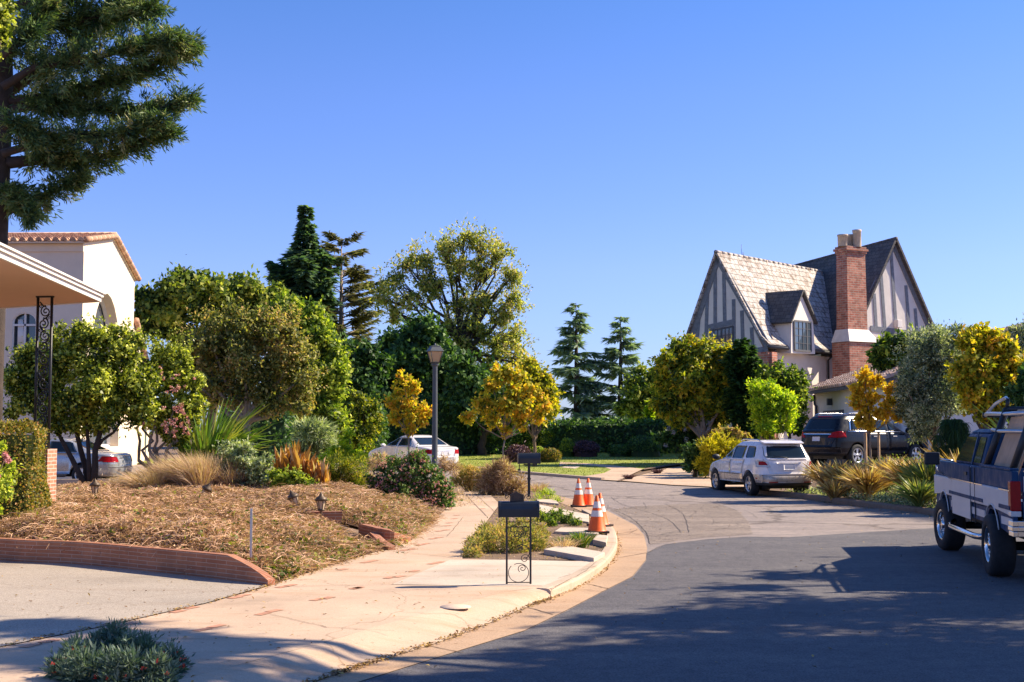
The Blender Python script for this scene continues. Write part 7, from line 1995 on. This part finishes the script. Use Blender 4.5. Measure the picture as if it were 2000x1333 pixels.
area('lawn_edging', gl([(1256,918),(1300,910.5),(1345,904.5),(1345,907),(1300,913.5),(1258,920)], 0), .05, M['soil'], 3)
# planting strip
def low(name, label, lobes, z, m_, n, L_, W_, **kw):
    lb = [(flat(a, b, z+r*.006*.7) , r*S(flat(a,b,z).y)) for a, b, r in lobes]
    c = lb[0][0]; root = empty(name, (c.x, c.y, .1), label, 'shrub'); cl = Cloud(); crown_cloud(cl, lb, n, L_, W_, 14, .45, **kw)
    for V in cl.V: V[:,2] = np.maximum(V[:,2], .1)
    cl.build('foliage', L[m_], root); mb = MB()
    for q, r in lb:
        for _ in range(5): t_ = q + Vector(rdir(1)[0])*r*.7; t_.z = max(t_.z,.13); mb.tube([Vector((c.x, c.y, .1)), Vector((q.x, q.y, .12)), t_], [.01,.008,.004], 4)
    mb.build('stem', BK, root); return root
low('planting_shrub', 'brown and green straggly shrub directly behind the near mailbox stand', [(935,1062,24),(965,1058,26),(1000,1060,28),(1035,1058,26),(955,1040,20),(990,1035,20),(1030,1035,24),(920,1075,16),(1055,1060,18),(1060,1040,14)], .14, 'brownish', 12000, .05, .015, tb=.6, mode='radial', droop=-.5)
low('planting_shrub', 'low dark green shrub beyond the straggly one, left of the cones', [(1060,1012,14),(1085,1010,16),(1110,1016,14),(1125,1022,9),(1075,1022,12)], .12, 'green', 4200, .05, .025, tb=.3)
low('planting_shrub', 'patch of thin yellow-green weeds near the slim-post mailbox', [(1050,975,12),(1075,972,12),(1090,978,8),(1062,965,10)], .11, 'lime', 1500, .07, .01, mode='radial', droop=-.8, tb=.4)
g = flat(1135,1070,.11); root = empty('grass_tuft', g, 'green grass tuft at the kerb in front of the near cones', 'grass tuft'); cl = Cloud(); blades(cl, g, 190, .30, .22, .012, arch=.4, r0=.12); blades(cl, g+Vector((-.25,.05,0)), 120, .22, .2, .01, arch=.4, r0=.1); cl.build('blade', L['strap'], root)
g = flat(1100,1075,.11); root = empty('grass_tuft', g, 'dry tan grass tuft left of the green one at the kerb', 'grass tuft'); cl = Cloud(); blades(cl, g, 260, .24, .22, .007, arch=.5, r0=.2); cl.build('blade', L['tan'], root)
g = flat(1050,960,.11); root = empty('grass_tuft', g, 'dry grass around the foot of the slim-post mailbox', 'grass tuft'); cl = Cloud(); blades(cl, g, 260, .34, .3, .008, arch=.5, r0=.3); cl.build('blade', L['tan'], root)
cl = Cloud()
strip_p = fl([(903,1092),(907,1060),(950,1020),(976,985),(950,962),(1030,952),(1062,968),(1120,992),(1160,1012),(1180,1030),(1190,1060),(1172,1092)], .12)
xs = [p[0] for p in strip_p]; ys = [p[1] for p in strip_p]; x = RG.uniform(min(xs),max(xs),9000); y = RG.uniform(min(ys),max(ys),9000); k = in_poly_n(x,y,strip_p); x = x[k]; y = y[k]; n = len(x)
cl.leaves(np.stack([x,y,np.full(n,.11)],1), rdir(n)*np.array([1,1,.4]), rdir(n)*.5+np.array([0,0,1]), RG.uniform(.03,.09,n), .012, RG.uniform(.1,.9,n))
o = cl.build('strip_mulch', L['tan']); tag(o, 'dry twigs and straw on the soil of the planting strip', 'mulch', kind='stuff')
# ground litter and low plants behind the ivy to hide bare soil
cl = Cloud()
for _ in range(520):
    px = rnd.uniform(230, 900); Y = rnd.uniform(31.5, 43 if px < 690 else 36); g = on(px, Y)
    n = 40; cl.leaves(np.array(g)+RG.normal(size=(n,3))*np.array([.3,.3,.10])+np.array([0,0,.10]), rdir(n)+np.array([0,0,.6]), rdir(n), .12, .014, RG.random(n))
o = cl.build('garden_undergrowth', L['tan']); tag(o, 'dry straw-coloured undergrowth in the left garden behind the ivy', 'undergrowth', kind='stuff')
cl = Cloud()
for _ in range(420):
    px = rnd.uniform(430, 690); Y = rnd.uniform(34, 43.5); g = on(px, Y)
    n = 50; cl.leaves(np.array(g)+RG.normal(size=(n,3))*np.array([.25,.25,.16])+np.array([0,0,.16]), rdir(n)+np.array([0,0,.6]), rdir(n), .07, .035, RG.random(n))
o = cl.build('garden_greenery', L['green']); tag(o, 'mixed low greenery in the left garden near the street', 'undergrowth', kind='stuff')
# shaded shrub with red flowers, bottom left
lob = [(150,1305,38),(210,1290,44),(270,1300,44),(330,1315,34),(180,1330,44),(250,1335,48),(310,1340,38),(120,1325,24)]
lb = [(flat(a, b, .12)+Vector((0,0,.05)), r*S(flat(a,b,.12).y)) for a, b, r in lob]
root = empty('flowering_shrub', (lb[1][0].x, lb[1][0].y, .1), 'low blue-green shrub with tiny red flowers at the bottom left', 'shrub'); cl = Cloud()
crown_cloud(cl, lb, 15000, .055, .014, 26, .4, mode='radial', tb=.5, droop=-.4)
for V in cl.V: V[:,2] = np.maximum(V[:,2], .125)
cl.build('foliage', L['teal'], root); cl = Cloud()
for _ in range(34):
    q, r = rnd.choice(lb); d = rdir(1)[0]; d[2] = abs(d[2]); d[1] = -abs(d[1]); w_ = np.array(q)+d*r*.95
    if w_[2] > .14: dd = rdir(7); cl.leaves(w_+dd*.006, rdir(7), dd, .022,.014, RG.random(7))
cl.build('flower', L['redfl'], root)['kind'] = 'stuff'; mb = MB()
for q, r in lb: mb.tube([Vector((lb[1][0].x, lb[1][0].y, .12)), q + ZU*.1], [.012,.005], 4)
mb.tube([Vector((lb[1][0].x, lb[1][0].y, .05)), Vector((lb[1][0].x, lb[1][0].y, .16))], .02, 5)
mb.build('stem', BK, root)

# --- street trees standing out of view to the right; their shade falls across the road
def caster(px, py, h, r):
    g = flat(px, py, 0); s_ = SUNV/SUNV.z; return (g + s_*h, r)
def shade_tree(label, lobes, n, base, L_=.14, W_=.075, clumps=12, r0=.2, cr=.5):
    root = empty('street_tree', base, label, 'tree', 'street trees right of the view'); cl = Cloud()
    cc = crown_cloud(cl, lobes, n, L_, W_, clumps, cr, rag=.8, shell=.35, flat_=.5); cl.build('crown', L['green'], root)
    mb = MB(); limbs(mb, base, r0, lobes, fork=.5, twigs=rnd.sample(cc, min(80, len(cc)))); mb.build('trunk', BD, root)
A1 = [caster(1950,1330,7.5,1.5),caster(1700,1320,7.8,1.6),caster(1450,1330,8.0,1.5),caster(1200,1340,8.6,1.3),caster(950,1345,9.2,1.0),caster(1850,1260,7.4,1.3),caster(1600,1260,7.8,1.3),caster(1380,1270,8.2,1.1),caster(1150,1290,8.8,.8),caster(1500,1400,8,1.6),caster(1000,1420,9,1.3),caster(1800,1400,7.5,1.6)]
shade_tree('leafy street tree beyond the right edge, shading the nearest road', A1, 52000, Vector((12.8, 12.5, .5)))
A2 = [caster(1950,1180,6.8,1.3),caster(1780,1190,7.2,1.3),caster(1600,1195,7.4,1.2),caster(1430,1205,7.8,1.0),caster(1280,1215,8.0,.7),caster(1900,1110,6.6,1.0),caster(1720,1120,6.9,.8),caster(1560,1125,7.2,.6),caster(1440,1150,7.6,.5),caster(1850,1070,6.6,.6)]
shade_tree('second street tree beyond the right edge, shading the pickup truck', A2, 21000, Vector((13.2, 19.5, .6)))
A3 = [caster(300,1305,9.5,.9),caster(80,1300,9.8,.9),caster(120,1252,9.6,.4),caster(-60,1250,9.8,.6),caster(450,1352,9.5,.6)]
shade_tree('high light-crowned street tree beyond the right edge, dappling the driveway', A3, 12000, Vector((11.5, 8.0, .5)), clumps=9)
for q, r in A1 + A2 + A3:
    u = q.x/(q.y)*FPX/1.0; 
    if abs(u) < 1000 and (q.z - CAMZ)/q.y < .3325: print('IN VIEW', q, r)
